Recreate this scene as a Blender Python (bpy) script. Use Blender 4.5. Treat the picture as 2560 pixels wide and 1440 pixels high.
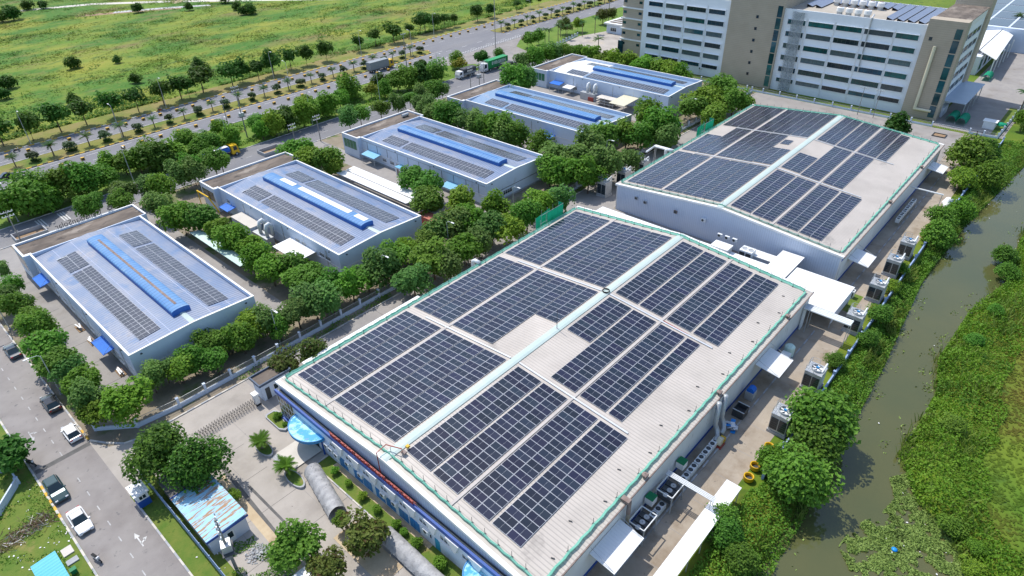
import bpy, bmesh, math, random
from mathutils import Vector, Matrix, noise
from mathutils.geometry import tessellate_polygon
R = math.radians
random.seed(7)
scn = bpy.context.scene
col = scn.collection
for o in list(bpy.data.objects):
    bpy.data.objects.remove(o)

# ------------------------------------------------------------------ camera, sky, sun, exposure
CAM_R = [[0.668075, 0.429484, -0.607634], [-0.74374, 0.360238, -0.563098], [-0.022949, 0.828114, 0.56009]]
CAM_LENS = 22.7483
CAM_H = 66.0
cam_d = bpy.data.cameras.new('camera')
cam_d.sensor_width = 36.0
cam_d.lens = CAM_LENS
cam_d.clip_start = 1.0
cam_d.clip_end = 6000.0
cam = bpy.data.objects.new('camera', cam_d)
mw = Matrix(CAM_R).to_4x4()
mw.translation = (0, 0, CAM_H)
cam.matrix_world = mw
col.objects.link(cam)
scn.camera = cam

SUN_ELEV = R(60)
SUN_DIR = Vector((0.16, 1.0, 0)).normalized()          # horizontal direction towards the sun
world = bpy.data.worlds.new('World')
scn.world = world
world.use_nodes = True
wn = world.node_tree
bg = wn.nodes['Background']
sky = wn.nodes.new('ShaderNodeTexSky')
sky.sky_type = 'NISHITA'
sky.sun_disc = False
sky.sun_elevation = SUN_ELEV
sky.sun_rotation = math.atan2(SUN_DIR.x, SUN_DIR.y)
sky.air_density = 1.0
sky.dust_density = 1.0
wn.links.new(sky.outputs[0], bg.inputs[0])
bg.inputs[1].default_value = 0.15
sun_d = bpy.data.lights.new('sun', 'SUN')
sun_d.energy = 3.05
sun_d.angle = R(0.5)
sun_d.color = (1.0, 0.95, 0.87)
sun = bpy.data.objects.new('sun', sun_d)
sdir = Vector((SUN_DIR.x * math.cos(SUN_ELEV), SUN_DIR.y * math.cos(SUN_ELEV), math.sin(SUN_ELEV)))
sun.rotation_euler = sdir.to_track_quat('Z', 'Y').to_euler()
sun.location = (60, 200, 300)
col.objects.link(sun)
vs = scn.view_settings
vs.view_transform = 'Standard'
vs.look = 'None'
vs.exposure = 0.56
vs.gamma = 1.0
vs.use_curve_mapping = False
scn.render.engine = 'CYCLES'
scn.cycles.max_bounces = 6
scn.cycles.transparent_max_bounces = 8

# ------------------------------------------------------------------ materials
MATS = {}
def mat(name, c, c2=None, scale=0.6, rough=0.8, bump=0.0, bscale=None, metal=0.0, rnd=0.0, spots=None,
        stretch=(1, 1, 1), lo=0.35, hi=0.65, spec=0.4, world_co=False, detail=5.0, trans=0.0, alpha=1.0, coat=0.0):
    """colour mixed by noise between c and c2; spots = (colour, scale, low, high) lays stains over it;
    rnd = random brightness per object; trans = share of light let through (leaves)."""
    m = bpy.data.materials.new(name)
    m.use_nodes = True
    nt = m.node_tree
    N, L = nt.nodes, nt.links
    b = N['Principled BSDF']
    out = N['Material Output']
    b.inputs['Roughness'].default_value = rough
    b.inputs['Metallic'].default_value = metal
    b.inputs['Specular IOR Level'].default_value = spec
    if coat:
        b.inputs['Coat Weight'].default_value = coat
    src = None
    if world_co:
        g = N.new('ShaderNodeNewGeometry'); co = g.outputs['Position']
    else:
        g = N.new('ShaderNodeTexCoord'); co = g.outputs['Object']
    mp = N.new('ShaderNodeMapping'); mp.inputs['Scale'].default_value = stretch
    L.new(co, mp.inputs[0])
    cv = None
    def noise_fac(sc, lo, hi, det=detail):
        n = N.new('ShaderNodeTexNoise'); n.inputs['Scale'].default_value = sc; n.inputs['Detail'].default_value = det
        n.inputs['Roughness'].default_value = 0.6
        L.new(mp.outputs[0], n.inputs['Vector'])
        r = N.new('ShaderNodeMapRange'); r.inputs['From Min'].default_value = lo; r.inputs['From Max'].default_value = hi
        L.new(n.outputs[0], r.inputs[0])
        return r.outputs[0]
    def mix(f, a, bcol):
        x = N.new('ShaderNodeMix'); x.data_type = 'RGBA'
        if hasattr(f, 'links'): L.new(f, x.inputs['Factor'])
        else: x.inputs['Factor'].default_value = f
        for s, v in (('A', a), ('B', bcol)):
            k = 6 if s == 'A' else 7
            if hasattr(v, 'links'): L.new(v, x.inputs[k])
            else: x.inputs[k].default_value = (*v, 1)
        return x.outputs[2]
    cur = c
    if c2 is not None:
        cur = mix(noise_fac(scale, lo, hi), c, c2)
    for sp in (spots or []):
        cur = mix(noise_fac(sp[1], sp[2], sp[3]), cur, sp[0])
    if rnd:
        oi = N.new('ShaderNodeObjectInfo')
        r = N.new('ShaderNodeMapRange'); r.inputs['To Min'].default_value = 1 - rnd; r.inputs['To Max'].default_value = 1 + rnd
        L.new(oi.outputs['Random'], r.inputs[0])
        h = N.new('ShaderNodeHueSaturation')
        L.new(r.outputs[0], h.inputs['Value'])
        r2 = N.new('ShaderNodeMapRange'); r2.inputs['To Min'].default_value = 0.5 - rnd * 0.10; r2.inputs['To Max'].default_value = 0.5 + rnd * 0.10
        sq = N.new('ShaderNodeMath'); sq.operation = 'FRACT'
        ml = N.new('ShaderNodeMath'); ml.operation = 'MULTIPLY'; ml.inputs[1].default_value = 7.31
        L.new(oi.outputs['Random'], ml.inputs[0]); L.new(ml.outputs[0], sq.inputs[0]); L.new(sq.outputs[0], r2.inputs[0])
        L.new(r2.outputs[0], h.inputs['Hue'])
        if hasattr(cur, 'links'): L.new(cur, h.inputs['Color'])
        else: h.inputs['Color'].default_value = (*cur, 1)
        cur = h.outputs[0]
    if hasattr(cur, 'links'): L.new(cur, b.inputs['Base Color'])
    else: b.inputs['Base Color'].default_value = (*cur, 1)
    if bump:
        n = N.new('ShaderNodeTexNoise'); n.inputs['Scale'].default_value = bscale or scale * 4; n.inputs['Detail'].default_value = 4
        L.new(mp.outputs[0], n.inputs['Vector'])
        bp = N.new('ShaderNodeBump'); bp.inputs['Strength'].default_value = bump; bp.inputs['Distance'].default_value = 0.1
        L.new(n.outputs[0], bp.inputs['Height']); L.new(bp.outputs[0], b.inputs['Normal'])
    if trans:
        t = N.new('ShaderNodeBsdfTranslucent')
        if hasattr(cur, 'links'): L.new(cur, t.inputs[0])
        else: t.inputs[0].default_value = (*cur, 1)
        ms = N.new('ShaderNodeMixShader'); ms.inputs[0].default_value = trans
        L.new(b.outputs[0], ms.inputs[1]); L.new(t.outputs[0], ms.inputs[2])
        L.new(ms.outputs[0], out.inputs[0])
    if alpha < 1:
        b.inputs['Alpha'].default_value = alpha
    MATS[name] = m
    return m

def ribbed(name, c, c2, pitch, axis, lines, rough=0.45, lo=0.35, hi=0.7, scale=0.25, spots=None, depth=0.6, metal=0.0):
    """sheet metal with folded ribs: a periodic height along one object axis, seams slightly darker."""
    m = mat(name, c, c2, scale=scale, rough=rough, lo=lo, hi=hi, spots=spots, metal=metal)
    nt = m.node_tree; N, L = nt.nodes, nt.links
    b = N['Principled BSDF']
    tc = N.new('ShaderNodeTexCoord')
    sx = N.new('ShaderNodeSeparateXYZ'); L.new(tc.outputs['Object'], sx.inputs[0])
    d = N.new('ShaderNodeMath'); d.operation = 'MULTIPLY'; d.inputs[1].default_value = 1 / pitch
    L.new(sx.outputs[axis], d.inputs[0])
    fr = N.new('ShaderNodeMath'); fr.operation = 'FRACT'; L.new(d.outputs[0], fr.inputs[0])
    pp = N.new('ShaderNodeMath'); pp.operation = 'PINGPONG'; pp.inputs[1].default_value = 0.5; L.new(fr.outputs[0], pp.inputs[0])
    mr = N.new('ShaderNodeMapRange'); mr.inputs['From Min'].default_value = 0.30; mr.inputs['From Max'].default_value = 0.48
    L.new(pp.outputs[0], mr.inputs[0])
    bp = N.new('ShaderNodeBump'); bp.inputs['Strength'].default_value = depth; bp.inputs['Distance'].default_value = 0.04
    L.new(mr.outputs[0], bp.inputs['Height']); L.new(bp.outputs[0], b.inputs['Normal'])
    if lines:
        src = b.inputs['Base Color'].links[0].from_socket
        x = N.new('ShaderNodeMix'); x.data_type = 'RGBA'
        ml = N.new('ShaderNodeMath'); ml.operation = 'MULTIPLY'; ml.inputs[1].default_value = lines
        L.new(mr.outputs[0], ml.inputs[0]); L.new(ml.outputs[0], x.inputs[0])
        L.new(src, x.inputs[6]); x.inputs[7].default_value = (c[0] * .45, c[1] * .45, c[2] * .47, 1)
        L.new(x.outputs[2], b.inputs['Base Color'])
    return m

# paving and ground
asphalt = mat('asphalt', (0.215, 0.196, 0.186), (0.275, 0.255, 0.242), 0.25, 0.9, 0.3, 12, world_co=True,
              spots=[((0.30, 0.28, 0.26), 0.06, 0.5, 0.75), ((0.14, 0.135, 0.135), 0.9, 0.62, 0.70), ((0.10, 0.095, 0.09), 2.2, 0.70, 0.74)])
asphalt2 = mat('road_asphalt', (0.165, 0.165, 0.18), (0.20, 0.20, 0.21), 0.15, 0.9, 0.3, 12, world_co=True,
               spots=[((0.235, 0.225, 0.215), 0.05, 0.52, 0.75), ((0.13, 0.13, 0.14), 0.5, 0.64, 0.72)], stretch=(.3, 1, 1))
patch = mat('asphalt_patch', (0.10, 0.098, 0.095), (0.14, 0.135, 0.13), 0.8, 0.95, 0.3, 12, world_co=True)
concrete = mat('yard_concrete', (0.33, 0.30, 0.265), (0.40, 0.365, 0.325), 0.22, 0.9, 0.25, 8, world_co=True,
               spots=[((0.25, 0.225, 0.20), 0.12, 0.52, 0.72), ((0.45, 0.385, 0.30), 0.09, 0.58, 0.75), ((0.19, 0.17, 0.155), 1.3, 0.68, 0.74)])
concrete_dk = mat('lane_concrete', (0.26, 0.245, 0.235), (0.32, 0.30, 0.28), 0.3, 0.9, 0.25, 8, world_co=True,
                  spots=[((0.20, 0.18, 0.165), 0.15, 0.52, 0.72)])
concrete_lt = mat('light_concrete', (0.52, 0.49, 0.44), (0.60, 0.56, 0.50), 0.4, 0.9, 0.2, 8, world_co=True)
lane_dirty = mat('dirty_lane_concrete', (0.30, 0.25, 0.195), (0.37, 0.32, 0.26), 0.3, 0.9, 0.25, 8, world_co=True, spots=[((0.22, 0.17, 0.12), 0.2, 0.54, 0.70), ((0.16, 0.14, 0.12), 1.1, 0.64, 0.72)])
sand = mat('sandy_strip', (0.44, 0.34, 0.22), (0.52, 0.42, 0.28), 0.6, 0.95, 0.3, 9, world_co=True,
           spots=[((0.30, 0.22, 0.13), 0.35, 0.55, 0.7)])
dirt = mat('dirt', (0.25, 0.16, 0.09), (0.34, 0.24, 0.15), 0.6, 0.95, 0.3, 9, world_co=True)
field_m = mat('field_grass', (0.095, 0.185, 0.009), (0.235, 0.245, 0.026), 0.03, 0.95, 0.6, 2.0, world_co=True, lo=0.36, hi=0.66, stretch=(1, 1.6, 1),
              spots=[((0.05, 0.145, 0.008), 0.021, 0.47, 0.58), ((0.175, 0.145, 0.048), 0.017, 0.55, 0.66), ((0.055, 0.12, 0.012), 0.12, 0.54, 0.68),
                     ((0.23, 0.20, 0.05), 0.4, 0.56, 0.75)])
verge_m = mat('verge_grass', (0.085, 0.165, 0.014), (0.14, 0.215, 0.026), 0.12, 0.95, 0.6, 3.0, world_co=True,
              spots=[((0.22, 0.19, 0.06), 0.09, 0.6, 0.72), ((0.05, 0.11, 0.01), 0.4, 0.58, 0.7)])
dry_verge_m = mat('dry_verge_grass', (0.17, 0.19, 0.03), (0.24, 0.19, 0.075), 0.11, 0.95, 0.5, 3.0, world_co=True,
                  spots=[((0.09, 0.15, 0.015), 0.07, 0.52, 0.66), ((0.30, 0.21, 0.11), 0.25, 0.62, 0.75)])
lawn_m = mat('lawn', (0.085, 0.155, 0.018), (0.145, 0.18, 0.03), 0.5, 0.95, 0.5, 5.0, world_co=True,
             spots=[((0.26, 0.20, 0.08), 0.25, 0.6, 0.74), ((0.055, 0.12, 0.01), 1.2, 0.58, 0.7)])
ground_m = mat('ground_soil', (0.075, 0.15, 0.008), (0.13, 0.18, 0.012), 0.10, 0.95, 0.6, 3.0, world_co=True,
               spots=[((0.125, 0.12, 0.012), 0.03, 0.48, 0.62), ((0.04, 0.085, 0.008), 0.3, 0.55, 0.7)])
site_m = mat('site_ground', (0.20, 0.165, 0.12), (0.27, 0.23, 0.17), 0.35, 0.95, 0.4, 6, world_co=True,
             spots=[((0.08, 0.13, 0.02), 0.12, 0.53, 0.64)])
water_m = mat('canal_water', (0.074, 0.084, 0.032), (0.095, 0.096, 0.034), 0.05, 0.07, 0.03, 1.6, world_co=True, spec=0.5)
white_line = mat('road_paint_white', (0.60, 0.60, 0.58), (0.38, 0.38, 0.37), 1.5, 0.8, world_co=True, lo=.45, hi=.7)
faint_line = mat('road_paint_worn', (0.50, 0.50, 0.49), (0.33, 0.33, 0.33), 1.5, 0.9, world_co=True)
yellow_p = mat('yellow_paint', (0.70, 0.42, 0.04), (0.6, 0.35, 0.05), 1.0, 0.7)
black_p = mat('black_paint', (0.035, 0.035, 0.035), (0.06, 0.055, 0.05), 1.0, 0.7)
# buildings
wall_w = mat('white_render', (0.60, 0.675, 0.79), (0.54, 0.615, 0.73), 0.22, 0.8, spots=[((0.42, 0.44, 0.46), 0.35, 0.62, 0.78)], stretch=(1, 1, .5))
wall_old = mat('stained_white_render', (0.68, 0.68, 0.67), (0.60, 0.60, 0.60), 0.4, 0.85, spots=[((0.36, 0.33, 0.30), 0.7, 0.62, 0.75)], stretch=(1, 1, .4))
office_w = mat('office_white_render', (0.80, 0.83, 0.86), (0.74, 0.775, 0.81), 0.15, 0.8, spots=[((0.58, 0.60, 0.62), 0.3, 0.64, 0.8)], stretch=(1, 1, .5))
trim_w = mat('white_trim', (0.80, 0.80, 0.79), (0.70, 0.70, 0.69), 0.6, 0.7)
grey_conc = mat('grey_base', (0.33, 0.34, 0.36), (0.40, 0.41, 0.42), 0.6, 0.9)
roof_lt = ribbed('beige_metal_roof', (0.475, 0.43, 0.38), (0.53, 0.48, 0.43), 0.5, 0, 0.5, spots=[((0.40, 0.36, 0.32), 0.09, 0.48, 0.70), ((0.17, 0.155, 0.14), 0.14, 0.66, 0.80)])
roof_blue = ribbed('blue_metal_roof', (0.165, 0.228, 0.355), (0.255, 0.288, 0.37), 0.6, 1, 0.9, scale=0.16, lo=0.40, hi=0.60, spots=[((0.34, 0.335, 0.37), 0.22, 0.56, 0.70), ((0.115, 0.20, 0.36), 0.3, 0.54, 0.68), ((0.22, 0.21, 0.22), 0.9, 0.64, 0.72)])
roof_blue2 = ribbed('blue_metal_roof_plain', (0.165, 0.28, 0.44), (0.24, 0.335, 0.46), 0.6, 1, 0.6, scale=0.12, lo=0.3, hi=0.8, spots=[((0.33, 0.37, 0.44), 0.25, 0.58, 0.72)])
roof_white = ribbed('white_coated_roof', (0.80, 0.80, 0.78), (0.72, 0.73, 0.73), 0.42, 1, 0.1, scale=0.2)
monitor_m = ribbed('blue_ventilator_metal', (0.07, 0.205, 0.44), (0.115, 0.265, 0.48), 0.9, 1, 0.5, scale=0.3, rough=.6, spots=[((0.20, 0.33, 0.48), 0.5, 0.56, 0.70)])
monitor_end = mat('blue_ventilator_end', (0.02, 0.11, 0.40), (0.03, 0.13, 0.43), 0.5, 0.5)
rust = mat('rust', (0.19, 0.13, 0.105), (0.27, 0.22, 0.20), 1.5, 0.9)
deck = mat('weathered_roof_deck', (0.105, 0.085, 0.07), (0.19, 0.155, 0.125), 0.35, 0.95, 0.3, 4, lo=0.38, hi=0.62, stretch=(.5, 1, 1),
           spots=[((0.28, 0.24, 0.20), 0.3, 0.56, 0.68), ((0.07, 0.058, 0.05), 0.8, 0.57, 0.66)])
gable_m = ribbed('blue_grey_cladding', (0.50, 0.575, 0.70), (0.56, 0.62, 0.72), 0.42, 1, 0.3, depth=0.8)
cap_m = mat('pale_ridge_cap', (0.40, 0.50, 0.475), (0.47, 0.55, 0.52), 0.4, 0.5, spots=[((0.50, 0.49, 0.46), 0.3, 0.62, 0.78)])
blue_band = mat('blue_band', (0.012, 0.065, 0.30), (0.018, 0.085, 0.34), 0.4, 0.5)
blue_wall = ribbed('deep_blue_cladding', (0.012, 0.035, 0.20), (0.016, 0.045, 0.24), 0.6, 0, 0.3)
facade_m = mat('pale_blue_facade', (0.66, 0.72, 0.80), (0.60, 0.67, 0.77), 0.3, 0.75, spots=[((0.50, 0.56, 0.64), 0.8, 0.64, 0.8)])
blue_door = mat('blue_door', (0.015, 0.17, 0.45), (0.02, 0.20, 0.50), 0.8, 0.5)
teal_door = mat('teal_door', (0.02, 0.28, 0.45), None, 1, 0.5)
glass_dk = mat('dark_glass', (0.012, 0.022, 0.028), (0.02, 0.04, 0.05), 0.3, 0.08, spec=0.6)
glass_green = mat('green_tinted_glass', (0.008, 0.045, 0.055), (0.02, 0.095, 0.11), 0.4, 0.08, spec=0.6, rnd=.5)
glass_blind = mat('glass_with_blinds', (0.10, 0.135, 0.14), (0.06, 0.10, 0.11), 0.8, 0.2, spec=0.6, rnd=.4)
glass_gold = mat('bronze_glass', (0.17, 0.135, 0.085), (0.11, 0.09, 0.06), 0.25, 0.08, spec=0.6)
green_glass_bright = mat('bright_green_glass', (0.005, 0.13, 0.07), (0.008, 0.17, 0.09), 0.3, 0.12, spec=0.6)
tan_brick = ribbed('tan_tile_cladding', (0.40, 0.34, 0.26), (0.45, 0.385, 0.30), 0.55, 2, 0.22, rough=0.8, depth=0.3)
alu = mat('aluminium', (0.66, 0.68, 0.70), (0.58, 0.60, 0.62), 0.8, 0.4, metal=0.3)
galv = mat('galvanised_steel', (0.50, 0.52, 0.53), (0.40, 0.42, 0.43), 0.9, 0.45, metal=0.35)
steel_dk = mat('dark_steel', (0.045, 0.05, 0.055), (0.07, 0.075, 0.08), 0.8, 0.6)
pipe_w = mat('white_insulated_pipe', (0.74, 0.76, 0.76), (0.66, 0.68, 0.68), 0.6, 0.4)
red_pipe = mat('red_pipe', (0.36, 0.05, 0.03), (0.30, 0.06, 0.045), 0.8, 0.5)
red_sign = mat('red_sign', (0.42, 0.06, 0.045), (0.36, 0.075, 0.055), 0.8, 0.5)
sign_grey = mat('sign_grey', (0.12, 0.105, 0.10), None, 1, 0.6)
net_m = mat('green_safety_net', (0.16, 0.48, 0.37), (0.26, 0.58, 0.47), 1.0, 0.8, trans=0.35)
net_thick = mat('green_scaffold_net', (0.004, 0.30, 0.16), (0.008, 0.36, 0.20), 1.0, 0.8, trans=0.3)
white_sheet = ribbed('white_sheet_roof', (0.80, 0.80, 0.79), (0.74, 0.75, 0.75), 0.4, 0, 0.08, scale=0.3)
grey_sheet = ribbed('grey_blue_sheet_roof', (0.36, 0.43, 0.52), (0.40, 0.47, 0.55), 0.5, 0, 0.15)
mint_sheet = ribbed('mint_sheet_roof', (0.52, 0.70, 0.64), (0.60, 0.74, 0.68), 0.5, 1, 0.15)
cream_sheet = ribbed('cream_sheet_roof', (0.62, 0.58, 0.42), (0.68, 0.63, 0.47), 0.5, 0, 0.25)
awn_blue = mat('blue_awning', (0.006, 0.12, 0.52), (0.01, 0.15, 0.56), 0.8, 0.6)
awn_sky = ribbed('sky_blue_awning', (0.16, 0.42, 0.62), (0.20, 0.47, 0.66), 0.35, 1, 0.15)
canopy_m = mat('faded_blue_canopy', (0.33, 0.66, 0.76), (0.42, 0.72, 0.80), 0.5, 0.6, spots=[((0.05, 0.34, 0.66), 0.55, 0.47, 0.55), ((0.20, 0.30, 0.40), 1.1, 0.62, 0.68)])
canopy_rim = mat('canopy_rim_blue', (0.02, 0.22, 0.50), (0.03, 0.25, 0.53), 0.5, 0.5)
shed_roof_m = mat('rusty_blue_roof', (0.26, 0.50, 0.66), (0.34, 0.58, 0.72), 0.6, 0.7, spots=[((0.34, 0.20, 0.11), 1.0, 0.505, 0.56)], stretch=(0.45, 2.6, 1))
shed2_roof_m = ribbed('turquoise_sheet_roof', (0.06, 0.40, 0.58), (0.09, 0.45, 0.62), 0.45, 1, 0.2)
shed_wall = mat('shed_wall', (0.62, 0.65, 0.72), (0.55, 0.58, 0.65), 0.5, 0.8)
tarp_m = mat('silver_tarp', (0.30, 0.30, 0.305), (0.42, 0.42, 0.42), 1.2, 0.8, 0.9, 3.0, spots=[((0.22, 0.22, 0.225), 1.5, 0.55, 0.65)])
tarp_dk = mat('dark_tarp', (0.05, 0.055, 0.06), (0.07, 0.075, 0.085), 1.0, 0.8, 0.4, 3)
fence_blue = mat('blue_fence_paint', (0.30, 0.40, 0.58), (0.24, 0.33, 0.52), 0.8, 0.7)
stone_m = mat('pale_rubble', (0.52, 0.52, 0.51), (0.42, 0.42, 0.42), 2.0, 0.9, rnd=.15)
yellow_shell = mat('yellow_fan_shell', (0.65, 0.40, 0.01), (0.55, 0.33, 0.01), 1.0, 0.5)
green_box = mat('green_lid', (0.004, 0.17, 0.06), (0.006, 0.2, 0.075), 1.0, 0.6)
blue_plastic = mat('blue_plastic', (0.01, 0.25, 0.7), None, 1, 0.4)
black_rub = mat('rubber', (0.016, 0.016, 0.017), (0.03, 0.03, 0.03), 2, 0.85)
skin_m = mat('skin', (0.45, 0.28, 0.2), None, 1, 0.6)
cloth_dk = mat('dark_clothes', (0.03, 0.03, 0.045), None, 1, 0.9)
cloth_lt = mat('grey_clothes', (0.25, 0.27, 0.3), None, 1, 0.9)
paint_white = mat('white_car_paint', (0.78, 0.78, 0.78), None, 1, 0.25, coat=.6)
paint_black = mat('black_car_paint', (0.008, 0.009, 0.011), None, 1, 0.22, coat=.6)
paint_navy = mat('blue_black_car_paint', (0.012, 0.028, 0.045), None, 1, 0.22, coat=.6)
paint_green = mat('dark_green_car_paint', (0.022, 0.06, 0.066), None, 1, 0.25, metal=.2, coat=.6)
cab_yellow = mat('yellow_cab_paint', (0.78, 0.48, 0.02), None, 1, 0.35)
cab_white = mat('white_cab_paint', (0.72, 0.72, 0.72), None, 1, 0.35)
cont_green = ribbed('green_container', (0.006, 0.26, 0.07), (0.008, 0.30, 0.085), 0.35, 0, 0.25)
cont_grey = ribbed('grey_cargo_box', (0.24, 0.26, 0.27), (0.28, 0.30, 0.31), 0.5, 0, 0.15)
tank_blue = mat('blue_tank_paint', (0.01, 0.10, 0.42), None, 1, 0.4)
truck_grey = mat('grey_truck_paint', (0.16, 0.17, 0.18), None, 1, 0.5)
lamp_red = mat('tail_light', (0.4, 0.01, 0.01), None, 1, 0.3)
lamp_white = mat('head_light', (0.7, 0.72, 0.75), None, 1, 0.15)
trunk_m = mat('bark', (0.10, 0.07, 0.05), (0.15, 0.11, 0.08), 2.0, 0.9)
palm_trunk_m = mat('palm_bark', (0.24, 0.19, 0.14), (0.17, 0.13, 0.095), 2.0, 0.9)
def leaf_mat(name, c, c2, rnd=0.22, scale=0.9, trans=0.42):
    return mat(name, c, c2, scale, 0.6, rnd=rnd, trans=trans, spec=0.25, lo=0.3, hi=0.7)
leaf_a = leaf_mat('leaves_green', (0.098, 0.222, 0.020), (0.168, 0.322, 0.042))
leaf_g = leaf_mat('leaves_grey_green', (0.095, 0.208, 0.036), (0.168, 0.300, 0.070))
leaf_d = leaf_mat('leaves_dark', (0.042, 0.118, 0.012), (0.082, 0.178, 0.024))
leaf_b = leaf_mat('leaves_bright', (0.115, 0.245, 0.017), (0.188, 0.345, 0.034))
leaf_y = leaf_mat('leaves_yellow', (0.25, 0.24, 0.02), (0.16, 0.21, 0.02))
leaf_o = leaf_mat('leaves_olive', (0.10, 0.15, 0.024), (0.15, 0.19, 0.04))
leaf_brown = leaf_mat('leaves_brownish', (0.09, 0.055, 0.018), (0.05, 0.06, 0.012))
leaf_p = leaf_mat('palm_leaves', (0.032, 0.10, 0.016), (0.065, 0.15, 0.028))
leaf_s = leaf_mat('topiary_leaves', (0.065, 0.115, 0.045), (0.10, 0.155, 0.065))
grass_tuft = mat('wild_grass_blades', (0.095, 0.185, 0.009), (0.235, 0.245, 0.026), 0.03, 0.9, world_co=True, trans=0.25, lo=0.36, hi=0.66, stretch=(1, 1.6, 1),
                 spots=[((0.05, 0.145, 0.008), 0.021, 0.47, 0.58), ((0.175, 0.145, 0.048), 0.017, 0.55, 0.66), ((0.055, 0.12, 0.012), 0.12, 0.54, 0.68)])
under_m = mat('undergrowth_leaves', (0.078, 0.205, 0.011), (0.135, 0.28, 0.02), 0.35, 0.7, world_co=True, trans=0.25,
              spots=[((0.04, 0.115, 0.012), 0.22, 0.54, 0.66), ((0.13, 0.17, 0.03), 0.12, 0.64, 0.74)])
weed_m = mat('floating_weed_leaves', (0.15, 0.235, 0.045), (0.22, 0.31, 0.075), 0.6, 0.8, world_co=True, spots=[((0.09, 0.14, 0.025), 0.5, 0.55, 0.68)])
dry_m = mat('dry_branches', (0.16, 0.10, 0.06), (0.24, 0.17, 0.11), 1.2, 0.9)

# ------------------------------------------------------------------ mesh helpers
class MB:
    def __init__(s): s.v, s.f, s.m = [], [], []
    def add(s, vs, fs, mi=0):
        b = len(s.v); s.v += [tuple(p) for p in vs]
        for f in fs: s.f.append([b + i for i in f]); s.m.append(mi)
        return s
    def box(s, x0, y0, z0, x1, y1, z1, mi=0):
        v = [(x0, y0, z0), (x1, y0, z0), (x1, y1, z0), (x0, y1, z0), (x0, y0, z1), (x1, y0, z1), (x1, y1, z1), (x0, y1, z1)]
        return s.add(v, [(0, 3, 2, 1), (4, 5, 6, 7), (0, 1, 5, 4), (1, 2, 6, 5), (2, 3, 7, 6), (3, 0, 4, 7)], mi)
    def cbox(s, cx, cy, z0, w, d, h, mi=0): return s.box(cx - w / 2, cy - d / 2, z0, cx + w / 2, cy + d / 2, z0 + h, mi)
    def quad(s, a, b, c, d, mi=0): return s.add([a, b, c, d], [(0, 1, 2, 3)], mi)
    def poly(s, pts, mi=0): return s.add(pts, [tuple(range(len(pts)))], mi)
    def prism(s, poly, z0, z1, mi=0, mtop=None):
        n = len(poly)
        v = [(x, y, z0) for x, y in poly] + [(x, y, z1) for x, y in poly]
        s.add(v, [tuple(range(n - 1, -1, -1))] + [(i, (i + 1) % n, n + (i + 1) % n, n + i) for i in range(n)], mi)
        return s.add([(x, y, z1) for x, y in poly], [tuple(range(n))], mi if mtop is None else mtop)
    def extr(s, prof, axis, a, b, mi=0):
        """profile (p, q) extruded along an axis: axis 0 -> (x, p, q), axis 1 -> (p, y, q)"""
        n = len(prof)
        f = (lambda t, p: (t, p[0], p[1])) if axis == 0 else (lambda t, p: (p[0], t, p[1]))
        v = [f(a, p) for p in prof] + [f(b, p) for p in prof]
        return s.add(v, [tuple(range(n - 1, -1, -1)), tuple(range(n, 2 * n))] + [(i, (i + 1) % n, n + (i + 1) % n, n + i) for i in range(n)], mi)
    def tube(s, pts, r, n=8, mi=0, r2=None, caps=True):
        pts = [Vector(p) for p in pts]; rings = []; b = len(s.v)
        for i, p in enumerate(pts):
            d = (pts[min(i + 1, len(pts) - 1)] - pts[max(i - 1, 0)]).normalized()
            u = d.cross(Vector((0, 0, 1)))
            if u.length < 1e-3: u = Vector((1, 0, 0))
            u.normalize(); w = d.cross(u)
            rr = r if r2 is None else r + (r2 - r) * i / max(1, len(pts) - 1)
            for k in range(n):
                a = 2 * math.pi * k / n
                s.v.append(tuple(p + u * math.cos(a) * rr + w * math.sin(a) * rr))
        for i in range(len(pts) - 1):
            for k in range(n):
                s.f.append([b + i * n + k, b + i * n + (k + 1) % n, b + (i + 1) * n + (k + 1) % n, b + (i + 1) * n + k]); s.m.append(mi)
        if caps:
            s.f.append([b + k for k in range(n - 1, -1, -1)]); s.m.append(mi)
            e = b + (len(pts) - 1) * n
            s.f.append([e + k for k in range(n)]); s.m.append(mi)
        return s
    def lathe(s, prof, cx, cy, n=16, mi=0, close=False):
        b = len(s.v)
        for r, z in prof:
            for k in range(n):
                a = 2 * math.pi * k / n; s.v.append((cx + r * math.cos(a), cy + r * math.sin(a), z))
        for i in range(len(prof) - 1):
            for k in range(n):
                s.f.append([b + i * n + k, b + i * n + (k + 1) % n, b + (i + 1) * n + (k + 1) % n, b + (i + 1) * n + k]); s.m.append(mi)
        if close:
            e = b + (len(prof) - 1) * n
            s.f.append([e + k for k in range(n)]); s.m.append(mi)
        return s
    def mesh(s, name, mats, smooth=False):
        me = bpy.data.meshes.new(name)
        me.from_pydata(s.v, [], s.f)
        for m in (mats if isinstance(mats, (list, tuple)) else [mats]): me.materials.append(m)
        if any(s.m): me.polygons.foreach_set('material_index', s.m)
        if smooth: me.polygons.foreach_set('use_smooth', [True] * len(s.f))
        me.update()
        return me
    def build(s, name, mats, parent=None, smooth=False, loc=None):
        return link(name, s.mesh(name, mats, smooth), parent, loc)

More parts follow.
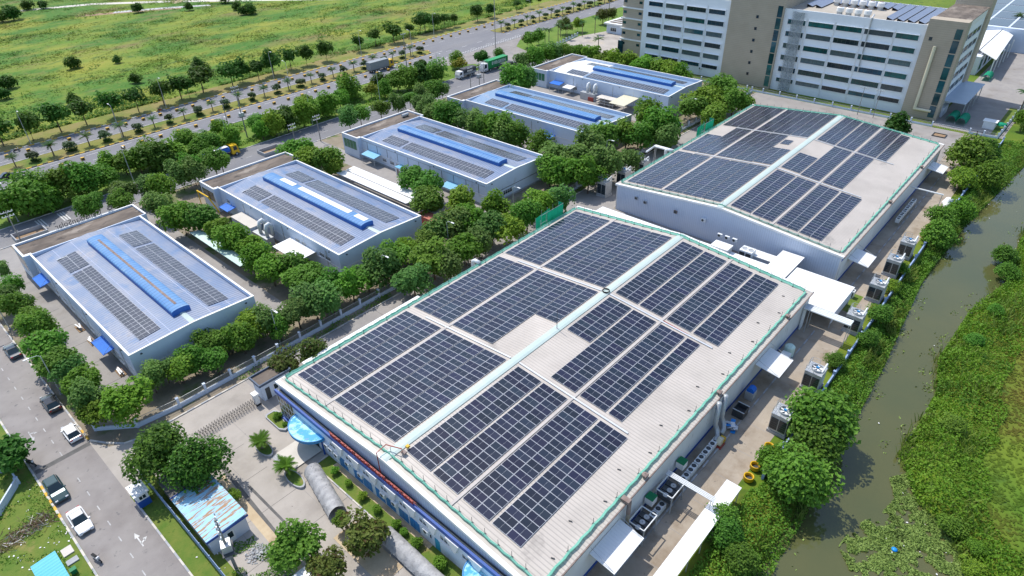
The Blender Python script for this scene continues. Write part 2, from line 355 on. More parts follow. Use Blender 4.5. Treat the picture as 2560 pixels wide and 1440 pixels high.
def link(name, me, parent=None, loc=None, rz=0):
    o = bpy.data.objects.new(name, me); col.objects.link(o)
    if parent: o.parent = parent
    if loc: o.location = loc
    if rz: o.rotation_euler.z = rz
    return o
def tag(o, label=None, cat=None, group=None, kind=None):
    for k, v in (('label', label), ('category', cat), ('group', group), ('kind', kind)):
        if v: o[k] = v
    return o
def thing(name, label, cat, loc=(0, 0, 0), rz=0, group=None):
    o = link(name, None, None, loc, rz)
    o.empty_display_size = 0.3
    return tag(o, label, cat, group)
def copy_tree(o, parent=None):
    c = o.copy(); col.objects.link(c); c.parent = parent
    for ch in o.children: copy_tree(ch, c)
    return c
ORD = 'first second third fourth fifth sixth seventh eighth ninth tenth eleventh twelfth thirteenth fourteenth fifteenth sixteenth seventeenth eighteenth nineteenth twentieth'.split()
for t_ in ('twenty', 'thirty', 'forty'):
    ORD += [t_ + '-' + w_ for w_ in ORD[:9]] + [dict(twenty='thirtieth', thirty='fortieth', forty='fiftieth')[t_]]
def inside(x, y, poly):
    c = False; n = len(poly)
    for i in range(n):
        x1, y1 = poly[i]; x2, y2 = poly[(i + 1) % n]
        if (y1 > y) != (y2 > y) and x < (x2 - x1) * (y - y1) / (y2 - y1) + x1: c = not c
    return c
def lerp_pts(pts, x):
    if x <= pts[0][0]: return pts[0][1]
    for (a, b), (c, d) in zip(pts, pts[1:]):
        if x <= c: return b + (d - b) * (x - a) / (c - a)
    return pts[-1][1]
def sheet(name, poly, z, m, holes=None):
    """flat sheet with an explicit outline"""
    tris = tessellate_polygon([[Vector((x, y, 0)) for x, y in poly]])
    fs = []
    for a, b, c in tris:
        (x1, y1), (x2, y2), (x3, y3) = poly[a], poly[b], poly[c]
        fs.append((a, b, c) if (x2 - x1) * (y3 - y1) - (y2 - y1) * (x3 - x1) > 0 else (a, c, b))
    me = bpy.data.meshes.new(name); me.from_pydata([(x, y, z) for x, y in poly], [], fs); me.materials.append(m)
    return tag(link(name, me), kind='structure')

# ------------------------------------------------------------------ ground, canal, roads
CANAL_L = [(-400, 4), (40, 8.2), (57, 8.4), (81, 9.4), (93, 9.9), (122, 12.0), (149, 11.2), (170, 9.4), (195, 7.3), (260, 2), (420, -10), (900, -40)]
CANAL_R = [(-400, -60), (30, -24), (62.3, -9.2), (66.9, -6.2), (69.6, -1.8), (76.3, 2.2), (84, 1.6), (92.5, 1.6), (100, 3.2), (117, 2.6), (131, -0.4), (149, 0.6), (161, 0.6), (200, -5), (260, -10), (420, -24), (900, -60)]
WATER_Z = -1.1
def wob(x, y, s, a): return (noise.noise(Vector((x * s, y * s, 3.1)))) * a
def gz(x, y):
    if y > 40: return 0.0
    l = lerp_pts(CANAL_L, x) + wob(x, 0, .16, 1.3); r = lerp_pts(CANAL_R, x) + wob(x, 50, .16, 1.6)
    if y >= l: t = min(1, (y - l) / 2.2); return -1.35 + 1.35 * t
    if y <= r: t = min(1, (r - y) / 3.0); return -1.35 + (1.5 + .25 * wob(x, y, .2, 1)) * t
    d = min(y - r, l - y)
    return -1.35 - min(0.7, d * .4)
def axis(*segs):
    out = []
    for a, b, st in segs:
        n = max(1, round((b - a) / st)); out += [a + (b - a) * i / n for i in range(n)]
    return out + [segs[-1][1]]
gx = axis((-900, -60, 60), (-60, 30, 10), (30, 230, 2.0), (230, 330, 10), (330, 2400, 90))
gy = axis((-900, -60, 60), (-60, -24, 3), (-24, 20, 1.0), (20, 100, 20), (100, 2400, 100))
mb = MB()
for y in gy:
    for x in gx: mb.v.append((x, y, gz(x, y)))
nx_ = len(gx)
for j in range(len(gy) - 1):
    for i in range(nx_ - 1):
        mb.f.append([j * nx_ + i, j * nx_ + i + 1, (j + 1) * nx_ + i + 1, (j + 1) * nx_ + i]); mb.m.append(0)
tag(mb.build('ground', ground_m, smooth=True), kind='structure')
tag(MB().quad((-900, -140, WATER_Z), (900, -140, WATER_Z), (900, 40, WATER_Z), (-900, 40, WATER_Z)).build('water', water_m), kind='structure')

def RY(x, y): return y + 0.010 * (x - 60)                      # the main road runs a touch off the grid
def strip(name, x0, x1, y0, y1, z, m): return sheet(name, [(x0, RY(x0, y0)), (x1, RY(x1, y0)), (x1, RY(x1, y1)), (x0, RY(x0, y1))], z, m)
def rect(name, x0, y0, x1, y1, z, m): return sheet(name, [(x0, y0), (x1, y0), (x1, y1), (x0, y1)], z, m)
rect('field', -900, 216, 2400, 2400, 0.006, field_m)
rect('lawn', -60, 20, -0.7, 157, 0.008, lawn_m)
rect('lawn', 6.1, 30, 9.6, 80.5, 0.010, lawn_m)
rect('site_ground', 6.1, 80.7, 205, 157, 0.010, site_m)
rect('site_ground', 26, 15.6, 205, 80.7, 0.009, site_m)
sheet('verge', [(-200, 164), (17, 166.6), (178, 169.9), (178, 191), (-200, 189)], 0.010, verge_m)
sheet('verge', [(198, 168), (206, 192), (330, 192), (330, 160), (222, 160)], 0.012, verge_m)
strip('far_verge', -200, 330, 218.8, 229, 0.012, dry_verge_m)
# carriageways
strip('main_road', -200, 400, 189.5, 200.6, 0.020, asphalt2)
strip('main_road', -200, 400, 208.6, 219.0, 0.020, asphalt2)
strip('main_road', 174, 217, 200.6, 208.6, 0.018, asphalt2)
sheet('front_road', [(-200, 157), (196, 157), (196, 170.3), (17, 166.8), (-200, 164.5)], 0.016, asphalt2)
sheet('junction_road', [(150, 190.5), (166, 184), (178, 174), (186, 164), (196, 157), (203, 157), (200, 166), (200, 174), (203, 182), (212, 188), (224, 191)], 0.024, asphalt)
rect('street', -0.7, 0, 6.1, 157.2, 0.018, asphalt)
sheet('forecourt', [(200, 150), (203, 168), (232, 172), (246, 168), (246, 141), (206, 141)], 0.020, concrete)
sheet('entry_apron', [(6.1, 72), (9.6, 74), (9.8, 30), (26.6, 30), (26.6, 80.6), (16.7, 80.8), (11.0, 80.9), (7.6, 82.6), (6.1, 86)], 0.016, concrete)
rect('side_lane', 26.6, 70.2, 205, 80.6, 0.016, concrete_dk)
rect('canal_lane', 27, 15.6, 205, 22.6, 0.018, lane_dirty)
rect('yard', 95.5, 22.6, 109.4, 70.2, 0.014, concrete_dk)
rect('office_lane', 176, 22.6, 205.2, 81, 0.020, concrete_dk)
rect('office_yard', 207, 14, 330, 31, 0.016, concrete_dk)
for a, b in ((10.4, 15.8), (36.2, 41.8), (73, 78), (86.6, 92), (112.5, 116.5), (122.8, 129.6), (149.2, 153), (159, 168.2), (188.6, 194)):
    rect('driveway', a, 90.6, b, 156.9, 0.016, concrete_dk)
rect('driveway', 78, 100, 86.6, 132, 0.012, concrete_dk)
for i in range(7):                                             # slab joints across the drive beside the first blue roof
    rect('joint', 10.5, 96 + i * 7.0, 14.6, 96.08 + i * 7.0, 0.022, patch)
# dirt tracks at the far end of the field
sheet('dirt_track', [(60, 462), (90, 452), (131, 434), (163, 401), (222, 328), (300, 250), (303, 254), (225, 333), (166, 407), (133, 439), (92, 457), (62, 468)], 0.016, concrete_lt)
sheet('dirt_track', [(160, 398), (185, 470), (190, 470), (166, 398)], 0.020, sand)
sheet('dirt_patch', [(112, 405), (136, 392), (156, 380), (158, 384), (138, 398), (114, 410)], 0.012, dirt)
sheet('dirt_patch', [(128, 399), (150, 388), (170, 374), (171, 378), (152, 392), (131, 403)], 0.018, stone_m)
# raised median with grass and striped kerbs
def kerb(name, pts, w, h, block, mats=(yellow_p, black_p), z0=0.0):
    b = MB()
    for (xa, ya), (xb, yb) in zip(pts, pts[1:]):
        L_ = math.hypot(xb - xa, yb - ya); n = max(1, round(L_ / block)); ux, uy = (xb - xa) / L_, (yb - ya) / L_
        for i in range(n):
            s0, s1 = L_ * i / n, L_ * (i + 1) / n - 0.02
            p = [(xa + ux * s0 - uy * w / 2, ya + uy * s0 + ux * w / 2), (xa + ux * s1 - uy * w / 2, ya + uy * s1 + ux * w / 2),
                 (xa + ux * s1 + uy * w / 2, ya + uy * s1 - ux * w / 2), (xa + ux * s0 + uy * w / 2, ya + uy * s0 - ux * w / 2)]
            b.prism(p[::-1], z0, h, i % len(mats))
    return tag(b.build(name, list(mats)), kind='structure')
for xa, xb in ((-200, 174.5), (217, 330)):
    ya0, ya1, yb0, yb1 = RY(xa, 200.9), RY(xb, 200.9), RY(xa, 208.4), RY(xb, 208.4)
    sheet('median', [(xa, ya0), (xb, ya1), (xb + 2, (ya1 + yb1) / 2), (xb, yb1), (xa, yb0), (xa - 1, (ya0 + yb0) / 2)], 0.10, dry_verge_m)
    kerb('median_kerb', [(max(xa, 0), RY(max(xa, 0), 200.8)), (xb, ya1)], 0.35, 0.2, 1.3)
    kerb('median_kerb', [(xb, ya1 + .2), (xb + 2, (ya1 + yb1) / 2), (xb, yb1)], 0.3, 0.2, 1.3)
    kerb('median_kerb', [(max(xa, 0), RY(max(xa, 0), 208.5)), (xb, yb1 + .1)], 0.3, 0.18, 1.3, (concrete_lt, grey_conc))
kerb('road_kerb', [(10, RY(10, 219.1)), (330, RY(330, 219.1))], 0.4, 0.2, 1.5, (yellow_p, concrete_lt))
kerb('road_kerb', [(10, RY(10, 189.4)), (150, RY(150, 189.4))], 0.3, 0.15, 2.0, (concrete_lt, grey_conc))
kerb('street_kerb', [(-0.85, 30), (-0.85, 156)], 0.25, 0.14, 1.2, (grey_conc, concrete_lt))
kerb('street_kerb', [(-0.84, 75), (-0.84, 83)], 0.27, 0.16, 0.8, (yellow_p, concrete_lt))
kerb('street_kerb', [(6.2, 30), (6.2, 70.4)], 0.22, 0.14, 1.2, (grey_conc, concrete_lt))
kerb('street_kerb', [(6.2, 86.5), (6.2, 156)], 0.22, 0.14, 1.2, (grey_conc, concrete_lt))
kerb('street_kerb', [(6.22, 86.2), (6.22, 89.6)], 0.26, 0.17, 0.8, (yellow_p, concrete_lt))
kerb('entry_kerb', [(6.3, 85.8), (7.6, 83.6), (9.2, 81.6), (11.2, 80.9), (16.7, 80.9), (24, 80.8)], 0.25, 0.16, 1.1, (concrete_lt, grey_conc))
kerb('lane_kerb', [(24, 80.75), (204, 80.75)], 0.22, 0.14, 1.5, (grey_conc, concrete_lt))
kerb('front_road_kerb', [(10, 166.7), (172, 170.0)], 0.25, 0.15, 1.5, (concrete_lt, grey_conc))
kerb('front_road_kerb', [(10, 156.9), (190, 156.9)], 0.25, 0.15, 1.5, (concrete_lt, grey_conc))
kerb('canal_lane_kerb', [(30, 20.2), (94, 20.2)], 0.2, 0.12, 1.5, (grey_conc, concrete_dk))
kerb('canal_lane_kerb', [(111, 20.2), (176, 20.2)], 0.2, 0.12, 1.5, (grey_conc, concrete_dk))
# painted markings
def paint(name, quads, m, z): 
    b = MB()
    for q in quads: b.poly([(x, y, z) for x, y in q])
    return tag(b.build(name, m), kind='structure')
paint('lane_dash_marking', [[(2.72, 33 + i * 3.3), (2.84, 33 + i * 3.3), (2.84, 33.95 + i * 3.3), (2.72, 33.95 + i * 3.3)] for i in range(36) if not 15 <= i <= 15], faint_line, 0.026)
def arrow(x, y, s, turn, d=1):
    q = [[(x - .07, y), (x + .07, y), (x + .07, y + 1.7 * d), (x - .07, y + 1.7 * d)], [(x - .3, y + 1.7 * d), (x + .3, y + 1.7 * d), (x, y + 2.6 * d)]]
    if turn: q += [[(x, y + .45 * d), (x + .55 * turn, y + .75 * d), (x + .5 * turn, y + .95 * d), (x, y + .68 * d)], [(x + .45 * turn, y + .55 * d), (x + .85 * turn, y + 1.05 * d), (x + .4 * turn, y + 1.15 * d)]]
    return q
paint('arrow_marking', arrow(4.2, 63.4, 1, 1, 1), white_line, 0.026)
paint('arrow_marking', arrow(1.15, 94.3, 1, 1, -1), faint_line, 0.026)
paint('road_patch', [[(-0.6, 84.9), (6.1, 84.9), (6.1, 85.75), (-0.6, 85.75)]], patch, 0.023)
paint('drive_seam', [[(15.0, 52), (15.5, 52), (16.4, 68.5), (15.9, 68.5)], [(16.7, 52), (17.0, 52), (16.95, 62), (16.6, 62)]], patch, 0.022)
paint('sand_strip', [[(13.9, 46), (15.0, 46), (15.6, 66), (14.6, 66)]], sand, 0.024)
def dashes(y, L_, gap, x0, x1, w): return [[(x, RY(x, y)), (x + L_, RY(x + L_, y)), (x + L_, RY(x + L_, y) + w), (x, RY(x, y) + w)] for x in [x0 + i * (L_ + gap) for i in range(int((x1 - x0) / (L_ + gap)))]]
paint('road_marking', dashes(197.9, 3, 6, 0, 330, .18), white_line, 0.026)
paint('road_marking', dashes(199.9, 200, 0.01, -20, 330, .16), white_line, 0.026)
paint('road_marking', dashes(193.0, 3, 6, 0, 330, .16), white_line, 0.026)
paint('road_marking', dashes(195.3, 300, 0.01, 0, 300, .12), faint_line, 0.026)
paint('road_marking', dashes(214.3, 300, 0.01, 0, 300, .12), faint_line, 0.026)
paint('road_marking', dashes(211.4, 3, 6, 0, 330, .15), white_line, 0.026)
paint('crossing_marking', dashes(191.3, .7, .8, 150, 226, .5) + dashes(190.2, .7, .8, 150, 226, .5), white_line, 0.030)
paint('front_road_marking', [[(x, 161.6), (x + 1.8, 161.6), (x + 1.8, 161.75), (x, 161.75)] for x in range(0, 180, 6)], faint_line, 0.024)
def bar_marks(x): return [[(x + k * .55, 160.5), (x + .28 + k * .55, 160.5), (x + .28 + k * .55, 165.8), (x + k * .55, 165.8)] for k in range(3)]
paint('bar_marking', bar_marks(22.9) + bar_marks(27.4), white_line, 0.024)

# ------------------------------------------------------------------ solar panels
pv_glass = mat('solar_cells', (0.010, 0.015, 0.032), (0.017, 0.021, 0.038), 0.5, 0.16, rnd=0.33, spec=0.55)
pv_glass2 = mat('solar_cells_dull', (0.052, 0.058, 0.075), (0.065, 0.07, 0.085), 0.5, 0.25, rnd=0.15, spec=0.5)
pv_frame = mat('panel_frame', (0.50, 0.52, 0.56), None, 1, 0.4, metal=0.2)
def panel_mesh(w, l, gm, fr=0.030):
    """one framed module: w along x, l along y, half-cut line across the middle of the long side"""
    b = MB(); z = 0.04
    b.box(-w / 2, -l / 2, 0, w / 2, l / 2, z - .004, 1)
    x0, x1, y0, y1 = -w / 2 + fr, w / 2 - fr, -l / 2 + fr, l / 2 - fr
    if l >= w:
        b.quad((x0, y0, z), (x1, y0, z), (x1, -.008, z), (x0, -.008, z)); b.quad((x0, .008, z), (x1, .008, z), (x1, y1, z), (x0, y1, z))
    else:
        b.quad((x0, y0, z), (-.008, y0, z), (-.008, y1, z), (x0, y1, z)); b.quad((.008, y0, z), (x1, y0, z), (x1, y1, z), (.008, y1, z))
    return b.mesh('panel', [gm, pv_frame])
def solar_array(label, group, x0, x1, y0, y1, zf, nx, ny, gm, slope_axis):
    """a block of modules lying on a roof slope; zf(x, y) is the roof height"""
    cx, cy = (x0 + x1) / 2, (y0 + y1) / 2
    t = thing('solar_array', label, 'solar array', (cx, cy, zf(cx, cy)), 0, group)
    pw, pl = (x1 - x0) / nx, (y1 - y0) / ny
    me = panel_mesh(pw - .025, pl - .025, gm)
    e = 0.5
    if slope_axis == 1: ang = math.atan((zf(cx, cy + e) - zf(cx, cy - e)) / (2 * e)); rot = (ang, 0, 0)
    else: ang = math.atan((zf(cx + e, cy) - zf(cx - e, cy)) / (2 * e)); rot = (0, -ang, 0)
    for i in range(nx):
        for j in range(ny):
            x, y = x0 + pw * (i + .5), y0 + pl * (j + .5)
            o = link('panel', me, t, (x - cx, y - cy, zf(x, y) - zf(cx, cy) + .10)); o.rotation_euler = rot
    r = MB()
    if slope_axis == 1:
        for k in range(2 * ny):
            y = y0 + (y1 - y0) * (k + .5) / (2 * ny)
            r.box(x0 - cx, y - cy - .03, zf(x0, y) - zf(cx, cy) + .02, x1 - cx, y - cy + .03, zf(x0, y) - zf(cx, cy) + .085)
    else:
        for k in range(2 * nx):
            x = x0 + (x1 - x0) * (k + .5) / (2 * nx)
            r.box(x - cx - .03, y0 - cy, zf(x, y0) - zf(cx, cy) + .02, x - cx + .03, y1 - cy, zf(x, y0) - zf(cx, cy) + .085)
    r.build('rails', alu, t)['kind'] = 'stuff'
    return t

# ------------------------------------------------------------------ the two large factories
YA, YB, YM, ZE, ZR = 22.35, 69.95, 46.15, 6.0, 8.0
def zroof(x, y): return ZE + (ZR - ZE) * (1 - abs(y - YM) / (YM - YA))
def window_part(parent, name, axis_, pos, a0, a1, z0, z1, glassm=None, frame=None, n=3, depth=0.12, out=-1, sill=True):
    """window in a wall: axis_ 0 -> wall plane x = pos, opening runs along y; axis_ 1 -> wall plane y = pos."""
    w = MB(); e = out
    def bx(b, p0, p1, q0, q1, r0, r1, mi=0):
        lo_, hi_ = min(p0, p1), max(p0, p1)
        if axis_ == 0: b.box(lo_, q0, r0, hi_, q1, r1, mi)
        else: b.box(q0, lo_, r0, q1, hi_, r1, mi)
    fw = 0.07
    bx(w, pos, pos + e * .06, a0, a1, z0, z0 + fw); bx(w, pos, pos + e * .06, a0, a1, z1 - fw, z1)
    bx(w, pos, pos + e * .06, a0, a0 + fw, z0 + fw, z1 - fw); bx(w, pos, pos + e * .06, a1 - fw, a1, z0 + fw, z1 - fw)
    for k in range(1, n):
        a = a0 + (a1 - a0) * k / n
        bx(w, pos, pos + e * .055, a - fw / 2, a + fw / 2, z0 + fw, z1 - fw)
    if n > 2: bx(w, pos, pos + e * .05, a0 + fw, a1 - fw, z0 + (z1 - z0) * .66 - .025, z0 + (z1 - z0) * .66 + .025)
    o = w.build(name, frame or alu, parent)
    g = MB(); bx(g, pos + e * .01, pos + e * .025, a0 + fw * .5, a1 - fw * .5, z0 + fw * .5, z1 - fw * .5)
    g.build('pane', glassm or glass_dk, o)
    if sill:
        s_ = MB(); bx(s_, pos, pos + e * .22, a0 - .08, a1 + .08, z0 - .11, z0 - .012); s_.build('sill', trim_w, o)
    return o

def factory(label, x0, x1, front):
    t = thing('factory_building', label, 'factory', (x0, YM, 0))
    ox, oy = x0, YM
    L_ = x1 - x0
    ya, yb = YA + .25 - oy, YB - .25 - oy
    # walls: canal side, lane side, back, front gable
    w = MB()
    w.box(0, ya, 0, L_, ya + .25, 5.7).build('side_wall', wall_old, t)
    MB().box(0, yb - .25, 0, L_, yb, 5.7).build('side_wall', wall_old, t)
    band = MB().box(-.02 if front else 0.0, ya - .06, 4.95, L_ + .02, ya - .003, 5.62)
    band.build('blue_band', blue_band, t)
    MB().box(0.02, ya - .05, 0.0, L_, ya - .003, .5).build('blue_plinth', blue_band, t)
    for nm, xw in (('gable_wall', 0.05), ('gable_wall', L_ - .2)):
        g = MB().extr([(ya, 0.0), (yb, 0.0), (yb, 5.75), (0, 7.75), (ya, 5.75)], 0, xw, xw + .15)
        g.build(nm, gable_m, t)
    # roof slopes and trim
    for s_ in (-1, 1):
        b = MB(); ye = (YA - oy) if s_ < 0 else (YB - oy)
        th = .08
        a_, c_ = (-.1, 0, ZR), (L_ + .1, 0, ZR)
        b.add([(-.1, 0, ZR), (L_ + .1, 0, ZR), (L_ + .1, ye, ZE), (-.1, ye, ZE), (-.1, 0, ZR - th), (L_ + .1, 0, ZR - th), (L_ + .1, ye, ZE - th), (-.1, ye, ZE - th)],
              [(0, 1, 2, 3) if s_ > 0 else (3, 2, 1, 0), (7, 6, 5, 4) if s_ > 0 else (4, 5, 6, 7), (2, 6, 7, 3), (0, 3, 7, 4), (1, 5, 6, 2)])
        b.build('roof_slope', roof_lt, t)
        # white flashing along both gable ends, gutter along the eave
        for xe in (-.25, L_ - .25):
            f = MB().add([(xe, 0, ZR + .07), (xe + .55, 0, ZR + .07), (xe + .55, ye, ZE + .07), (xe, ye, ZE + .07), (xe, 0, ZR - .3), (xe + .55, 0, ZR - .3), (xe + .55, ye, ZE - .3), (xe, ye, ZE - .3)],
                         [(0, 1, 2, 3), (0, 3, 7, 4), (1, 5, 6, 2), (4, 7, 6, 5), (2, 6, 7, 3), (0, 4, 5, 1)])
            f.build('verge_flashing', trim_w, t)
        MB().box(-.2, ye - .12 if s_ < 0 else ye, ZE - .22, L_ + .2, ye if s_ < 0 else ye + .12, ZE - .02).build('gutter', galv if s_ > 0 else rust, t)
        # raised walkway seam halfway down each slope
        ym = s_ * 13.75 if s_ > 0 else s_ * 10.05
        zz = ZR - abs(ym) / (YM - YA) * (ZR - ZE)
        MB().box(.8, ym - .18, zz + .02, L_ - .8, ym + .18, zz + .10).build('walkway', mats_walk, t)
    rc = MB().extr([(-.62, ZR - .03), (.62, ZR - .03), (.62, ZR + .05), (.25, ZR + .14), (-.25, ZR + .14), (-.62, ZR + .05)], 0, -.1, L_ + .1)
    rc.build('ridge_cap', cap_m, t)
    for xb in ((22.9, 44.4) if front else (24.5, 45.6)):       # flat cable trays crossing the roof between the panel blocks
        for s_ in (-1, 1):
            ye = s_ * 18.5
            zz = ZR - 18.5 / (YM - YA) * (ZR - ZE)
            b = MB().add([(xb - .12, s_ * .8, ZR - .02), (xb + .12, s_ * .8, ZR - .02), (xb + .12, ye, zz + .05), (xb - .12, ye, zz + .05), (xb - .12, s_ * .8, ZR + .09), (xb + .12, s_ * .8, ZR + .09), (xb + .12, ye, zz + .16), (xb - .12, ye, zz + .16)],
                         [(4, 5, 6, 7), (0, 4, 7, 3), (1, 2, 6, 5), (2, 3, 7, 6), (0, 1, 5, 4)])
            b.build('cable_tray', alu, t)
    return t
mats_walk = mat('grey_walkway', (0.40, 0.37, 0.345), (0.47, 0.43, 0.40), 0.8, 0.7)
NX0, NX1, FX0, FX1 = 27.1, 95.4, 109.4, 175.7
near_f = factory('near large white factory with beige solar roof and blue front band', NX0, NX1, True)
far_f = factory('farther large factory with beige solar roof and grey cladding gable', FX0, FX1, False)

# solar blocks of both roofs
LY = [(47.15, 51.2), (51.35, 55.45), (55.6, 59.7), (60.45, 64.55), (64.75, 68.6)]      # lane-side strips, ridge to eave
RYs = [(40.9, 45.0), (36.5, 40.55), (31.7, 35.75), (27.25, 31.3)]                     # canal-side strips, ridge to eave
def strips(fname, blocks, group):
    for side, rows_, tbl in (('tree', LY, 0), ('canal', RYs, 1)):
        for bi, (bn, xa, xb, n) in enumerate(blocks):
            for si, (ya, yb) in enumerate(rows_):
                xx, yy, nn, ny = (xa, xb), (ya, yb), n, 2
                key = (fname, tbl, bi, si)
                if key in SPECIAL:
                    sp = SPECIAL[key]
                    if sp is None: continue
                    xx, yy, nn, ny = sp
                solar_array('%s strip of solar panels from the ridge, %s block, %s side of %s roof' % (ORD[si], bn, side, fname), group,
                            xx[0], xx[1], yy[0], yy[1], zroof, nn, ny, pv_glass, 1)
SPECIAL = {('near', 0, 1, 0): ((60.3, 70.85), LY[0], 10, 2), ('near', 1, 1, 0): ((60.1, 70.9), RYs[0], 10, 2), ('near', 1, 1, 3): ((51, 70.9), (29.25, 31.3), 19, 1),
           ('far', 0, 1, 0): ((135, 145.5), LY[0], 10, 2), ('far', 1, 1, 0): ((135.2, 145.4), RYs[0], 10, 2), ('far', 1, 1, 3): None,
           ('far', 1, 2, 3): ((155.2, 173.8), (29.4, 31.45), 18, 1), ('far', 0, 1, 4): ((134.7, 147.4), LY[4], 12, 2)}
strips('near', [('near', 29.6, 49.35, 19), ('middle', 50.9, 70.85, 19), ('far', 72.45, 93.3, 20)], 'solar strips on the near large roof')
strips('far', [('near', 111.6, 133.2, 21), ('middle', 134.7, 154.5, 19), ('far', 155.6, 175.0, 19)], 'solar strips on the far large roof')
solar_array('tiny lone block of solar panels beside the ridge of the far roof', 'solar strips on the far large roof', 148.6, 151.7, 48.9, 50.9, zroof, 3, 1, pv_glass, 1)

# green safety nets round both roofs
def safety_net(label, x0, x1):
    t = thing('safety_net', label, 'safety net', (x0, YM, 0), 0, 'green nets round the large roofs')
    pts = []
    xa, xb, ya, yb = 1.15, x1 - x0 - 1.0, YA + 1.1 - YM, YB - .75 - YM
    def run(p, q, n):
        for i in range(n):
            f = i / n; pts.append((p[0] + (q[0] - p[0]) * f, p[1] + (q[1] - p[1]) * f))
    run((xa, ya), (xa, 0), 12); run((xa, 0), (xa, yb), 12); run((xa, yb), (xb, yb), 30); run((xb, yb), (xb, 0), 12); run((xb, 0), (xb, ya), 12); run((xb, ya), (xa, ya), 30)
    pts.append(pts[0])
    post_me = MB().tube([(0, 0, 0), (0, 0, 1.0)], .03, 5).box(-.12, -.12, 0, .12, .12, .04).mesh('post', steel_dk)
    segs = {}
    for i, (p, q) in enumerate(zip(pts, pts[1:])):
        side = 0 if i < 24 else 1 if i < 54 else 2 if i < 78 else 3
        b = segs.setdefault(side, MB())
        za, zb = ZR - abs(p[1]) / (YM - YA) * 2.0, ZR - abs(q[1]) / (YM - YA) * 2.0
        dx, dy = q[0] - p[0], q[1] - p[1]; L_ = math.hypot(dx, dy); nx, ny = -dy / L_, dx / L_
        mid = ((p[0] + q[0]) / 2 + nx * .10, (p[1] + q[1]) / 2 + ny * .10)
        zm = (za + zb) / 2
        wd = .34
        for (a, z_a), (c, z_c) in (((p, za), (mid, zm)), ((mid, zm), (q, zb))):
            b.quad((a[0], a[1], z_a + .10), (c[0], c[1], z_c + .08), (c[0] + nx * wd, c[1] + ny * wd, z_c + .20), (a[0] + nx * wd, a[1] + ny * wd, z_a + .26))
            b.quad((a[0] + nx * wd, a[1] + ny * wd, z_a + .26), (c[0] + nx * wd, c[1] + ny * wd, z_c + .20), (c[0] + nx * wd, c[1] + ny * wd, z_c + .34), (a[0] + nx * wd, a[1] + ny * wd, z_a + .42))
        if i % 2 == 0 or side in (0, 2): link('post', post_me, t, (p[0], p[1], za))
    for b in segs.values(): b.build('net', net_m, t)
    return t
safety_net('green safety net with posts edging the near large roof', NX0, NX1)
safety_net('green safety net with posts edging the far large roof', FX0, FX1)

# ------------------------------------------------------------------ front of the near factory
def at_front(y): return y - YM
FXF = -0.62                                                    # facade plane, local x (world about 26.5)
fw_ = MB().box(FXF, YA + .3 - YM, 0, .04, YB - .3 - YM, 4.55); fw_.build('front_wall', facade_m, near_f)
MB().box(FXF - .16, YA + .2 - YM, 4.45, FXF + .12, YB - .2 - YM, 5.05).build('front_band', blue_band, near_f)
MB().box(FXF + .13, YA + .3 - YM, 4.56, .04, YB - .3 - YM, 4.62).build('coping', facade_m, near_f); MB().box(-.16, YA + .3 - YM, 4.63, .03, YB - .3 - YM, 4.70).build('box_gutter', steel_dk, near_f)
MB().box(FXF + .34, YA + .35 - YM, 4.622, FXF + .40, YB - .35 - YM, 4.80).build('gutter_edge', cream_sheet, near_f)
bays = [56.6, 53.2, 49.7, 46.2, 42.7, 39.2, 35.7, 32.2]
for y in bays:
    yy = at_front(y)
    window_part(near_f, 'window', 0, FXF, yy - 1.15, yy + .75, 2.75, 3.55, glass_dk, trim_w, 3)
    # slanted white fins hanging from the band between the windows
    b = MB(); yv = yy - 1.75
    prof = [(yv + 1.3, 4.44), (yv - .75, 4.44), (yv - .15, 2.75), (yv + .15, 2.75)]
    b.extr(prof, 0, FXF - .30, FXF - .003); b.build('fin', trim_w, near_f)
    c = MB().box(FXF - .16, yy - 1.3, 2.22, FXF - .003, yy + 1.0, 2.42); c.build('ledge', facade_m, near_f)
for i, y in enumerate([54.9, 51.8, 49.9, 47.4, 45.4, 43.0, 41.0]):
    yy = at_front(y)
    b = MB().box(FXF - .05, yy - .85, .25, FXF - .003, yy + .85, 1.95)
    o = b.build('shutter_door', blue_door, near_f)
    MB().box(FXF - .065, yy - .03, .25, FXF - .052, yy + .03, 1.95).build('seam', blue_band, o)
MB().box(FXF - .05, at_front(36.7), .05, FXF - .003, at_front(37.5), 1.95).build('side_door', teal_door, near_f)
for y in (38.1, 38.8):
    MB().box(FXF - .04, at_front(y), 1.2, FXF - .003, at_front(y) + .22, 1.75).build('vent', steel_dk, near_f)
def ac_mesh():
    b = MB(); b.box(-.42, -.45, .06, 0, .45, .72, 0)
    b.lathe([(.0, 0), (.27, 0)], 0, 0, 12, 1)
    n = len(b.v)
    for i in range(n - 24, n):                                   # turn the fan disc to face outwards
        x, y, z = b.v[i]; b.v[i] = (-.425, x * 1.0 + .1, y + .39)
    b.box(-.40, -.40, 0, -.02, -.34, .06, 2); b.box(-.40, .34, 0, -.02, .40, .06, 2)
    return b.mesh('air_conditioner', [pipe_w, steel_dk, galv])
ac_unit = ac_mesh()
def ac(label, x, y, z, rz=0, group='air conditioner outdoor units on walls'):
    return tag(link('air_conditioner', ac_unit, None, (x, y, z), rz), label, 'air conditioner', group)
for i, y in enumerate([58.0, 57.0, 55.8, 53.4, 50.8, 46.4, 44.2, 38.6]):
    ac('white air conditioner on the blue banded facade, %s from the half round canopy' % ORD[i], NX0 + FXF - .002, y, 2.0 - (i % 3) * .12)
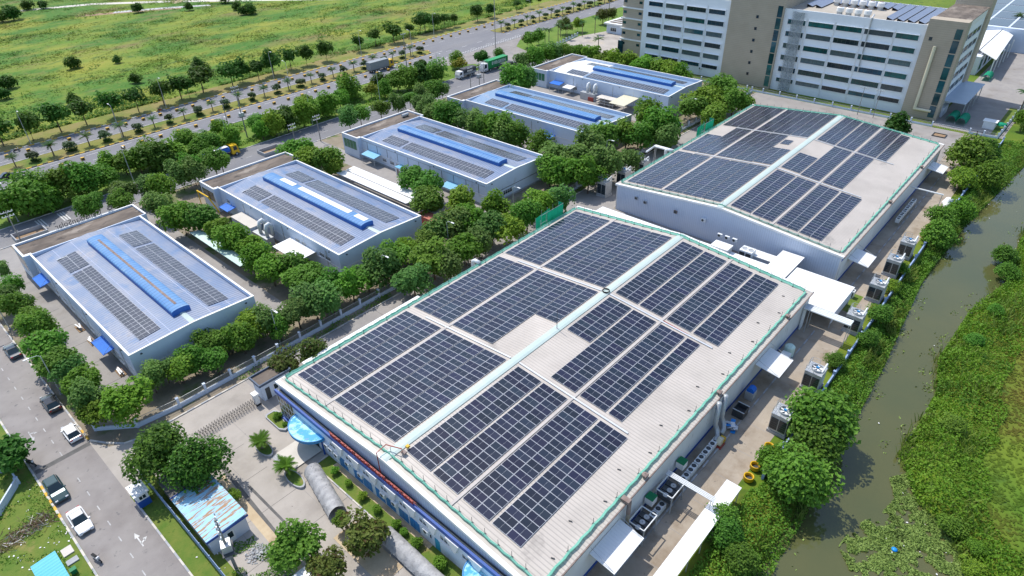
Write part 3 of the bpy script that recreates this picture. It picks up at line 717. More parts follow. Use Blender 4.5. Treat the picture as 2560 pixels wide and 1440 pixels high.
# glazed corner, curtain wall of bronze panes
for i in range(5):
    for j in range(3):
        y0 = at_front(65.6) + i * .80; z0 = .55 + j * 1.28
        o = MB().box(FXF - .05, y0 + .04, z0 + .04, FXF - .004, y0 + .76, z0 + 1.24).build('glass_panel', glass_gold, near_f)
b = MB()
for i in range(6): b.box(FXF - .09, at_front(65.6) + i * .8 - .03, .5, FXF - .003, at_front(65.6) + i * .8 + .03, 4.44)
for j in range(4): b.box(FXF - .085, at_front(65.6) + .04, .5 + j * 1.28, FXF - .003, at_front(69.6), .56 + j * 1.28)
b.build('curtain_wall_frame', trim_w, near_f)
MB().box(FXF - .5, at_front(66.2), 0, FXF - .003, at_front(69.9), .5).build('blue_planter_wall', blue_band, near_f)
for k in range(3):
    MB().box(FXF - .05, at_front(24.0) + k * 1.2 + .05, 1.0, FXF - .004, at_front(24.0) + k * 1.2 + 1.15, 4.3).build('glass_panel', glass_green, near_f)
# half-round entrance canopies
def canopy(label, yc, r, z):
    t = thing('entrance_canopy', label, 'canopy', (NX0 + FXF - .01, yc, 0))
    n = 28
    arc = [(-math.sin(math.pi * i / n) * r * .78, -math.cos(math.pi * i / n) * r) for i in range(n + 1)]
    MB().prism(arc[::-1], z, z + .10).build('deck', canopy_m, t)
    b = MB()
    for p, q in zip(arc, arc[1:]):
        b.quad((p[0], p[1], z - .28), (q[0], q[1], z - .28), (q[0] * 1.0, q[1] * 1.0, z + .17), (p[0], p[1], z + .17))
        k = .965
        b.quad((q[0] * k, q[1] * k, z - .28), (p[0] * k, p[1] * k, z - .28), (p[0] * k, p[1] * k, z + .17), (q[0] * k, q[1] * k, z + .17))
        b.quad((p[0], p[1], z + .17), (q[0], q[1], z + .17), (q[0] * k, q[1] * k, z + .17), (p[0] * k, p[1] * k, z + .17))
    b.build('rim', canopy_rim, t)
    for s_ in (-1, 1): MB().tube([(-.25, s_ * r * .85, 0), (-.25, s_ * r * .85, z)], .12, 10).build('column', blue_band, t)
    MB().box(-.03, -1.3, 0, -.005, 1.3, 2.3).build('glass_door', glass_green, t)
    return t
canopy('faded blue half round canopy above the entrance near the gate', 61.9, 3.35, 3.1)
canopy('pale blue half round canopy at the canal end of the facade', 28.6, 3.4, 3.1)
for k in range(7): rect('yard_joint', 9.9, 33.0 + k * 6.0, 24.0 if k < 5 else 20.0, 33.06 + k * 6.0, 0.019, patch)
for k in range(3): rect('yard_joint', 12.6 + k * 4.2, 31, 12.66 + k * 4.2, 74, 0.0205, concrete_dk)
for k in range(16): rect('lane_joint', 30 + k * 5.4, 15.7, 30.07 + k * 5.4, 20.0, 0.021, concrete_dk)
for k in range(10): rect('lane_joint', 30 + k * 7.0, 70.3, 30.07 + k * 7.0, 80.5, 0.019, patch)
rect('entrance_platform', 22.0, 59.8, 26.3, 64.0, 0.16, concrete_lt)
MB_ = MB()
for k in range(3): MB_.box(21.2 + k * .28, 59.8, 0.02, 22.0, 63.9, .06 + .045 * k)
tag(MB_.build('entrance_steps', grey_conc), kind='structure')
# red roof-edge sign: metal letters on a rail, seen too steeply to read
t = thing('roof_sign', 'long red metal letter sign standing along the blue front band', 'sign', (NX0 + FXF - .03, 0, 5.06))
for k in range(2): MB().box(.10, 40.2, .1 + k * .36, .14, 57.0, .14 + k * .36).build('rail', red_sign, t)
y = 56.6; k = 0
while y > 40.6:
    b = MB(); h = .62; w_ = .42 + .16 * random.random(); kind = k % 5
    def bar(ya, yb, za, zb): b.box(-.06, y - yb, za, .06, y - ya, zb)
    if kind in (0, 2): bar(0, .10, 0, h); bar(w_ - .1, w_, 0, h * .85); bar(.1, w_ - .1, h * .72, h * .86)
    elif kind == 1: bar(0, .1, 0, h * .85); bar(w_ - .1, w_, 0, h * .85); bar(.1, w_ - .1, 0, .12); bar(.1, w_ - .1, h * .72, h * .85)
    elif kind == 3: bar(.12, .24, 0, h * 1.15); w_ = .34
    else: bar(0, .1, .05, h * .8); bar(.1, w_, 0, .12); bar(.1, w_, h * .73, h * .86); bar(.1, w_ * .8, h * .36, h * .47)
    b.build('letter', red_sign, t)
    MB().box(.061, y - w_ / 2 - .02, 0, .30, y - w_ / 2 + .02, .04).build('bracket', steel_dk, t)
    y -= w_ + .14; k += 1

# ------------------------------------------------------------------ five small factories with blue roofs
SB = [(15.9, 36.1), (53.1, 73.0), (92.0, 112.3), (129.9, 149.2), (168.6, 188.6)]
SNAME = ['nearest', 'second', 'third', 'fourth', 'farthest']
SLAB = ['small white factory nearest the street with blue roof and rusty ventilator', 'second small white factory from the street, yellow frame at its front corner',
        'third small white factory from the street, sky blue awnings on its side', 'fourth small white factory from the street with plain blue roof',
        'fifth small white factory from the street with half white roof, before the office']
Y0, Y1, Y2 = 92.0, 137.0, 143.7
seam_m = mat('roof_seam_blue', (0.34, 0.40, 0.55), (0.42, 0.46, 0.58), .5, .5)
def small_factory(i):
    x0, x1 = SB[i]; W = x1 - x0; xm = W / 2
    t = thing('small_factory', SLAB[i], 'factory', (x0, Y0, 0), 0, 'row of small factories')
    D = Y1 - Y0; D2 = Y2 - Y0
    zt, zp, ze, zr = 5.6, 6.08, 4.85, 5.85
    for a, b in ((0, .22), (W - .22, W)):
        MB().box(a, 0.22, 0, b, D, zt).build('side_wall', wall_w, t)
    MB().extr([(0, 0), (W, 0), (W, zt), (xm, zp), (0, zt)], 1, 0, .22).build('end_wall', wall_w, t)
    # pale cornice caps
    for a in (-.05, W - .27): MB().box(a, 0.28, zt + .003, a + .32, D, zt + .10).build('coping', trim_w, t)
    MB().add([(-.05, -.06, zt), (W + .05, -.06, zt), (W + .05, .28, zt), (-.05, .28, zt), (xm, -.06, zp), (xm, .28, zp),
              (-.05, -.06, zt + .11), (W + .05, -.06, zt + .11), (W + .05, .28, zt + .11), (-.05, .28, zt + .11), (xm, -.06, zp + .11), (xm, .28, zp + .11)],
             [(6, 10, 11, 9), (10, 7, 8, 11), (0, 4, 10, 6), (4, 1, 7, 10), (3, 9, 11, 5), (5, 11, 8, 2), (0, 6, 9, 3), (1, 2, 8, 7)]).build('coping', trim_w, t)
    MB().box(.02, -.04, 2.55, W - .02, -.003, 2.66).build('string_course', trim_w if i != 2 else steel_dk, t)
    rm = [roof_blue, roof_blue, roof_blue, roof_blue2, roof_blue2][i]
    for s_ in (0, 1):
        xa, xb = (.22, xm) if s_ == 0 else (xm, W - .22)
        za, zb = (ze, zr) if s_ == 0 else (zr, ze)
        b = MB().quad((xa, .22, za), (xb, .22, zb), (xb, D, zb), (xa, D, za))
        b.build('roof_slope', rm, t)
        if i == 4 and True:
            b = MB().quad((xa + .01, 32.8, za + .012), (xb, 32.8, zb + .012), (xb, D, zb + .012), (xa + .01, D, za + .012)); b.build('white_roof_coating', roof_white, t)
        for k in (1, 2):                                          # pale lap seams along the slope
            x = xa + (xb - xa) * k / 3; z = za + (zb - za) * k / 3
            MB().box(x - .035, .4, z - .02, x + .035, D - .3, z + .02).build('roof_seam', seam_m, t)
    MB().extr([(xm - .45, zr - .05), (xm, zr + .03), (xm + .45, zr - .05), (xm, zr + .09)], 1, .25, 4.4).build('ridge_cap', cap_m, t)
    MB().box(xm - 7.4, D - 5.6, ze + .5, xm - 1.6, D - 5.45, ze + .56).build('snow_rail', alu, t) if i < 3 else None
    # flat-roofed entrance block at the road end
    bx0, bx1 = -1.1, W + 1.2
    b = MB(); h = 5.6
    b.box(bx0, D, 0, bx1, D + .25, h); b.box(bx0, D2 - .25, 0, bx1, D2, h); b.box(bx0, D + .25, 0, bx0 + .25, D2 - .25, h); b.box(bx1 - .25, D + .25, 0, bx1, D2 - .25, h)
    b.build('entrance_block', wall_w, t)
    c = MB()
    c.box(bx0 - .05, D2 - .28, h + .003, bx1 + .05, D2 + .05, h + .1); c.box(bx0 - .05, D - .05, h + .003, bx0 + .28, D2 - .28, h + .1); c.box(bx1 - .28, D - .05, h + .003, bx1 + .05, D2 - .28, h + .1)
    c.build('coping', trim_w, t)
    MB().quad((bx0 + .25, D + .25, h - .3), (bx1 - .25, D + .25, h - .3), (bx1 - .25, D2 - .25, h - .3), (bx0 + .25, D2 - .25, h - .3)).build('roof_deck', deck, t)
    MB().box(bx0 + .3, D + .3, h - .29, bx0 + 1.5, D + 1.1, h - .1).build('roof_hatch', trim_w, t)
    for k in range(4):                                            # tall tinted panes on the exposed end of the block
        MB().box(bx0 - .04, D + .9 + k * 1.35, 2.2, bx0 - .003, D + 2.1 + k * 1.35, 4.5).build('glass_panel', green_glass_bright if i in (2, 3, 4) else glass_dk, t)
    # ventilator monitor on the ridge
    ya, yb = (4.4, 40.6) if i < 4 else (4.4, 33.5)
    hw, z0, z1 = 1.45, zr - .25, 6.62
    n = 8
    prof = [(xm - hw, z0), (xm + hw, z0)] + [(xm + hw * math.cos(math.pi * k / n * .999), z1 - .14 + .34 * math.sin(math.pi * k / n)) for k in range(n + 1)]
    mo = MB()
    f0 = len(mo.f)
    mo.extr(prof, 1, ya, yb)
    mo.m[f0] = 1; mo.m[f0 + 1] = 1; mo.m[f0 + 2] = 1
    for q in range(len(mo.m)):
        f = mo.f[q]
        if len(f) == 4 and min(mo.v[k][2] for k in f) < z0 + .01: mo.m[q] = 1
    mo.build('roof_ventilator', [monitor_m, monitor_end], t)
    strip_m = rust if i in (0,) else (trim_w if i == 1 else monitor_end)
    if i in (0, 1, 2):
        if i == 1:
            for a, b_ in ((ya + .8, ya + 4.2), (ya + 6, ya + 24), (ya + 26, yb - 5)):
                MB().box(xm - .1, a, z1 + .17, xm + 1.1, b_, z1 + .225).build('skylight', trim_w, t)
        else:
            MB().box(xm - (.2 if i == 0 else .08), ya + 1.6, z1 + .17, xm + (.2 if i == 0 else .08), yb - 2.2, z1 + .225).build('ventilator_strip', strip_m, t)
    # windows on the street-facing side
    ws = {0: [6, 9, 13, 18, 22, 27, 31, 35], 1: [4.0, 6.0, 12, 14.2, 24, 41.6], 2: [5, 12.5, 24, 27.6, 30.6, 33.0, 36.0], 3: [12, 16], 4: [5, 34]}[i]
    for y in ws:
        window_part(t, 'window', 0, 0, y - .8, y + .8, 1.3 if i != 1 else 3.0, 2.2 if i != 1 else 3.9, glass_dk, trim_w, 3)
    if i == 2:
        window_part(t, 'window', 1, 0, 5.2, 8.2, 1.0, 2.1, glass_dk, trim_w, 4, sill=False)
        for k in range(11): MB().box(-.05, 2.5 + k * 4.0, 2.7, -.004, 2.58 + k * 4.0, 4.9).build('downpipe', steel_dk, t)
        MB().box(-.06, .3, 4.85, -.004, 44.6, 4.93).build('string_course', grey_conc, t)
        MB().box(-.1, .3, 2.6, -.004, 44.6, 2.72).build('string_course', trim_w, t)
    else:
        MB().box(-.06, .3, 2.62, -.004, 44.6, 2.74).build('string_course', trim_w, t)
    if i != 2:
        for k in range(6): MB().box(-.09, 4.2 + k * 7.6, .4, -.004, 4.32 + k * 7.6, 5.0).build('downpipe', pipe_w if k % 2 else galv, t)
    MB().box(-.035, .3, 0, -.0035, 44.8, .42).build('plinth', grey_conc, t); MB().box(.05, -.037, 0, W - .05, -.0035, .42).build('plinth', grey_conc, t)
    for k in range(3):
        MB().box(-.16, 3.0 + k * 14, 5.1, -.003, 3.25 + k * 14, 5.25).build('floodlight', steel_dk, t)
    for xx in (1.6, W - 1.6): MB().box(xx - .14, -.22, 5.05, xx + .14, -.003, 5.2).build('floodlight', steel_dk, t)
    # solar blocks
    def zs(x, y):
        lx = x - x0
        return ze + (zr - ze) * (1 - abs(lx - xm) / (xm - .22))
    for sd, xa in (('street', x0 + 2.75), ('far', x0 + W - 6.25)):
        solar_array('short block of solar panels, %s side of the %s small blue roof' % (sd, SNAME[i]), 'solar blocks on the small roofs', xa, xa + 3.4, 125.0, 131.9, zs, 2, 7, pv_glass2, 0)
        solar_array('long block of solar panels, %s side of the %s small blue roof' % (sd, SNAME[i]), 'solar blocks on the small roofs', xa, xa + 3.4, 95.4, 124.0, zs, 2, 28, pv_glass2, 0)
    return t
small = [small_factory(i) for i in range(5)]
# tall cylinder boiler lying on the third entrance roof
t = thing('roof_tank', 'grey horizontal water tank on the third flat entrance roof', 'tank', (110.0, 140.6, 5.31))
MB().tube([(-1.1, 0, .55), (1.1, 0, .55)], .42, 14).build('drum', galv, t, smooth=False)
for s_ in (-.7, .7): MB().box(s_ - .1, -.4, 0, s_ + .1, .4, .25).build('stand', steel_dk, t)
# rooftop letters of the nearest block, facing the road, so seen from behind
t = thing('roof_sign', 'mirrored grey letters and sunburst emblem standing on the nearest entrance roof', 'sign', (0, 143.95, 5.72))
def letter(ch, size, m, parent, x, sx=-1, rot=math.pi):
    c = bpy.data.curves.new('letter', 'FONT'); c.body = ch; c.size = size; c.extrude = .05
    o = bpy.data.objects.new('letter', c); col.objects.link(o)
    bpy.context.view_layer.update()
    dg = bpy.context.evaluated_depsgraph_get()
    me = bpy.data.meshes.new_from_object(o.evaluated_get(dg))
    xs = [v.co.x for v in me.vertices]
    w = max(xs) - min(xs); mn = min(xs)
    for v in me.vertices: v.co.x -= mn
    bpy.data.objects.remove(o)
    me.materials.clear(); me.materials.append(m)
    q = link('letter', me, parent, (x, 0, 0)); q.rotation_euler = (R(90), 0, rot)
    return w
xx = 31.2
for ch in 'CanadianSolar':
    w = letter(ch, 1.5, sign_grey, t, xx); xx -= w + .13
for k in range(9):
    a = 2 * math.pi * k / 9
    b = MB(); c_, s_ = math.cos(a), math.sin(a)
    p = lambda r, q: (33.0 + c_ * r - s_ * q, 0, .62 + s_ * r + c_ * q)
    pts = [p(.16, 0), p(.36, .13), p(.66, 0), p(.36, -.13)]
    b.add([(x, -.05, z) for x, _, z in pts] + [(x, .05, z) for x, _, z in pts], [(0, 1, 2, 3), (7, 6, 5, 4), (0, 4, 5, 1), (1, 5, 6, 2), (2, 6, 7, 3), (3, 7, 4, 0)])
    b.build('emblem_ray', sign_grey, t)
MB().box(21.4, -.04, -.08, 33.6, .04, -.01).build('base_rail', galv, t)
# yellow steel corner frame on the second block
t = thing('corner_sign_frame', 'yellow steel frame leaning at the front corner of the second small factory', 'frame', (51.4, 138.0, 0))
MB().tube([(-.6, 5.4, 3.9), (-.6, 0, 3.9)], .16, 6).build('beam', cab_yellow, t)
MB().tube([(-.6, 0.2, 3.9), (.2, -1.6, .3)], .16, 6).build('brace', cab_yellow, t)
MB().tube([(-.6, 5.3, 3.9), (-.6, 5.3, 0)], .1, 6).build('post', cab_yellow, t)

# awnings: a tilted sheet with posts or stays
def awning(name, label, x0, x1, y0, y1, z_in, z_out, m, side, group=None, thick=.10, posts=False, cat='awning'):
    """side: which edge hangs on the wall ('+x', '-x', '+y'); z_in at that edge, z_out at the free edge"""
    t = thing(name, label, cat, ((x0 + x1) / 2, (y0 + y1) / 2, 0), 0, group)
    cx, cy = (x0 + x1) / 2, (y0 + y1) / 2
    z = lambda x, y: z_in if (side == '+x' and x == x1) or (side == '-x' and x == x0) or (side == '+y' and y == y1) else z_out
    c = [(x0, y0), (x1, y0), (x1, y1), (x0, y1)]
    v = [(x - cx, y - cy, z(x, y)) for x, y in c] + [(x - cx, y - cy, z(x, y) - thick) for x, y in c]
    MB().add(v, [(0, 1, 2, 3), (7, 6, 5, 4), (0, 4, 5, 1), (1, 5, 6, 2), (2, 6, 7, 3), (3, 7, 4, 0)]).build('sheet', m, t)
    fx = {'+x': [(x0 + .1, y0 + .15), (x0 + .1, y1 - .15)], '-x': [(x1 - .1, y0 + .15), (x1 - .1, y1 - .15)], '+y': [(x0 + .15, y0 + .1), (x1 - .15, y0 + .1)]}[side]
    for x, y in fx:
        if posts: MB().tube([(x - cx, y - cy, 0), (x - cx, y - cy, z_out - thick)], .06, 6).build('post', galv, t)
        else:
            e = {'+x': (x1, y), '-x': (x0, y), '+y': (x, y1)}[side]
            MB().tube([(x - cx, y - cy, z_out), (e[0] - cx, e[1] - cy, z_in + .9)], .03, 5).build('stay', galv, t)
    return t
awning('door_awning', 'bright blue awning over the lower side door of the nearest small factory', 14.15, 15.88, 99.9, 104.9, 2.95, 2.6, awn_blue, '+x')
awning('door_awning', 'bright blue awning near the entrance block of the nearest small factory', 14.15, 15.88, 129.2, 133.9, 2.95, 2.6, awn_blue, '+x')
awning('door_awning', 'blue awning over the side door of the second small factory', 51.0, 53.08, 130.6, 134.4, 2.95, 2.6, awn_blue, '+x')
awning('door_awning', 'sky blue awning over the side entrance of the third small factory', 89.6, 91.98, 129.2, 134.4, 2.9, 2.5, awn_sky, '+x', posts=True)
awning('door_awning', 'sky blue awning at the tree end of the third small factory', 89.6, 91.98, 99.4, 104.6, 2.9, 2.5, awn_sky, '+x', posts=True)
awning('door_awning', 'blue awning half hidden by trees on the fourth small factory', 127.9, 129.88, 103, 107, 2.9, 2.5, awn_blue, '+x')
awning('door_awning', 'blue awning at the entrance of the farthest small factory', 165.8, 168.58, 130.4, 134.6, 2.9, 2.6, awn_blue, '+x', posts=True)
awning('door_awning', 'small pale awning beside ducts on the farthest small factory', 165.6, 168.58, 125.6, 129.0, 2.6, 2.3, white_sheet, '+x', posts=True)
awning('loading_canopy', 'broad white loading canopy on the side of the second small factory', 48.9, 53.08, 99.9, 108.6, 3.4, 3.2, white_sheet, '+x', posts=True, cat='canopy')
awning('loading_canopy', 'striped cream loading canopy on the side of the farthest small factory', 160.4, 168.58, 101.8, 107.2, 3.4, 3.0, cream_sheet, '+x', posts=True, cat='canopy')
awning('carport_roof', 'long mint green carport roof between the first two small factories', 41.3, 43.6, 107.6, 127.8, 2.7, 2.4, mint_sheet, '-x', posts=True, cat='carport')
awning('carport_roof', 'white carport roof nearer the second factory, in the gap before the third', 78.4, 80.9, 103.6, 129.4, 2.6, 2.4, white_sheet, '-x', posts=True, cat='carport')
awning('carport_roof', 'white carport roof nearer the third factory, behind the second factory', 81.2, 83.6, 103.6, 129.4, 2.4, 2.6, white_sheet, '-x', posts=True, cat='carport')
awning('carport_roof', 'long white carport roof in the lane beside the near large roof', 33.0, 56.0, 70.2, 73.9, 3.3, 2.9, white_sheet, '+y', posts=True, cat='carport')
awning('loading_awning', 'white awning on the canal wall of the near factory, lower end', 35.3, 41.0, 19.3, 22.53, 3.7, 3.2, white_sheet, '+y', cat='awning')
awning('loading_awning', 'white awning halfway along the canal wall of the near factory', 75.6, 80.6, 18.9, 22.53, 3.7, 3.2, white_sheet, '+y', cat='awning')
awning('loading_awning', 'white awning on the canal wall at the near end of the far factory', 113.6, 118.4, 19.0, 22.53, 3.7, 3.2, white_sheet, '+y', cat='awning')
awning('loading_awning', 'white awning on the canal wall at the far end of the far factory', 165.0, 170.0, 19.2, 22.53, 3.7, 3.2, white_sheet, '+y', cat='awning')
# white link roof between the two large factories
t = thing('link_roof', 'bright white low roof bridging the gap between the two large factories', 'roof', (96, 40, 0))
MB().box(-.4, -21.5, 3.4, 9.2, -11.6, 3.55).build('sheet', white_sheet, t)
MB().box(1.2, -11.5, 3.7, 12.8, -7.5, 3.85).build('sheet', white_sheet, t)
MB().box(-.4, -7.4, 3.5, 6.6, 28.5, 3.65).build('sheet', white_sheet, t)
for x, y in ((.3, -21.2), (8.9, -21.2), (8.9, -12.2), (6.2, 27.5), (6.2, 10)): MB().tube([(x, y, 0), (x, y, 3.4)], .1, 6).build('post', galv, t)
MB().box(.0, -21.4, 1.2, 9.0, -21.3, 3.3).build('side_curtain', shed_wall, t)
t = thing('lean_to_shed', 'small white roofed hut against the grey cladding gable', 'shed', (106.0, 34.5, 0))
MB().box(-1.0, -2.4, 0, 1.0, 2.4, 3.0).build('wall', wall_w, t); MB().box(-1.3, -2.7, 3.003, 1.2, 2.7, 3.12).build('roof', white_sheet, t)
t = thing('equipment_hut', 'grey plant box with white lid standing on the white link roof', 'plant box', (101.6, 41.2, 3.65))
MB().box(-1.1, -1.6, 0, 1.1, 1.6, 1.2).build('box', galv, t); MB().box(-1.2, -1.7, 1.203, 1.2, 1.7, 1.28).build('lid', trim_w, t)
t = thing('chiller', 'white twin fan chiller box beside the grey cladding gable', 'chiller', (104.6, 37.4, 2.2))
MB().box(-1.0, -1.2, 0, 1.0, 1.2, 1.9).build('casing', pipe_w, t)
for s_ in (-.6, .6):
    MB().lathe([(.48, 1.9), (.48, 1.98), (.40, 1.98), (.40, 1.92), (0.02, 1.92)], 0, s_, 14).build('fan', galv, t)
    MB().box(-1.02, s_ - .5, .3, -1.003, s_ + .5, 1.6).build('grille', steel_dk, t)
MB().box(-.9, -1.1, -2.2, .9, 1.1, 0).build('stand', steel_dk, t)
for k, y in enumerate((44.4, 42.9, 41.4)):
    ac('white condenser in the row of three by the grey gable, %s from the ridge' % ORD[k], 106.4, y - .6, 3.68)
ac('single white condenser hung on the grey gable under the ridge', 109.38, 48.9, 4.0)
for k, (y, z) in enumerate(((64.6, 4.3), (62.4, 4.0), (55.2, 4.1), (30.9, 3.2))):
    t = thing('wall_fan', 'small round exhaust fan on the grey gable, %s from the tree side' % ORD[k], 'fan', (109.4, y, z), 0, 'exhaust fans on the grey gable')
    MB().box(-.3, -.32, -.32, -.001, .32, .32).build('housing', galv if k != 2 else rust, t)
    MB().box(-.36, -.24, -.24, -.301, .24, .24).build('grille', steel_dk, t)

# ------------------------------------------------------------------ office block
t = office = thing('office_building', 'tall white six storey office block with tan tiled towers', 'office building', (211.5, 0, 0))
DEP = 26.0
HT = 23.7
MB().box(0, 40.2, 0, DEP, 79.5, HT).build('wing', office_w, t)
MB().box(0, 96.8, 0, DEP, 129.2, HT + .3).build('wing', office_w, t)
MB().box(-.8, 79.5, 0, DEP + 1, 96.8, 30.5).build('stair_tower', tan_brick, t)
MB().box(-.8, 31.0, 0, 3.2, 40.2, 26.2).build('stair_tower', tan_brick, t)
MB().box(3.2, 31.6, 0, DEP, 40.2, 24.0).build('end_wing', office_w, t)
MB().box(DEP, 31.0, 0, DEP + 6, 40.2, 29.5).build('stair_tower', tan_brick, t)
MB().box(1.0, 31.3, 24.01, 24.0, 39.6, 25.9).build('penthouse', trim_w, t); MB().box(.8, 31.1, 25.91, 24.5, 39.9, 26.1).build('penthouse_roof', deck, t)
MB().box(0.6, 129.2, 0, 14, 138.0, 22.5).build('stair_tower', tan_brick, t)
for z in (7.4, 11.0, 14.6, 18.2, 21.8): MB().box(.1, 129.25, z, .59, 138.4, z + .42).build('ledge', trim_w, t)
for z in (5.6, 9.2, 12.8, 16.4, 20.0):
    for y in (130.1, 136.4): window_part(t, 'window', 0, .6, y, y + 1.3, z, z + .9, glass_green, steel_dk, 1, sill=False)
MB().box(.1, 137.0, .3, .58, 139.0, 6.8).build('glass_bay', glass_green, t)
# parapets and flat roofs
b = MB()
for (ya, yb, hh) in ((40.2, 79.5, HT), (96.8, 129.2, HT + .3)):
    MB().box(0, ya, hh + .003, .3, yb, hh + .7).build('parapet', office_w, t); MB().box(DEP - .3, ya, hh + .003, DEP, yb, hh + .7).build('parapet', office_w, t)
deck_pale = mat('pale_roof_deck', (0.36, 0.33, 0.28), (0.43, 0.39, 0.33), 0.2, 0.9)
MB().quad((.3, 40.3, HT + .02), (DEP - .3, 40.3, HT + .02), (DEP - .3, 79.4, HT + .02), (.3, 79.4, HT + .02)).build('roof_deck', deck_pale, t)
MB().quad((.3, 97, HT + .32), (DEP - .3, 97, HT + .32), (DEP - .3, 129, HT + .32), (.3, 129, HT + .32)).build('roof_deck', deck_pale, t)
rows_z = [(20.15, 21.55), (16.65, 18.1), (13.1, 14.6), (9.55, 11.05), (5.95, 7.5), (2.75, 4.0)]
cols = [(72.6, 78.0), (64.4, 71.7), (56.4, 63.6), (48.1, 55.7), (41.6, 47.4), (121.5, 127.1), (113.5, 120.4), (105.3, 112.4), (98.5, 104.3)]
for ya, yb in cols:
    for z0, z1 in rows_z:
        wo = window_part(t, 'window', 0, 0, ya, yb, z0, z1, random.choice((glass_green, glass_green, glass_green, glass_dk, glass_blind)), steel_dk, 6 if yb - ya > 6.5 else 4)
        MB().box(-.42, ya - .12, z1 + .02, -.003, yb + .12, z1 + .16).build('lintel', office_w, wo)
        MB().box(-.34, ya - .12, z0 - .3, -.003, ya - .02, z1 + .02).build('reveal', office_w, wo)
for y in (72.15, 64.0, 56.0, 47.75, 121.0, 112.95, 104.8):
    MB().box(-.14, y - .09, 0, -.003, y + .09, 22.4).build('downpipe', trim_w, t)
MB().tube([(-.25, 54.6, 9.6), (-.25, 54.6, 24.6), (1.2, 54.6, 25.2)], .22, 8).build('flue', galv, t)
MB().tube([(-1.25, 36.9, 2.4), (-1.25, 36.9, 19.6)], .42, 10).build('duct', cream_sheet, t)
MB().tube([(-1.25, 36.9, 2.6), (-1.25, 32.8, 2.6)], .38, 10).build('duct', cream_sheet, t)
for z in (4, 8, 12, 16): MB().box(-1.3, 36.6, z, -.803, 37.2, z + .2).build('duct_bracket', galv, t)
for k, z in enumerate((3.2, 6.7, 10.2, 13.7, 17.2, 20.7)):
    window_part(t, 'window', 0, -.8, 87.0, 87.8, z, z + .9, glass_dk, steel_dk, 1, sill=False)
MB().box(-.86, 38.2, 20.8, -.803, 39.0, 21.7).build('window', glass_dk, t)
for k in range(7):
    z0 = .8 + k * 3.5
    MB().box(-.87, 31.75, z0, -.803, 33.3, z0 + 3.2 if k < 6 else z0 + 2.6).build('stair_window', glass_green, t)
    MB().box(-.87, 79.9, z0, -.803, 81.4, z0 + 3.2).build('stair_window', glass_green, t)
for k in range(6):
    for j in range(4):
        xa = 4.0 + j * 5.2; z0 = 2.75 + 3.48 * k
        if k == 0: continue
        window_part(t, 'window', 1, 31.6, xa, xa + 4.2, z0, z0 + 1.4, glass_green, steel_dk, 4)
MB().box(4, 25.8, 4.5, 28, 31.58, 4.62).build('side_canopy', grey_sheet, t)
for x in (5, 12, 19, 26): MB().tube([(x, 26.0, 0), (x, 26.0, 4.5)], .12, 6).build('canopy_post', galv, t)
MB().box(3.5, 30.5, 0, 9.5, 31.58, 2.6).build('lobby', shed_wall, t)
# mesh-wrapped scaffold on the wall
MB().box(-.9, 73.2, .5, -.35, 76.4, 23.9).build('scaffold_net', mat('grey_scaffold_net', (0.30, 0.34, 0.36), (0.42, 0.46, 0.48), 1.2, .8, alpha=.45, lo=.45, hi=.55), t)
MB().box(-1.0, 73.0, 0, -.9, 73.1, 24).box(-1.0, 76.5, 0, -.9, 76.6, 24).build('scaffold_pole', galv, t)
for k, (y, z) in enumerate(((119.8, 2.0), (121.6, 1.9), (112.6, 2.0), (104.6, 2.0))):
    ac('condenser low on the office wall, %s from the tan tower' % ORD[3 - k], 211.45, y, z)
# rooftop fans and solar rows
for k in range(10):
    x, y = (228.0, 70.2 - (k % 6) * 2.55) if k < 6 else (214.6, 64.6 - (k - 6) * 2.55)
    r_ = 'back' if k < 6 else 'front'; n_ = k if k < 6 else k - 6
    tt = thing('roof_exhaust_fan', 'white mushroom exhaust fan on the office roof, %s row, %s from the tan tower' % (r_, ORD[n_]), 'exhaust fan', (x, y, HT + .02), 0, 'exhaust fans on the office roof')
    MB().lathe([(.8, 0), (.8, .9)], 0, 0, 16).build('base', galv, tt)
    MB().lathe([(1.0, .9), (1.05, 1.1), (1.0, 2.0), (.62, 2.25)], 0, 0, 16).build('drum', trim_w, tt)
    MB().lathe([(.6, 2.26), (.6, 2.36), (.02, 2.4)], 0, 0, 16).build('cap', rust, tt)
pv_dark = mat('tilted_solar_sheet', (0.18, 0.21, 0.29), (0.22, 0.25, 0.33), .3, .3, spec=.5)
prow = [(42.6 + k * 2.75, 3.0 if k < 4 else (17.5 if k < 11 else 9), 25.5) for k in range(13)]
for k, (y, xa, xb) in enumerate(prow):
    tt = thing('solar_row', 'tilted rooftop solar row on the office, %s from its end wing' % ORD[k], 'solar row', (211.5 + xa, y, HT + .02), 0, 'tilted solar rows on the office roof')
    n = max(2, round((xb - xa) / 2.2)); pw = (xb - xa) / n
    me = MB().add([(.02, -.85, .35), (pw - .02, -.85, .35), (pw - .02, .85, .95), (.02, .85, .95), (.02, -.85, .30), (pw - .02, -.85, .30), (pw - .02, .85, .90), (.02, .85, .90)],
                  [(0, 1, 2, 3), (7, 6, 5, 4), (0, 4, 5, 1), (1, 5, 6, 2), (2, 6, 7, 3), (3, 7, 4, 0)]).mesh('panel', pv_dark)
    for q in range(n): link('panel', me, tt, (q * pw, 0, 0))
    MB().box(0, -.8, 0, xb - xa, -.74, .3).box(0, .74, 0, xb - xa, .8, .88).build('rack', steel_dk, tt)
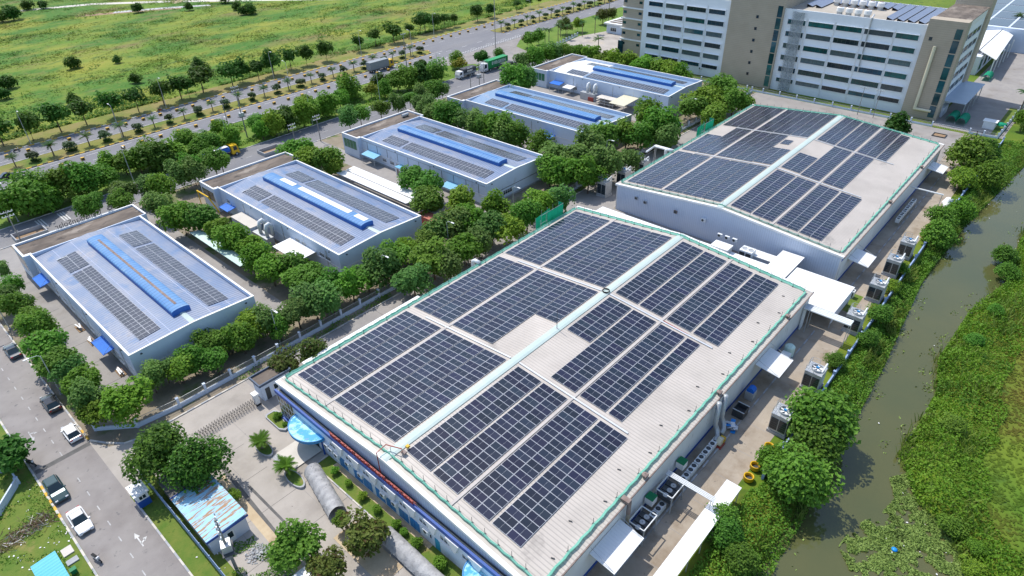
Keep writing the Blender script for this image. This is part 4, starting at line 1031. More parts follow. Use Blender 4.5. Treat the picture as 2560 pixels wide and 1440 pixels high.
for k in range(6):
    tt = thing('solar_row', 'tilted rooftop solar row on the left office wing, %s from the tan tower' % ORD[k], 'solar row', (215, 99 + k * 3.2, HT + .32), 0, 'tilted solar rows on the left office wing')
    me = MB().add([(.02, -.9, .35), (2.4, -.9, .35), (2.4, .9, 1.0), (.02, .9, 1.0), (.02, -.9, .30), (2.4, -.9, .30), (2.4, .9, .95), (.02, .9, .95)],
                  [(0, 1, 2, 3), (7, 6, 5, 4), (0, 4, 5, 1), (1, 5, 6, 2), (2, 6, 7, 3), (3, 7, 4, 0)]).mesh('panel', pv_dark)
    for q in range(8): link('panel', me, tt, (q * 2.45, 0, 0))
    MB().box(0, -.85, 0, 19.5, -.8, .3).box(0, .8, 0, 19.5, .85, .93).build('rack', steel_dk, tt)

# buildings behind and beside the office
t = thing('open_shed', 'white roofed open shed behind the office beside the palms', 'shed', (264, 31, 0))
MB().add([(0, -3, 6.2), (40, -1, 6.2), (44, 3, 7.2), (6, 3, 7.2), (0, -3, 6.0), (40, -1, 6.0), (44, 3, 7.0), (6, 3, 7.0)], [(0, 1, 2, 3), (7, 6, 5, 4), (0, 4, 5, 1), (1, 5, 6, 2), (2, 6, 7, 3), (3, 7, 4, 0)]).build('roof', white_sheet, t)
MB().add([(6, 3.3, 7.2), (44, 3.3, 7.2), (46, 8, 6.4), (8, 8, 6.4)], [(0, 1, 2, 3)]).build('roof', white_sheet, t)
MB().box(2, 1.5, 0, 40, 6.5, 5.9).build('wall', shed_wall, t)
for x in (1, 9, 17, 25, 33): MB().box(x, -2.6, 0, x + .3, -2.3, 6.0).build('post', trim_w, t)
for x in (4, 12, 20): MB().box(x, 1.45, 1, x + 4, 1.49, 4.6).build('opening', green_glass_bright if x == 4 else glass_dk, t)
t = thing('solar_roof_hall', 'far hall with dark solar roof at the top right edge', 'hall', (300, 30, 0))
MB().box(6, -6, 0, 70, 20, 8).build('wall', wall_w, t)
for k in range(4):
    for j in range(3): MB().box(8 + k * 15, -5 + j * 8, 8.003, 22 + k * 15, 2.2 + j * 8, 8.12).build('solar_panel_block', pv_glass, t)
t = thing('gate_lodge', 'small white lodge with pergola roof by the office forecourt', 'lodge', (252, 163, 0))
MB().box(-8, -3.5, 0, 8, 3.5, 3.6).build('wall', wall_w, t)
MB().box(-9, -4.4, 3.603, 9, 4.4, 4.2).build('roof', trim_w, t)
for k in range(5): MB().box(-7.4 + k * 3.1, -3.2, 4.203, -5.2 + k * 3.1, 3.2, 4.26).build('roof_panel', deck, t)
for k in range(5): window_part(t, 'window', 1, -3.5, -6.4 + k * 2.5, -5.0 + k * 2.5, 1.0, 2.4, glass_dk, trim_w, 2)
window_part(t, 'window', 0, -8, -1.5, 1.5, .9, 2.4, glass_dk, trim_w, 3)

# ------------------------------------------------------------------ fences, walls, gate
def wall_fence(label, pts, group=None, h0=.7, h1=1.65, post=3.2, grille=True, m=None, name='boundary_fence'):
    t = thing(name, label, 'fence', (pts[0][0], pts[0][1], 0), 0, group)
    ox, oy = pts[0]; wm = m or wall_w
    pm = MB().box(-.16, -.16, 0, .16, .16, h1 + .15).box(-.2, -.2, h1 + .15, .2, .2, h1 + .22).mesh('post', wm)
    for (xa, ya), (xb, yb) in zip(pts, pts[1:]):
        L_ = math.hypot(xb - xa, yb - ya); a = math.atan2(yb - ya, xb - xa); n = max(1, round(L_ / post)); st = L_ / n
        pl = MB().box(0, -.1, 0, L_, .1, h0); o = pl.build('plinth', wm, t, loc=(xa - ox, ya - oy, 0)); o.rotation_euler.z = a
        if grille:
            g = MB()
            k = 0
            while k * .16 < st - .34: g.box(.17 + k * .16, -.014, h0, .20 + k * .16, .014, h1); k += 1
            g.box(.16, -.02, h1 - .06, st - .16, .02, h1); g.box(.16, -.02, h0 + .06, st - .16, .02, h0 + .1)
            gm = g.mesh('railing', galv)
        for i in range(n):
            x, y = xa + math.cos(a) * st * i, ya + math.sin(a) * st * i
            link('post', pm, t, (x - ox, y - oy, 0), a)
            if grille: link('railing', gm, t, (x - ox, y - oy, 0), a)
        link('post', pm, t, (xb - ox, yb - oy, 0), a)
    return t
wall_fence('white fence with railings curving from the street along the tree row', [(7.6, 87.2), (11.8, 83.3), (17.5, 82.6), (58, 82.6)], post=4.0)
wall_fence('white railing fence between small factories and far large factory', [(58.5, 82.6), (104, 82.4), (204, 82.2)], post=4.0)
wall_fence('white balustrade fence in front of the office facade', [(205.6, 128), (205.6, 90), (205.6, 30.6)], post=5.2, h1=1.3, h0=.5)
wall_fence('white balustrade fence right of the office gate', [(206.0, 21.6), (206.5, 15.2), (240, 14.6)], post=3.2, h1=1.3, h0=.5)
wall_fence('white railing fence beside palms at the office forecourt', [(206, 168), (232, 173)], post=2.6, h1=1.2, h0=.3)
t = thing('blue_metal_fence', 'long blue grey metal fence along the street side lawn', 'fence', (8.45, 74.2, 0))
pm = MB().box(-.06, -.06, 0, .06, .06, 1.7).mesh('post', fence_blue)
sl = MB().box(-.02, 0.06, .15, .02, 2.34, 1.55)
for k in range(9): sl.box(-.045, .1 + k * .25, .12, -.021, .24 + k * .25, 1.6)
sm = sl.mesh('panel', fence_blue)
for k in range(17):
    link('post', pm, t, (0, -k * 2.4, 0)); link('panel', sm, t, (0, -k * 2.4 - 2.4, 0))
wall_fence('low blue and white canal wall along the lane behind cooling towers', [(60, 13.7), (133, 14.2), (204, 13.6)], post=6, h0=.9, h1=1.3, grille=False, m=fence_blue, name='canal_wall')
wall_fence('white wall corner on the lawn left of the street', [(-8, 79.3), (-5.7, 81.2), (-2.6, 84.9), (-2.6, 88.6), (-8, 89.5)], post=30, h0=1.1, h1=1.0, grille=False, name='garden_wall')
t = thing('lattice_gate', 'long folding steel lattice gate across the factory entrance', 'gate', (16.4, 74.7, 0))
n = 22; st = 8.6 / n
um = MB()
for s_ in (-.22, .22):
    um.tube([(0, s_, .08), (st, s_, 1.25)], .022, 4); um.tube([(st, s_, .08), (0, s_, 1.25)], .022, 4)
um.tube([(0, -.22, .05), (0, -.22, 1.3)], .025, 4); um.tube([(0, .22, .05), (0, .22, 1.3)], .025, 4); um.tube([(0, -.22, 1.28), (0, .22, 1.28)], .02, 4)
me = um.mesh('lattice_unit', mat('lattice_steel', (0.22, 0.20, 0.18), (0.3, 0.28, 0.26), 1, .5))
for k in range(n): link('lattice_unit', me, t, (k * st, 0, 0))
t = thing('gate_motor', 'white gate motor pillar beside the guard house', 'gate motor', (25.3, 74.6, 0))
MB().box(-.3, -.42, .12, .3, .42, 1.9).build('cabinet', trim_w, t); MB().box(-.4, -.5, 1.903, .4, .5, 2.1).build('cap', trim_w, t)
for s_ in (-.36, .36): MB().tube([(-.35, s_, .16), (.35, s_, .16)], .16, 10).build('wheel', black_rub, t)
t = thing('site_gate', 'low steel sliding gate closing the canal lane end', 'gate', (178.2, 15.6, 0))
for k in range(24): MB().box(-.02, k * .29, .1, .02, k * .29 + .06, 1.3).build('bar', galv, t)
MB().box(-.025, 0, 1.2, .025, 6.8, 1.27).build('rail', galv, t)
t = thing('office_gate', 'white rail gate of the office yard', 'gate', (205.8, 22.0, 0))
for k in range(20): MB().box(-.02, k * .42, .1, .02, k * .42 + .05, 1.1).build('bar', trim_w, t)
MB().box(-.025, 0, 1.05, .025, 8.2, 1.12).build('rail', trim_w, t)

# ------------------------------------------------------------------ huts and sheds
t = thing('guard_house', 'small white guard house with brown flat roof by the gate', 'guard house', (26.3, 74.3, 0))
MB().box(0, 0, 0, 4.6, 2.4, 2.9).build('wall', wall_w, t)
b = MB(); b.box(-.3, -.3, 2.903, 4.9, -.1, 3.3); b.box(-.3, 2.5, 2.903, 4.9, 2.7, 3.3); b.box(-.3, -.1, 2.903, -.1, 2.5, 3.3); b.box(4.7, -.1, 2.903, 4.9, 2.5, 3.3)
b.build('parapet', mat('slate_band', (.06, .09, .14), None, 1, .6), t)
MB().box(-.1, -.1, 2.903, 4.7, 2.5, 3.02).build('roof', deck, t)
MB().box(.5, -.05, .05, 1.2, -.003, 2.1).build('door', steel_dk, t)
window_part(t, 'window', 1, 0, 1.8, 3.2, 1.0, 2.1, glass_dk, trim_w, 2)
t = thing('transformer_shed', 'shed with rusty pale blue sheet roof beside the blue fence', 'shed', (9.1, 56.0, 0))
MB().box(0, 0, 0, 4.5, 8.4, 2.7).build('wall', shed_wall, t)
MB().add([(-.25, -.25, 2.85), (4.75, -.25, 3.1), (4.75, 8.65, 3.1), (-.25, 8.65, 2.85), (-.25, -.25, 2.75), (4.75, -.25, 3.0), (4.75, 8.65, 3.0), (-.25, 8.65, 2.75)],
         [(0, 1, 2, 3), (7, 6, 5, 4), (0, 4, 5, 1), (1, 5, 6, 2), (2, 6, 7, 3), (3, 7, 4, 0)]).build('roof', shed_roof_m, t)
MB().box(-.28, -.32, 2.55, 4.78, -.252, 2.9).box(-.28, 8.652, 2.55, 4.78, 8.72, 3.0).build('fascia', blue_band, t)
MB().box(1.9, -.06, .1, 2.8, -.003, 1.9).build('door', trim_w, t); MB().box(2.05, -.09, .9, 2.65, -.062, 1.8).build('door_window', glass_dk, t)
t = thing('concrete_annex', 'dark flat roofed annex under the big dark trees', 'shed', (9.2, 65.0, 0))
MB().box(0, 0, 0, 3.6, 4.0, 2.2).build('wall', grey_conc, t); MB().box(-.2, -.2, 2.203, 3.8, 4.2, 2.35).build('roof', patch, t)
t = thing('sentry_booth', 'little white and blue sentry booth at the street edge', 'booth', (6.9, 69.9, 0))
MB().box(-.7, -1.0, 0, .7, 1.0, 1.1).build('lower_wall', blue_band, t)
MB().box(-.68, -.98, 1.103, .68, .98, 2.2).build('upper_wall', trim_w, t)
MB().box(-.9, -1.25, 2.203, .9, 1.25, 2.36).build('roof', white_sheet, t)
window_part(t, 'window', 1, -.98, -.45, .45, 1.25, 1.95, glass_dk, trim_w, 2, sill=False); window_part(t, 'window', 0, -.68, -.6, .6, 1.25, 1.95, glass_dk, trim_w, 2, sill=False)
t = thing('garden_shed', 'turquoise sheet roofed shed on the lawn at the bottom left', 'shed', (-4.0, 64.4, 0))
MB().box(-1.0, -1.9, 0, 1.0, 3.2, 2.3).build('wall', blue_door, t)
MB().add([(-1.3, -2.4, 2.35), (1.2, -2.4, 2.5), (1.2, 3.6, 2.5), (-1.3, 3.6, 2.35), (-1.3, -2.4, 2.28), (1.2, -2.4, 2.43), (1.2, 3.6, 2.43), (-1.3, 3.6, 2.28)],
         [(0, 1, 2, 3), (7, 6, 5, 4), (0, 4, 5, 1), (1, 5, 6, 2), (2, 6, 7, 3), (3, 7, 4, 0)]).build('roof', shed2_roof_m, t)
t = thing('white_tank', 'rounded white tank cover beside the turquoise shed', 'tank', (-6.3, 65.2, 0))
MB().lathe([(1.0, 0), (1.0, .9), (.8, 1.25), (.4, 1.4), (.02, 1.42)], 0, 0, 18).build('shell', trim_w, t, smooth=True)
t = thing('bin', 'small green bin beside the turquoise shed', 'bin', (-2.35, 65.8, 0)); MB().box(-.3, -.25, 0, .3, .25, .7).build('body', green_box, t); MB().box(-.33, -.28, .703, .33, .28, .78).build('lid', green_box, t)
for k, (x, y, w, d, m) in enumerate(((-1.95, 69.4, 1.1, 1.3, concrete_lt), (-2.0, 67.6, 1.2, .8, grey_conc))):
    t = thing('concrete_slab', ['pale square concrete slab on the lawn by the kerb', 'grey concrete slab on the lawn beside the turquoise shed'][k], 'slab', (x, y, 0))
    MB().box(-w / 2, -d / 2, 0, w / 2, d / 2, .16).build('slab', m, t)
t = thing('white_canopy', 'white sheet canopy by the trees at the bottom edge', 'canopy', (13.2, 42.6, 0))
MB().box(-1.6, -2.6, 2.4, 1.6, 2.6, 2.5).build('sheet', white_sheet, t)
for x, y in ((-1.4, -2.4), (1.4, -2.4), (-1.4, 2.4), (1.4, 2.4)): MB().tube([(x, y, 0), (x, y, 2.4)], .05, 6).build('post', galv, t)
t = thing('long_lane_roof', 'long bright white roof along the canal lane at the bottom right', 'carport', (46, 15.6, 0))
MB().box(-19, -1.15, 2.5, 8.8, .75, 2.62).build('sheet', white_sheet, t)
for k in range(10): MB().tube([(-18.5 + k * 3.0, -1.0, 0), (-18.5 + k * 3.0, -1.0, 2.5)], .06, 6).build('post', galv, t)
# arched tarpaulin walkways in the front yard
def tarp(label, x0, y0, x1, y1, w, h):
    L_ = math.hypot(x1 - x0, y1 - y0); a = math.atan2(y1 - y0, x1 - x0)
    t = thing('tarp_tunnel', label, 'tarp shelter', (x0, y0, 0), a, 'arched tarp tunnels in the front yard')
    n, k = 26, 10
    b = MB()
    for i in range(n + 1):
        sag = .10 * math.cos(2 * math.pi * i / n * 8)
        for j in range(k + 1):
            th = math.pi * (.08 + .84 * j / k)
            rr = 1 + .04 * sag + .03 * noise.noise(Vector((i * .7, j * .9, x0)))
            b.v.append((L_ * i / n, -math.cos(th) * w / 2 * rr, (.15 + math.sin(th) * h) * rr + sag * .4))
    for i in range(n):
        for j in range(k): b.f.append([i * (k + 1) + j, (i + 1) * (k + 1) + j, (i + 1) * (k + 1) + j + 1, i * (k + 1) + j + 1]); b.m.append(0)
    b.build('tarp', tarp_m, t, smooth=True)
    for i in range(0, n + 1, 5):
        x = L_ * i / n
        MB().tube([(x, -w / 2, 0), (x, -w / 2 * .9, h * .5), (x, 0, h * .97), (x, w / 2 * .9, h * .5), (x, w / 2, 0)], .03, 5).build('hoop', galv, t)
tarp('silver arched tarp shelter beside the half round canopy', 23.4, 57.6, 21.6, 49.6, 2.3, 1.5)
tarp('silver arched tarp shelter at the bottom of the front yard', 23.6, 42.9, 23.4, 31, 2.2, 1.5)
# raised planters
def planter(label, pts, h=.35):
    t = thing('planter', label, 'planter', (pts[0][0], pts[0][1], 0))
    ox, oy = pts[0]; P = [(x - ox, y - oy) for x, y in pts]
    cx = sum(p[0] for p in P) / len(P); cy = sum(p[1] for p in P) / len(P)
    I = [(cx + (x - cx) * .86, cy + (y - cy) * .86) for x, y in P]
    n = len(P); b = MB()
    b.add([(x, y, 0) for x, y in P] + [(x, y, h) for x, y in P] + [(x, y, h) for x, y in I] + [(x, y, h - .1) for x, y in I],
          [(i, (i + 1) % n, n + (i + 1) % n, n + i) for i in range(n)] + [(n + i, n + (i + 1) % n, 2 * n + (i + 1) % n, 2 * n + i) for i in range(n)] + [(2 * n + i, 2 * n + (i + 1) % n, 3 * n + (i + 1) % n, 3 * n + i) for i in range(n)])
    b.build('rim', grey_conc, t)
    MB().poly([(x, y, h - .06) for x, y in I]).build('turf', lawn_m, t)
def ell(cx, cy, a, b, n=16, rot=0): return [(cx + a * math.cos(q) * math.cos(rot) - b * math.sin(q) * math.sin(rot), cy + a * math.cos(q) * math.sin(rot) + b * math.sin(q) * math.cos(rot)) for q in [2 * math.pi * k / n for k in range(n)]]
planter('kerbed lawn planter at the glazed corner of the near factory', [(24.5, 71.0), (24.8, 71.4), (26.0, 71.4), (26.4, 70.6), (26.0, 69.0), (25.6, 66.8), (25.0, 66.6), (24.5, 67.4)])
planter('oval planter holding the palm left of the entrance steps', ell(21.3, 66.0, .85, 2.0))
planter('oval planter holding the palm right of the entrance steps', ell(21.2, 58.4, .8, 2.1))
rect('front_lawn', 24.2, 30.5, 26.42, 58.4, 0.05, lawn_m)
rect('front_lawn_path', 25.75, 38, 26.44, 56.6, 0.056, sand)
kerb('lawn_kerb', [(24.15, 31), (24.15, 58.4), (26.3, 58.5)], .18, .16, 1.4, (grey_conc, concrete_lt))
rect('soil_bed', 19.4, 38.5, 22.4, 47.5, 0.05, sand)

# ------------------------------------------------------------------ canal-side plant
def cooling_tower(label, x, y, h=3.3, group='cooling towers along the canal'):
    t = thing('cooling_tower', label, 'cooling tower', (x, y, 0), 0, group)
    w, d = 2.5, 2.3
    MB().box(-w / 2, -d / 2, .5, w / 2, d / 2, h).build('casing', galv, t)
    MB().box(-w / 2 - .1, -d / 2 - .1, 0, w / 2 + .1, d / 2 + .1, .45).build('basin', grey_conc, t)
    MB().box(-w / 2 - .05, -d / 2 - .05, h + .003, w / 2 + .05, d / 2 + .05, h + .1).build('deck', galv, t)
    for s_ in (-1, 1):
        MB().box(-w / 2 - .04, s_ * .56 - .5, .8, -w / 2 - .003, s_ * .56 + .5, h - .5).build('louvre', glass_dk, t)
        o = MB()
        for k in range(6): o.box(-w / 2 - .07, s_ * .56 - .5, .9 + k * .36, -w / 2 - .041, s_ * .56 + .5, .95 + k * .36)
        o.build('slats', steel_dk, t)
    MB().lathe([(.86, h + .1), (.86, h + .42), (.78, h + .42), (.78, h + .12), (.1, h + .12)], 0, -.1, 20).build('fan_ring', galv, t)
    f = MB()
    for k in range(5):
        a = 2 * math.pi * k / 5; c, s_ = math.cos(a), math.sin(a)
        f.quad((c * .1 - s_ * .09, s_ * .1 + c * .09 - .1, h + .30), (c * .72 - s_ * .16, s_ * .72 + c * .16 - .1, h + .33), (c * .72 + s_ * .16, s_ * .72 - c * .16 - .1, h + .24), (c * .1 + s_ * .09, s_ * .1 - c * .09 - .1, h + .24))
    f.build('fan', trim_w, t)
    MB().box(-.13, -.3, h + .36, .13, .1, h + .55).build('motor', canopy_rim, t)
    MB().tube([(-.9, -1.0, h + .55), (.95, -1.0, h + .95), (1.25, -1.0, h + .3)], .12, 8).build('pipe', pipe_w, t)
    r = MB()
    for px_, py_ in ((-1.2, 1.1), (0, 1.1), (1.2, 1.1), (1.2, 0), (-1.2, 0)): r.tube([(px_, py_, h + .1), (px_, py_, h + 1.0)], .025, 4)
    for z in (h + .55, h + 1.0): r.tube([(-1.2, 0, z), (-1.2, 1.1, z), (1.2, 1.1, z), (1.2, 0, z)], .022, 4)
    r.build('railing', galv, t)
    l = MB()
    for s_ in (-.2, .2): l.tube([(s_ + .6, d / 2 + .06, 0), (s_ + .6, d / 2 + .06, h + 1.1)], .025, 4)
    for k in range(9): l.tube([(.4, d / 2 + .06, .4 + k * .36), (.8, d / 2 + .06, .4 + k * .36)], .018, 4)
    l.build('ladder', galv, t)
    return t
for k, (x, y) in enumerate(((69.4, 15.6), (80.6, 15.6), (98.2, 15.8), (109.6, 15.9), (119.8, 16.2), (128.0, 16.2))):
    cooling_tower('grey cooling tower by the canal lane, %s from the bottom' % ORD[k], x, y)
for k, (x, y) in enumerate(((113.5, 75.6), (121.0, 75.4), (128.5, 75.2))):
    cooling_tower('grey cooling tower in the tree lane beside the far factory, %s from its near end' % ORD[k], x, y, 3.6, 'cooling towers in the tree lane')
def pipe_rack(label, x, y0, y1, z, n, posts, m=pipe_w, r=.13, gap=.34):
    t = thing('pipe_rack', label, 'pipe rack', (x, y0, 0))
    for k in range(n):
        MB().tube([((k - (n - 1) / 2) * gap, .0, z), ((k - (n - 1) / 2) * gap, y1 - y0, z)], r, 8).build('pipe', m, t)
    for p in posts:
        b = MB()
        for s_ in (-1, 1): b.tube([(s_ * gap * n / 2, p - y0, 0), (s_ * gap * n / 2, p - y0, z + .1)], .05, 6)
        b.box(-gap * n / 2, p - y0 - .05, z - r - .12, gap * n / 2, p - y0 + .05, z - r - .02)
        b.build('trestle', galv, t)
    return t
pipe_rack('four fat white pipes crossing the canal lane to a cooling tower', 93.4, 22.4, 15.2, 4.3, 4, (21.4, 15.4), r=.17, gap=.42)
pipe_rack('thin white pipe bridge over the canal lane at the bottom right', 49.9, 21.8, 15.6, 4.1, 4, (15.9,), r=.07, gap=.2)
pipe_rack('single white pipe spanning the lane of the far factory', 152.0, 22.4, 16.2, 3.8, 1, (16.4,), r=.17)
t = thing('riser_pipes', 'white vertical pipes where the pipe rack meets the near factory wall', 'pipes', (93.4, 22.45, 0))
for k in range(3): MB().tube([(-.5 + k * .42, -.15, 0), (-.5 + k * .42, -.15, 4.0)], .15, 8).build('pipe', pipe_w, t)
cond = MB().box(-.85, -.38, 0, .85, .38, .85)
condm = cond.mesh('casing', pipe_w); fanm = MB().lathe([(.31, .853), (.31, .875), (.03, .875)], 0, 0, 14).mesh('fan', steel_dk)
def condenser(label, x, y, z, group):
    t = thing('condenser', label, 'condenser', (x, y, z), 0, group)
    link('casing', condm, t)
    for s_ in (-.42, .42): link('fan', fanm, t, (s_, 0, 0))
cx_ = [40.0, 45.6, 47.4, 53.2, 55.1, 57.0, 58.9, 60.8]
for k, x in enumerate(cx_): condenser('twin fan condenser on the ground by the near canal wall, %s from the bottom' % ORD[k], x, 20.9, .12, 'condensers along the near canal wall')
for k in range(6): condenser('twin fan condenser by the far canal wall, %s from its near end' % ORD[k], 140 + k * 2.1, 20.9, .9, 'condensers along the far canal wall')
def stand(label, x0, x1, y0, y1, h):
    t = thing('equipment_stand', label, 'steel stand', (x0, y0, 0)); a, b_ = x1 - x0, y1 - y0
    for x in (0, a):
        for y in (0, b_): MB().box(x - .06, y - .06, 0, x + .06, y + .06, h).build('post', galv, t)
    b = MB()
    for y in (0, b_): b.box(.06, y - .05, h - .13, a - .06, y + .05, h - .01)
    for x in (0, a): b.box(x - .05, .06, h - .13, x + .05, b_ - .06, h - .01)
    b.build('top_frame', pipe_w, t)
    d = MB()
    for k in range(3): d.box(.1 + k * a / 3, .1, h * .5, a / 3 - .05 + k * a / 3, b_ - .1, h * .5 + .7)
    d.build('condenser_bank', steel_dk, t)
    for k in range(3): MB().lathe([(.34, h * .5 + .703), (.34, h * .5 + .75), (.05, h * .5 + .75)], a / 6 + k * a / 3, b_ / 2, 12).build('fan', galv, t)
stand('galvanised stand with condensers by the near canal wall, lower one', 42.0, 44.7, 19.9, 21.9, 2.9)
stand('galvanised stand with condensers by the near canal wall, under the pipe bridge', 47.9, 50.6, 19.8, 21.9, 2.9)
for k, (x, z) in enumerate(((54.0, 1.4), (46.8, 1.5), (40.9, 1.4))):
    t = thing('fan_box', 'white box with green lid on the near canal wall, %s from the top' % ORD[k], 'fan box', (x, 21.9, z), 0, 'green lidded boxes')
    MB().box(-.55, -.5, 0, .55, .55, 1.0).build('box', trim_w, t); MB().box(-.58, -.53, 1.003, .58, .55, 1.06).build('lid', green_box, t)
t = thing('flue_pipe', 'rusty vertical flue pipe with capped head on the near canal wall', 'flue', (41.9, 22.05, 0))
MB().tube([(0, 0, .3), (0, 0, 4.2)], .24, 10).build('pipe', mat('dull_pipe', (.25, .22, .18), (.30, .27, .22), 1, .6, metal=.2), t); MB().tube([(0, 0, 4.2), (0, 0, 6.3)], .25, 10).build('upper_pipe', rust, t)
MB().box(-.45, -.15, 6.15, .2, .9, 6.5).build('roof_boot', rust, t)
for k, x in enumerate((62.6, 64.4)):
    t = thing('wall_duct', ['fat grey duct bending from the near canal wall, nearer the bottom', 'fat grey duct bending from the near canal wall, further up'][k], 'duct', (x, 22.1, 0))
    MB().tube([(0, -.2, 6.0), (0, -.25, 2.2), (0, -.7, 1.3), (-.6, -1.1, .8), (-1.5, -1.2, .8)], .34, 10).build('pipe', galv, t, smooth=True)
t = thing('blower', 'cream blower machine on the ground by the near canal wall', 'blower', (61.6, 20.4, 0))
MB().tube([(0, -.3, .75), (0, .3, .75)], .62, 16).build('housing', cream_sheet, t); MB().box(-.7, -.5, 0, .7, .5, .2).build('skid', red_pipe, t); MB().box(.4, -.35, .2, 1.1, .35, .8).build('motor', yellow_shell, t)
t = thing('scrap_pile', 'pile of blue and white scrap panels by the canal lane', 'scrap', (65.6, 20.6, 0))
for k in range(12):
    o = MB().box(-.45, -.3, 0, .45, .3, .08).build('panel', alu if k % 3 else blue_plastic, t, loc=(random.uniform(-.7, .7), random.uniform(-.6, .6), .05 + k * .06)); o.rotation_euler = (random.uniform(-.3, .3), random.uniform(-.3, .3), random.uniform(0, 3))
t = thing('open_tank', 'black open square tank by the canal lane', 'tank', (68.6, 20.9, 0))
b = MB(); b.box(-.9, -.8, 0, .9, -.72, 1.3); b.box(-.9, .72, 0, .9, .8, 1.3); b.box(-.9, -.72, 0, -.82, .72, 1.3); b.box(.82, -.72, 0, .9, .72, 1.3); b.box(-.82, -.72, .05, .82, .72, .5); b.build('tub', steel_dk, t)
MB().box(-.95, -.85, 1.303, -.8, .85, 1.36).box(.8, -.85, 1.303, .95, .85, 1.36).build('rim', galv, t)
t = thing('blue_hood_machine', 'machine with blue curved hood beside the near factory wall', 'machine', (72.6, 21.3, 0))
MB().box(-.6, -.6, 0, .6, .6, 1.4).build('cabinet', galv, t); MB().tube([(-.5, 0, 1.6), (.5, 0, 1.6)], .55, 12).build('hood', awn_blue, t)
t = thing('water_tank', 'pale green drum and bagged crates beside the near factory wall', 'tank', (85.4, 21.0, 0))
MB().lathe([(.75, 0), (.75, 1.7), (.5, 1.95), (.05, 2.0)], 0, 0, 16).build('drum', mint_sheet, t); MB().box(-2.3, -.7, 0, -1.0, .6, 1.3).build('crate', pipe_w, t); MB().box(-3.6, -.2, .3, -2.5, .9, 1.5).build('green_cabinet', green_box, t)
for k, (x, y) in enumerate(((106.8, 20.6), (107.6, 19.2), (105.3, 20.1))):
    t = thing('floor_condenser', 'white floor condenser in the cluster at the far factory corner, %s one' % ORD[k], 'condenser', (x, y, .05), 0, 'condenser cluster at the factory corner')
    MB().box(-.5, -.5, 0, .5, .5, 1.35).build('casing', pipe_w, t); MB().lathe([(.38, 1.353), (.38, 1.41), (.05, 1.41)], 0, 0, 14).build('fan', steel_dk, t); MB().box(-.53, -.4, .2, -.503, .4, 1.1).build('grille', steel_dk, t)
rect('corner_lawn', 102.6, 17.4, 109, 22.2, 0.03, lawn_m)
for k, (x, y) in enumerate(((138.21, 15.42), (141.86, 15.39), (144.84, 15.25), (65.07, 15.18), (60.87, 15.16), (58.68, 14.99))):
    t = thing('fan_shell', 'yellow round fan shell on the canal edge, %s' % (['lowest of the upper three', 'middle of the upper three', 'topmost of the upper three', 'topmost of the lower three', 'middle of the lower three', 'lowest of the lower three'][k]), 'fan shell', (x, y, gz(x, y)), 0, 'yellow fan shells')
    MB().lathe([(.5, 0), (.66, .25), (.6, .7), (.66, .78), (.54, .8), (.48, .65), (.5, .25)], 0, 0, 18).build('shell', yellow_shell, t, smooth=True); MB().lathe([(.5, .3), (.02, .32)], 0, 0, 12).build('core', steel_dk, t)
def bagpile(label, pts):
    t = thing('white_bags', label, 'bags', (pts[0][0], pts[0][1], 0))
    for k, (x, y) in enumerate(pts):
        b = MB().lathe([(.02, 0), (.7, .05), (.85, .5), (.6, .95), (.2, 1.1), (.02, 1.1)], 0, 0, 9); 
        for i in range(len(b.v)): 
            v = b.v[i]; q = 1 + .25 * noise.noise(Vector((v[0] * 2 + k * 5, v[1] * 2, v[2] * 2))); b.v[i] = (v[0] * q, v[1] * q, v[2] * q)
        b.build('bag', trim_w, t, smooth=True, loc=(x - pts[0][0], y - pts[0][1], 0))
bagpile('heap of big white bags by the canal lane', [(147.5, 15.6), (149.0, 16.1), (150.3, 15.2), (151.6, 16.0), (155.0, 15.3), (156.4, 15.8), (158.0, 15.5)])
# pipes and scaffolds on the tree-lane side
for k, x in enumerate((66.8, 131.8)):
    t = thing('lane_duct', ['white elbow duct on the tree side eave of the near factory', 'white elbow duct on the tree side eave of the far factory'][k], 'duct', (x, 70.1, 0))
    MB().tube([(0, -.6, 6.45), (0, .5, 6.5), (0, .95, 6.2), (0, 1.0, 5.4), (0, 1.0, .5)], .36, 10).build('pipe', pipe_w, t, smooth=True)
t = thing('lane_pipe_bridge', 'white pipe bridge from the far factory to cooling towers in the trees', 'pipe rack', (134.5, 70.2, 0))
for k in range(2): MB().tube([(k * .6, -.2, 5.2), (k * .6, 5.6, 5.2), (k * .6 - 3.2, 5.9, 4.6)], .24, 8).build('pipe', pipe_w, t)
for k in range(2): MB().tube([(k * .6, 5.4, 0), (k * .6, 5.4, 5.0)], .07, 6).build('post', galv, t)
def scaffold(label, x, y, L_, h0, h1):
    t = thing('scaffold', label, 'scaffold', (x, y, 0))
    for k in range(5):
        for j in (0, 1.2): MB().tube([(L_ * k / 4, j, 0), (L_ * k / 4, j, h1 if k else h1 - 1)], .035, 5).build('pole', galv, t)
    for z in (h0 + .6, h0 + 1.8, h1 - .1):
        MB().tube([(0, 0, z), (L_, 0, z)], .03, 5).build('ledger', galv, t)
    MB().quad((L_ * .0, 1.24, h0), (L_ * .62, 1.24, h0), (L_ * .62, 1.24, h1 - .5), (0, 1.24, h1 - 1.1)).quad((L_ * .3, -.04, h0 + .9), (L_, -.04, h0 + .9), (L_, -.04, h1 - .1), (L_ * .3, -.04, h1 - .1)).quad((L_, -.04, h0 + 1.2), (L_, 1.24, h0 + 1.2), (L_, 1.24, h1), (L_, -.04, h1)).build('net', net_thick, t)
scaffold('bright green netted scaffold at the tree side eave of the near factory', 84.5, 70.4, 7.0, 4.6, 8.2)
scaffold('bright green netted scaffold at the tree side eave of the far factory', 147.6, 70.4, 6.2, 4.4, 8.0)
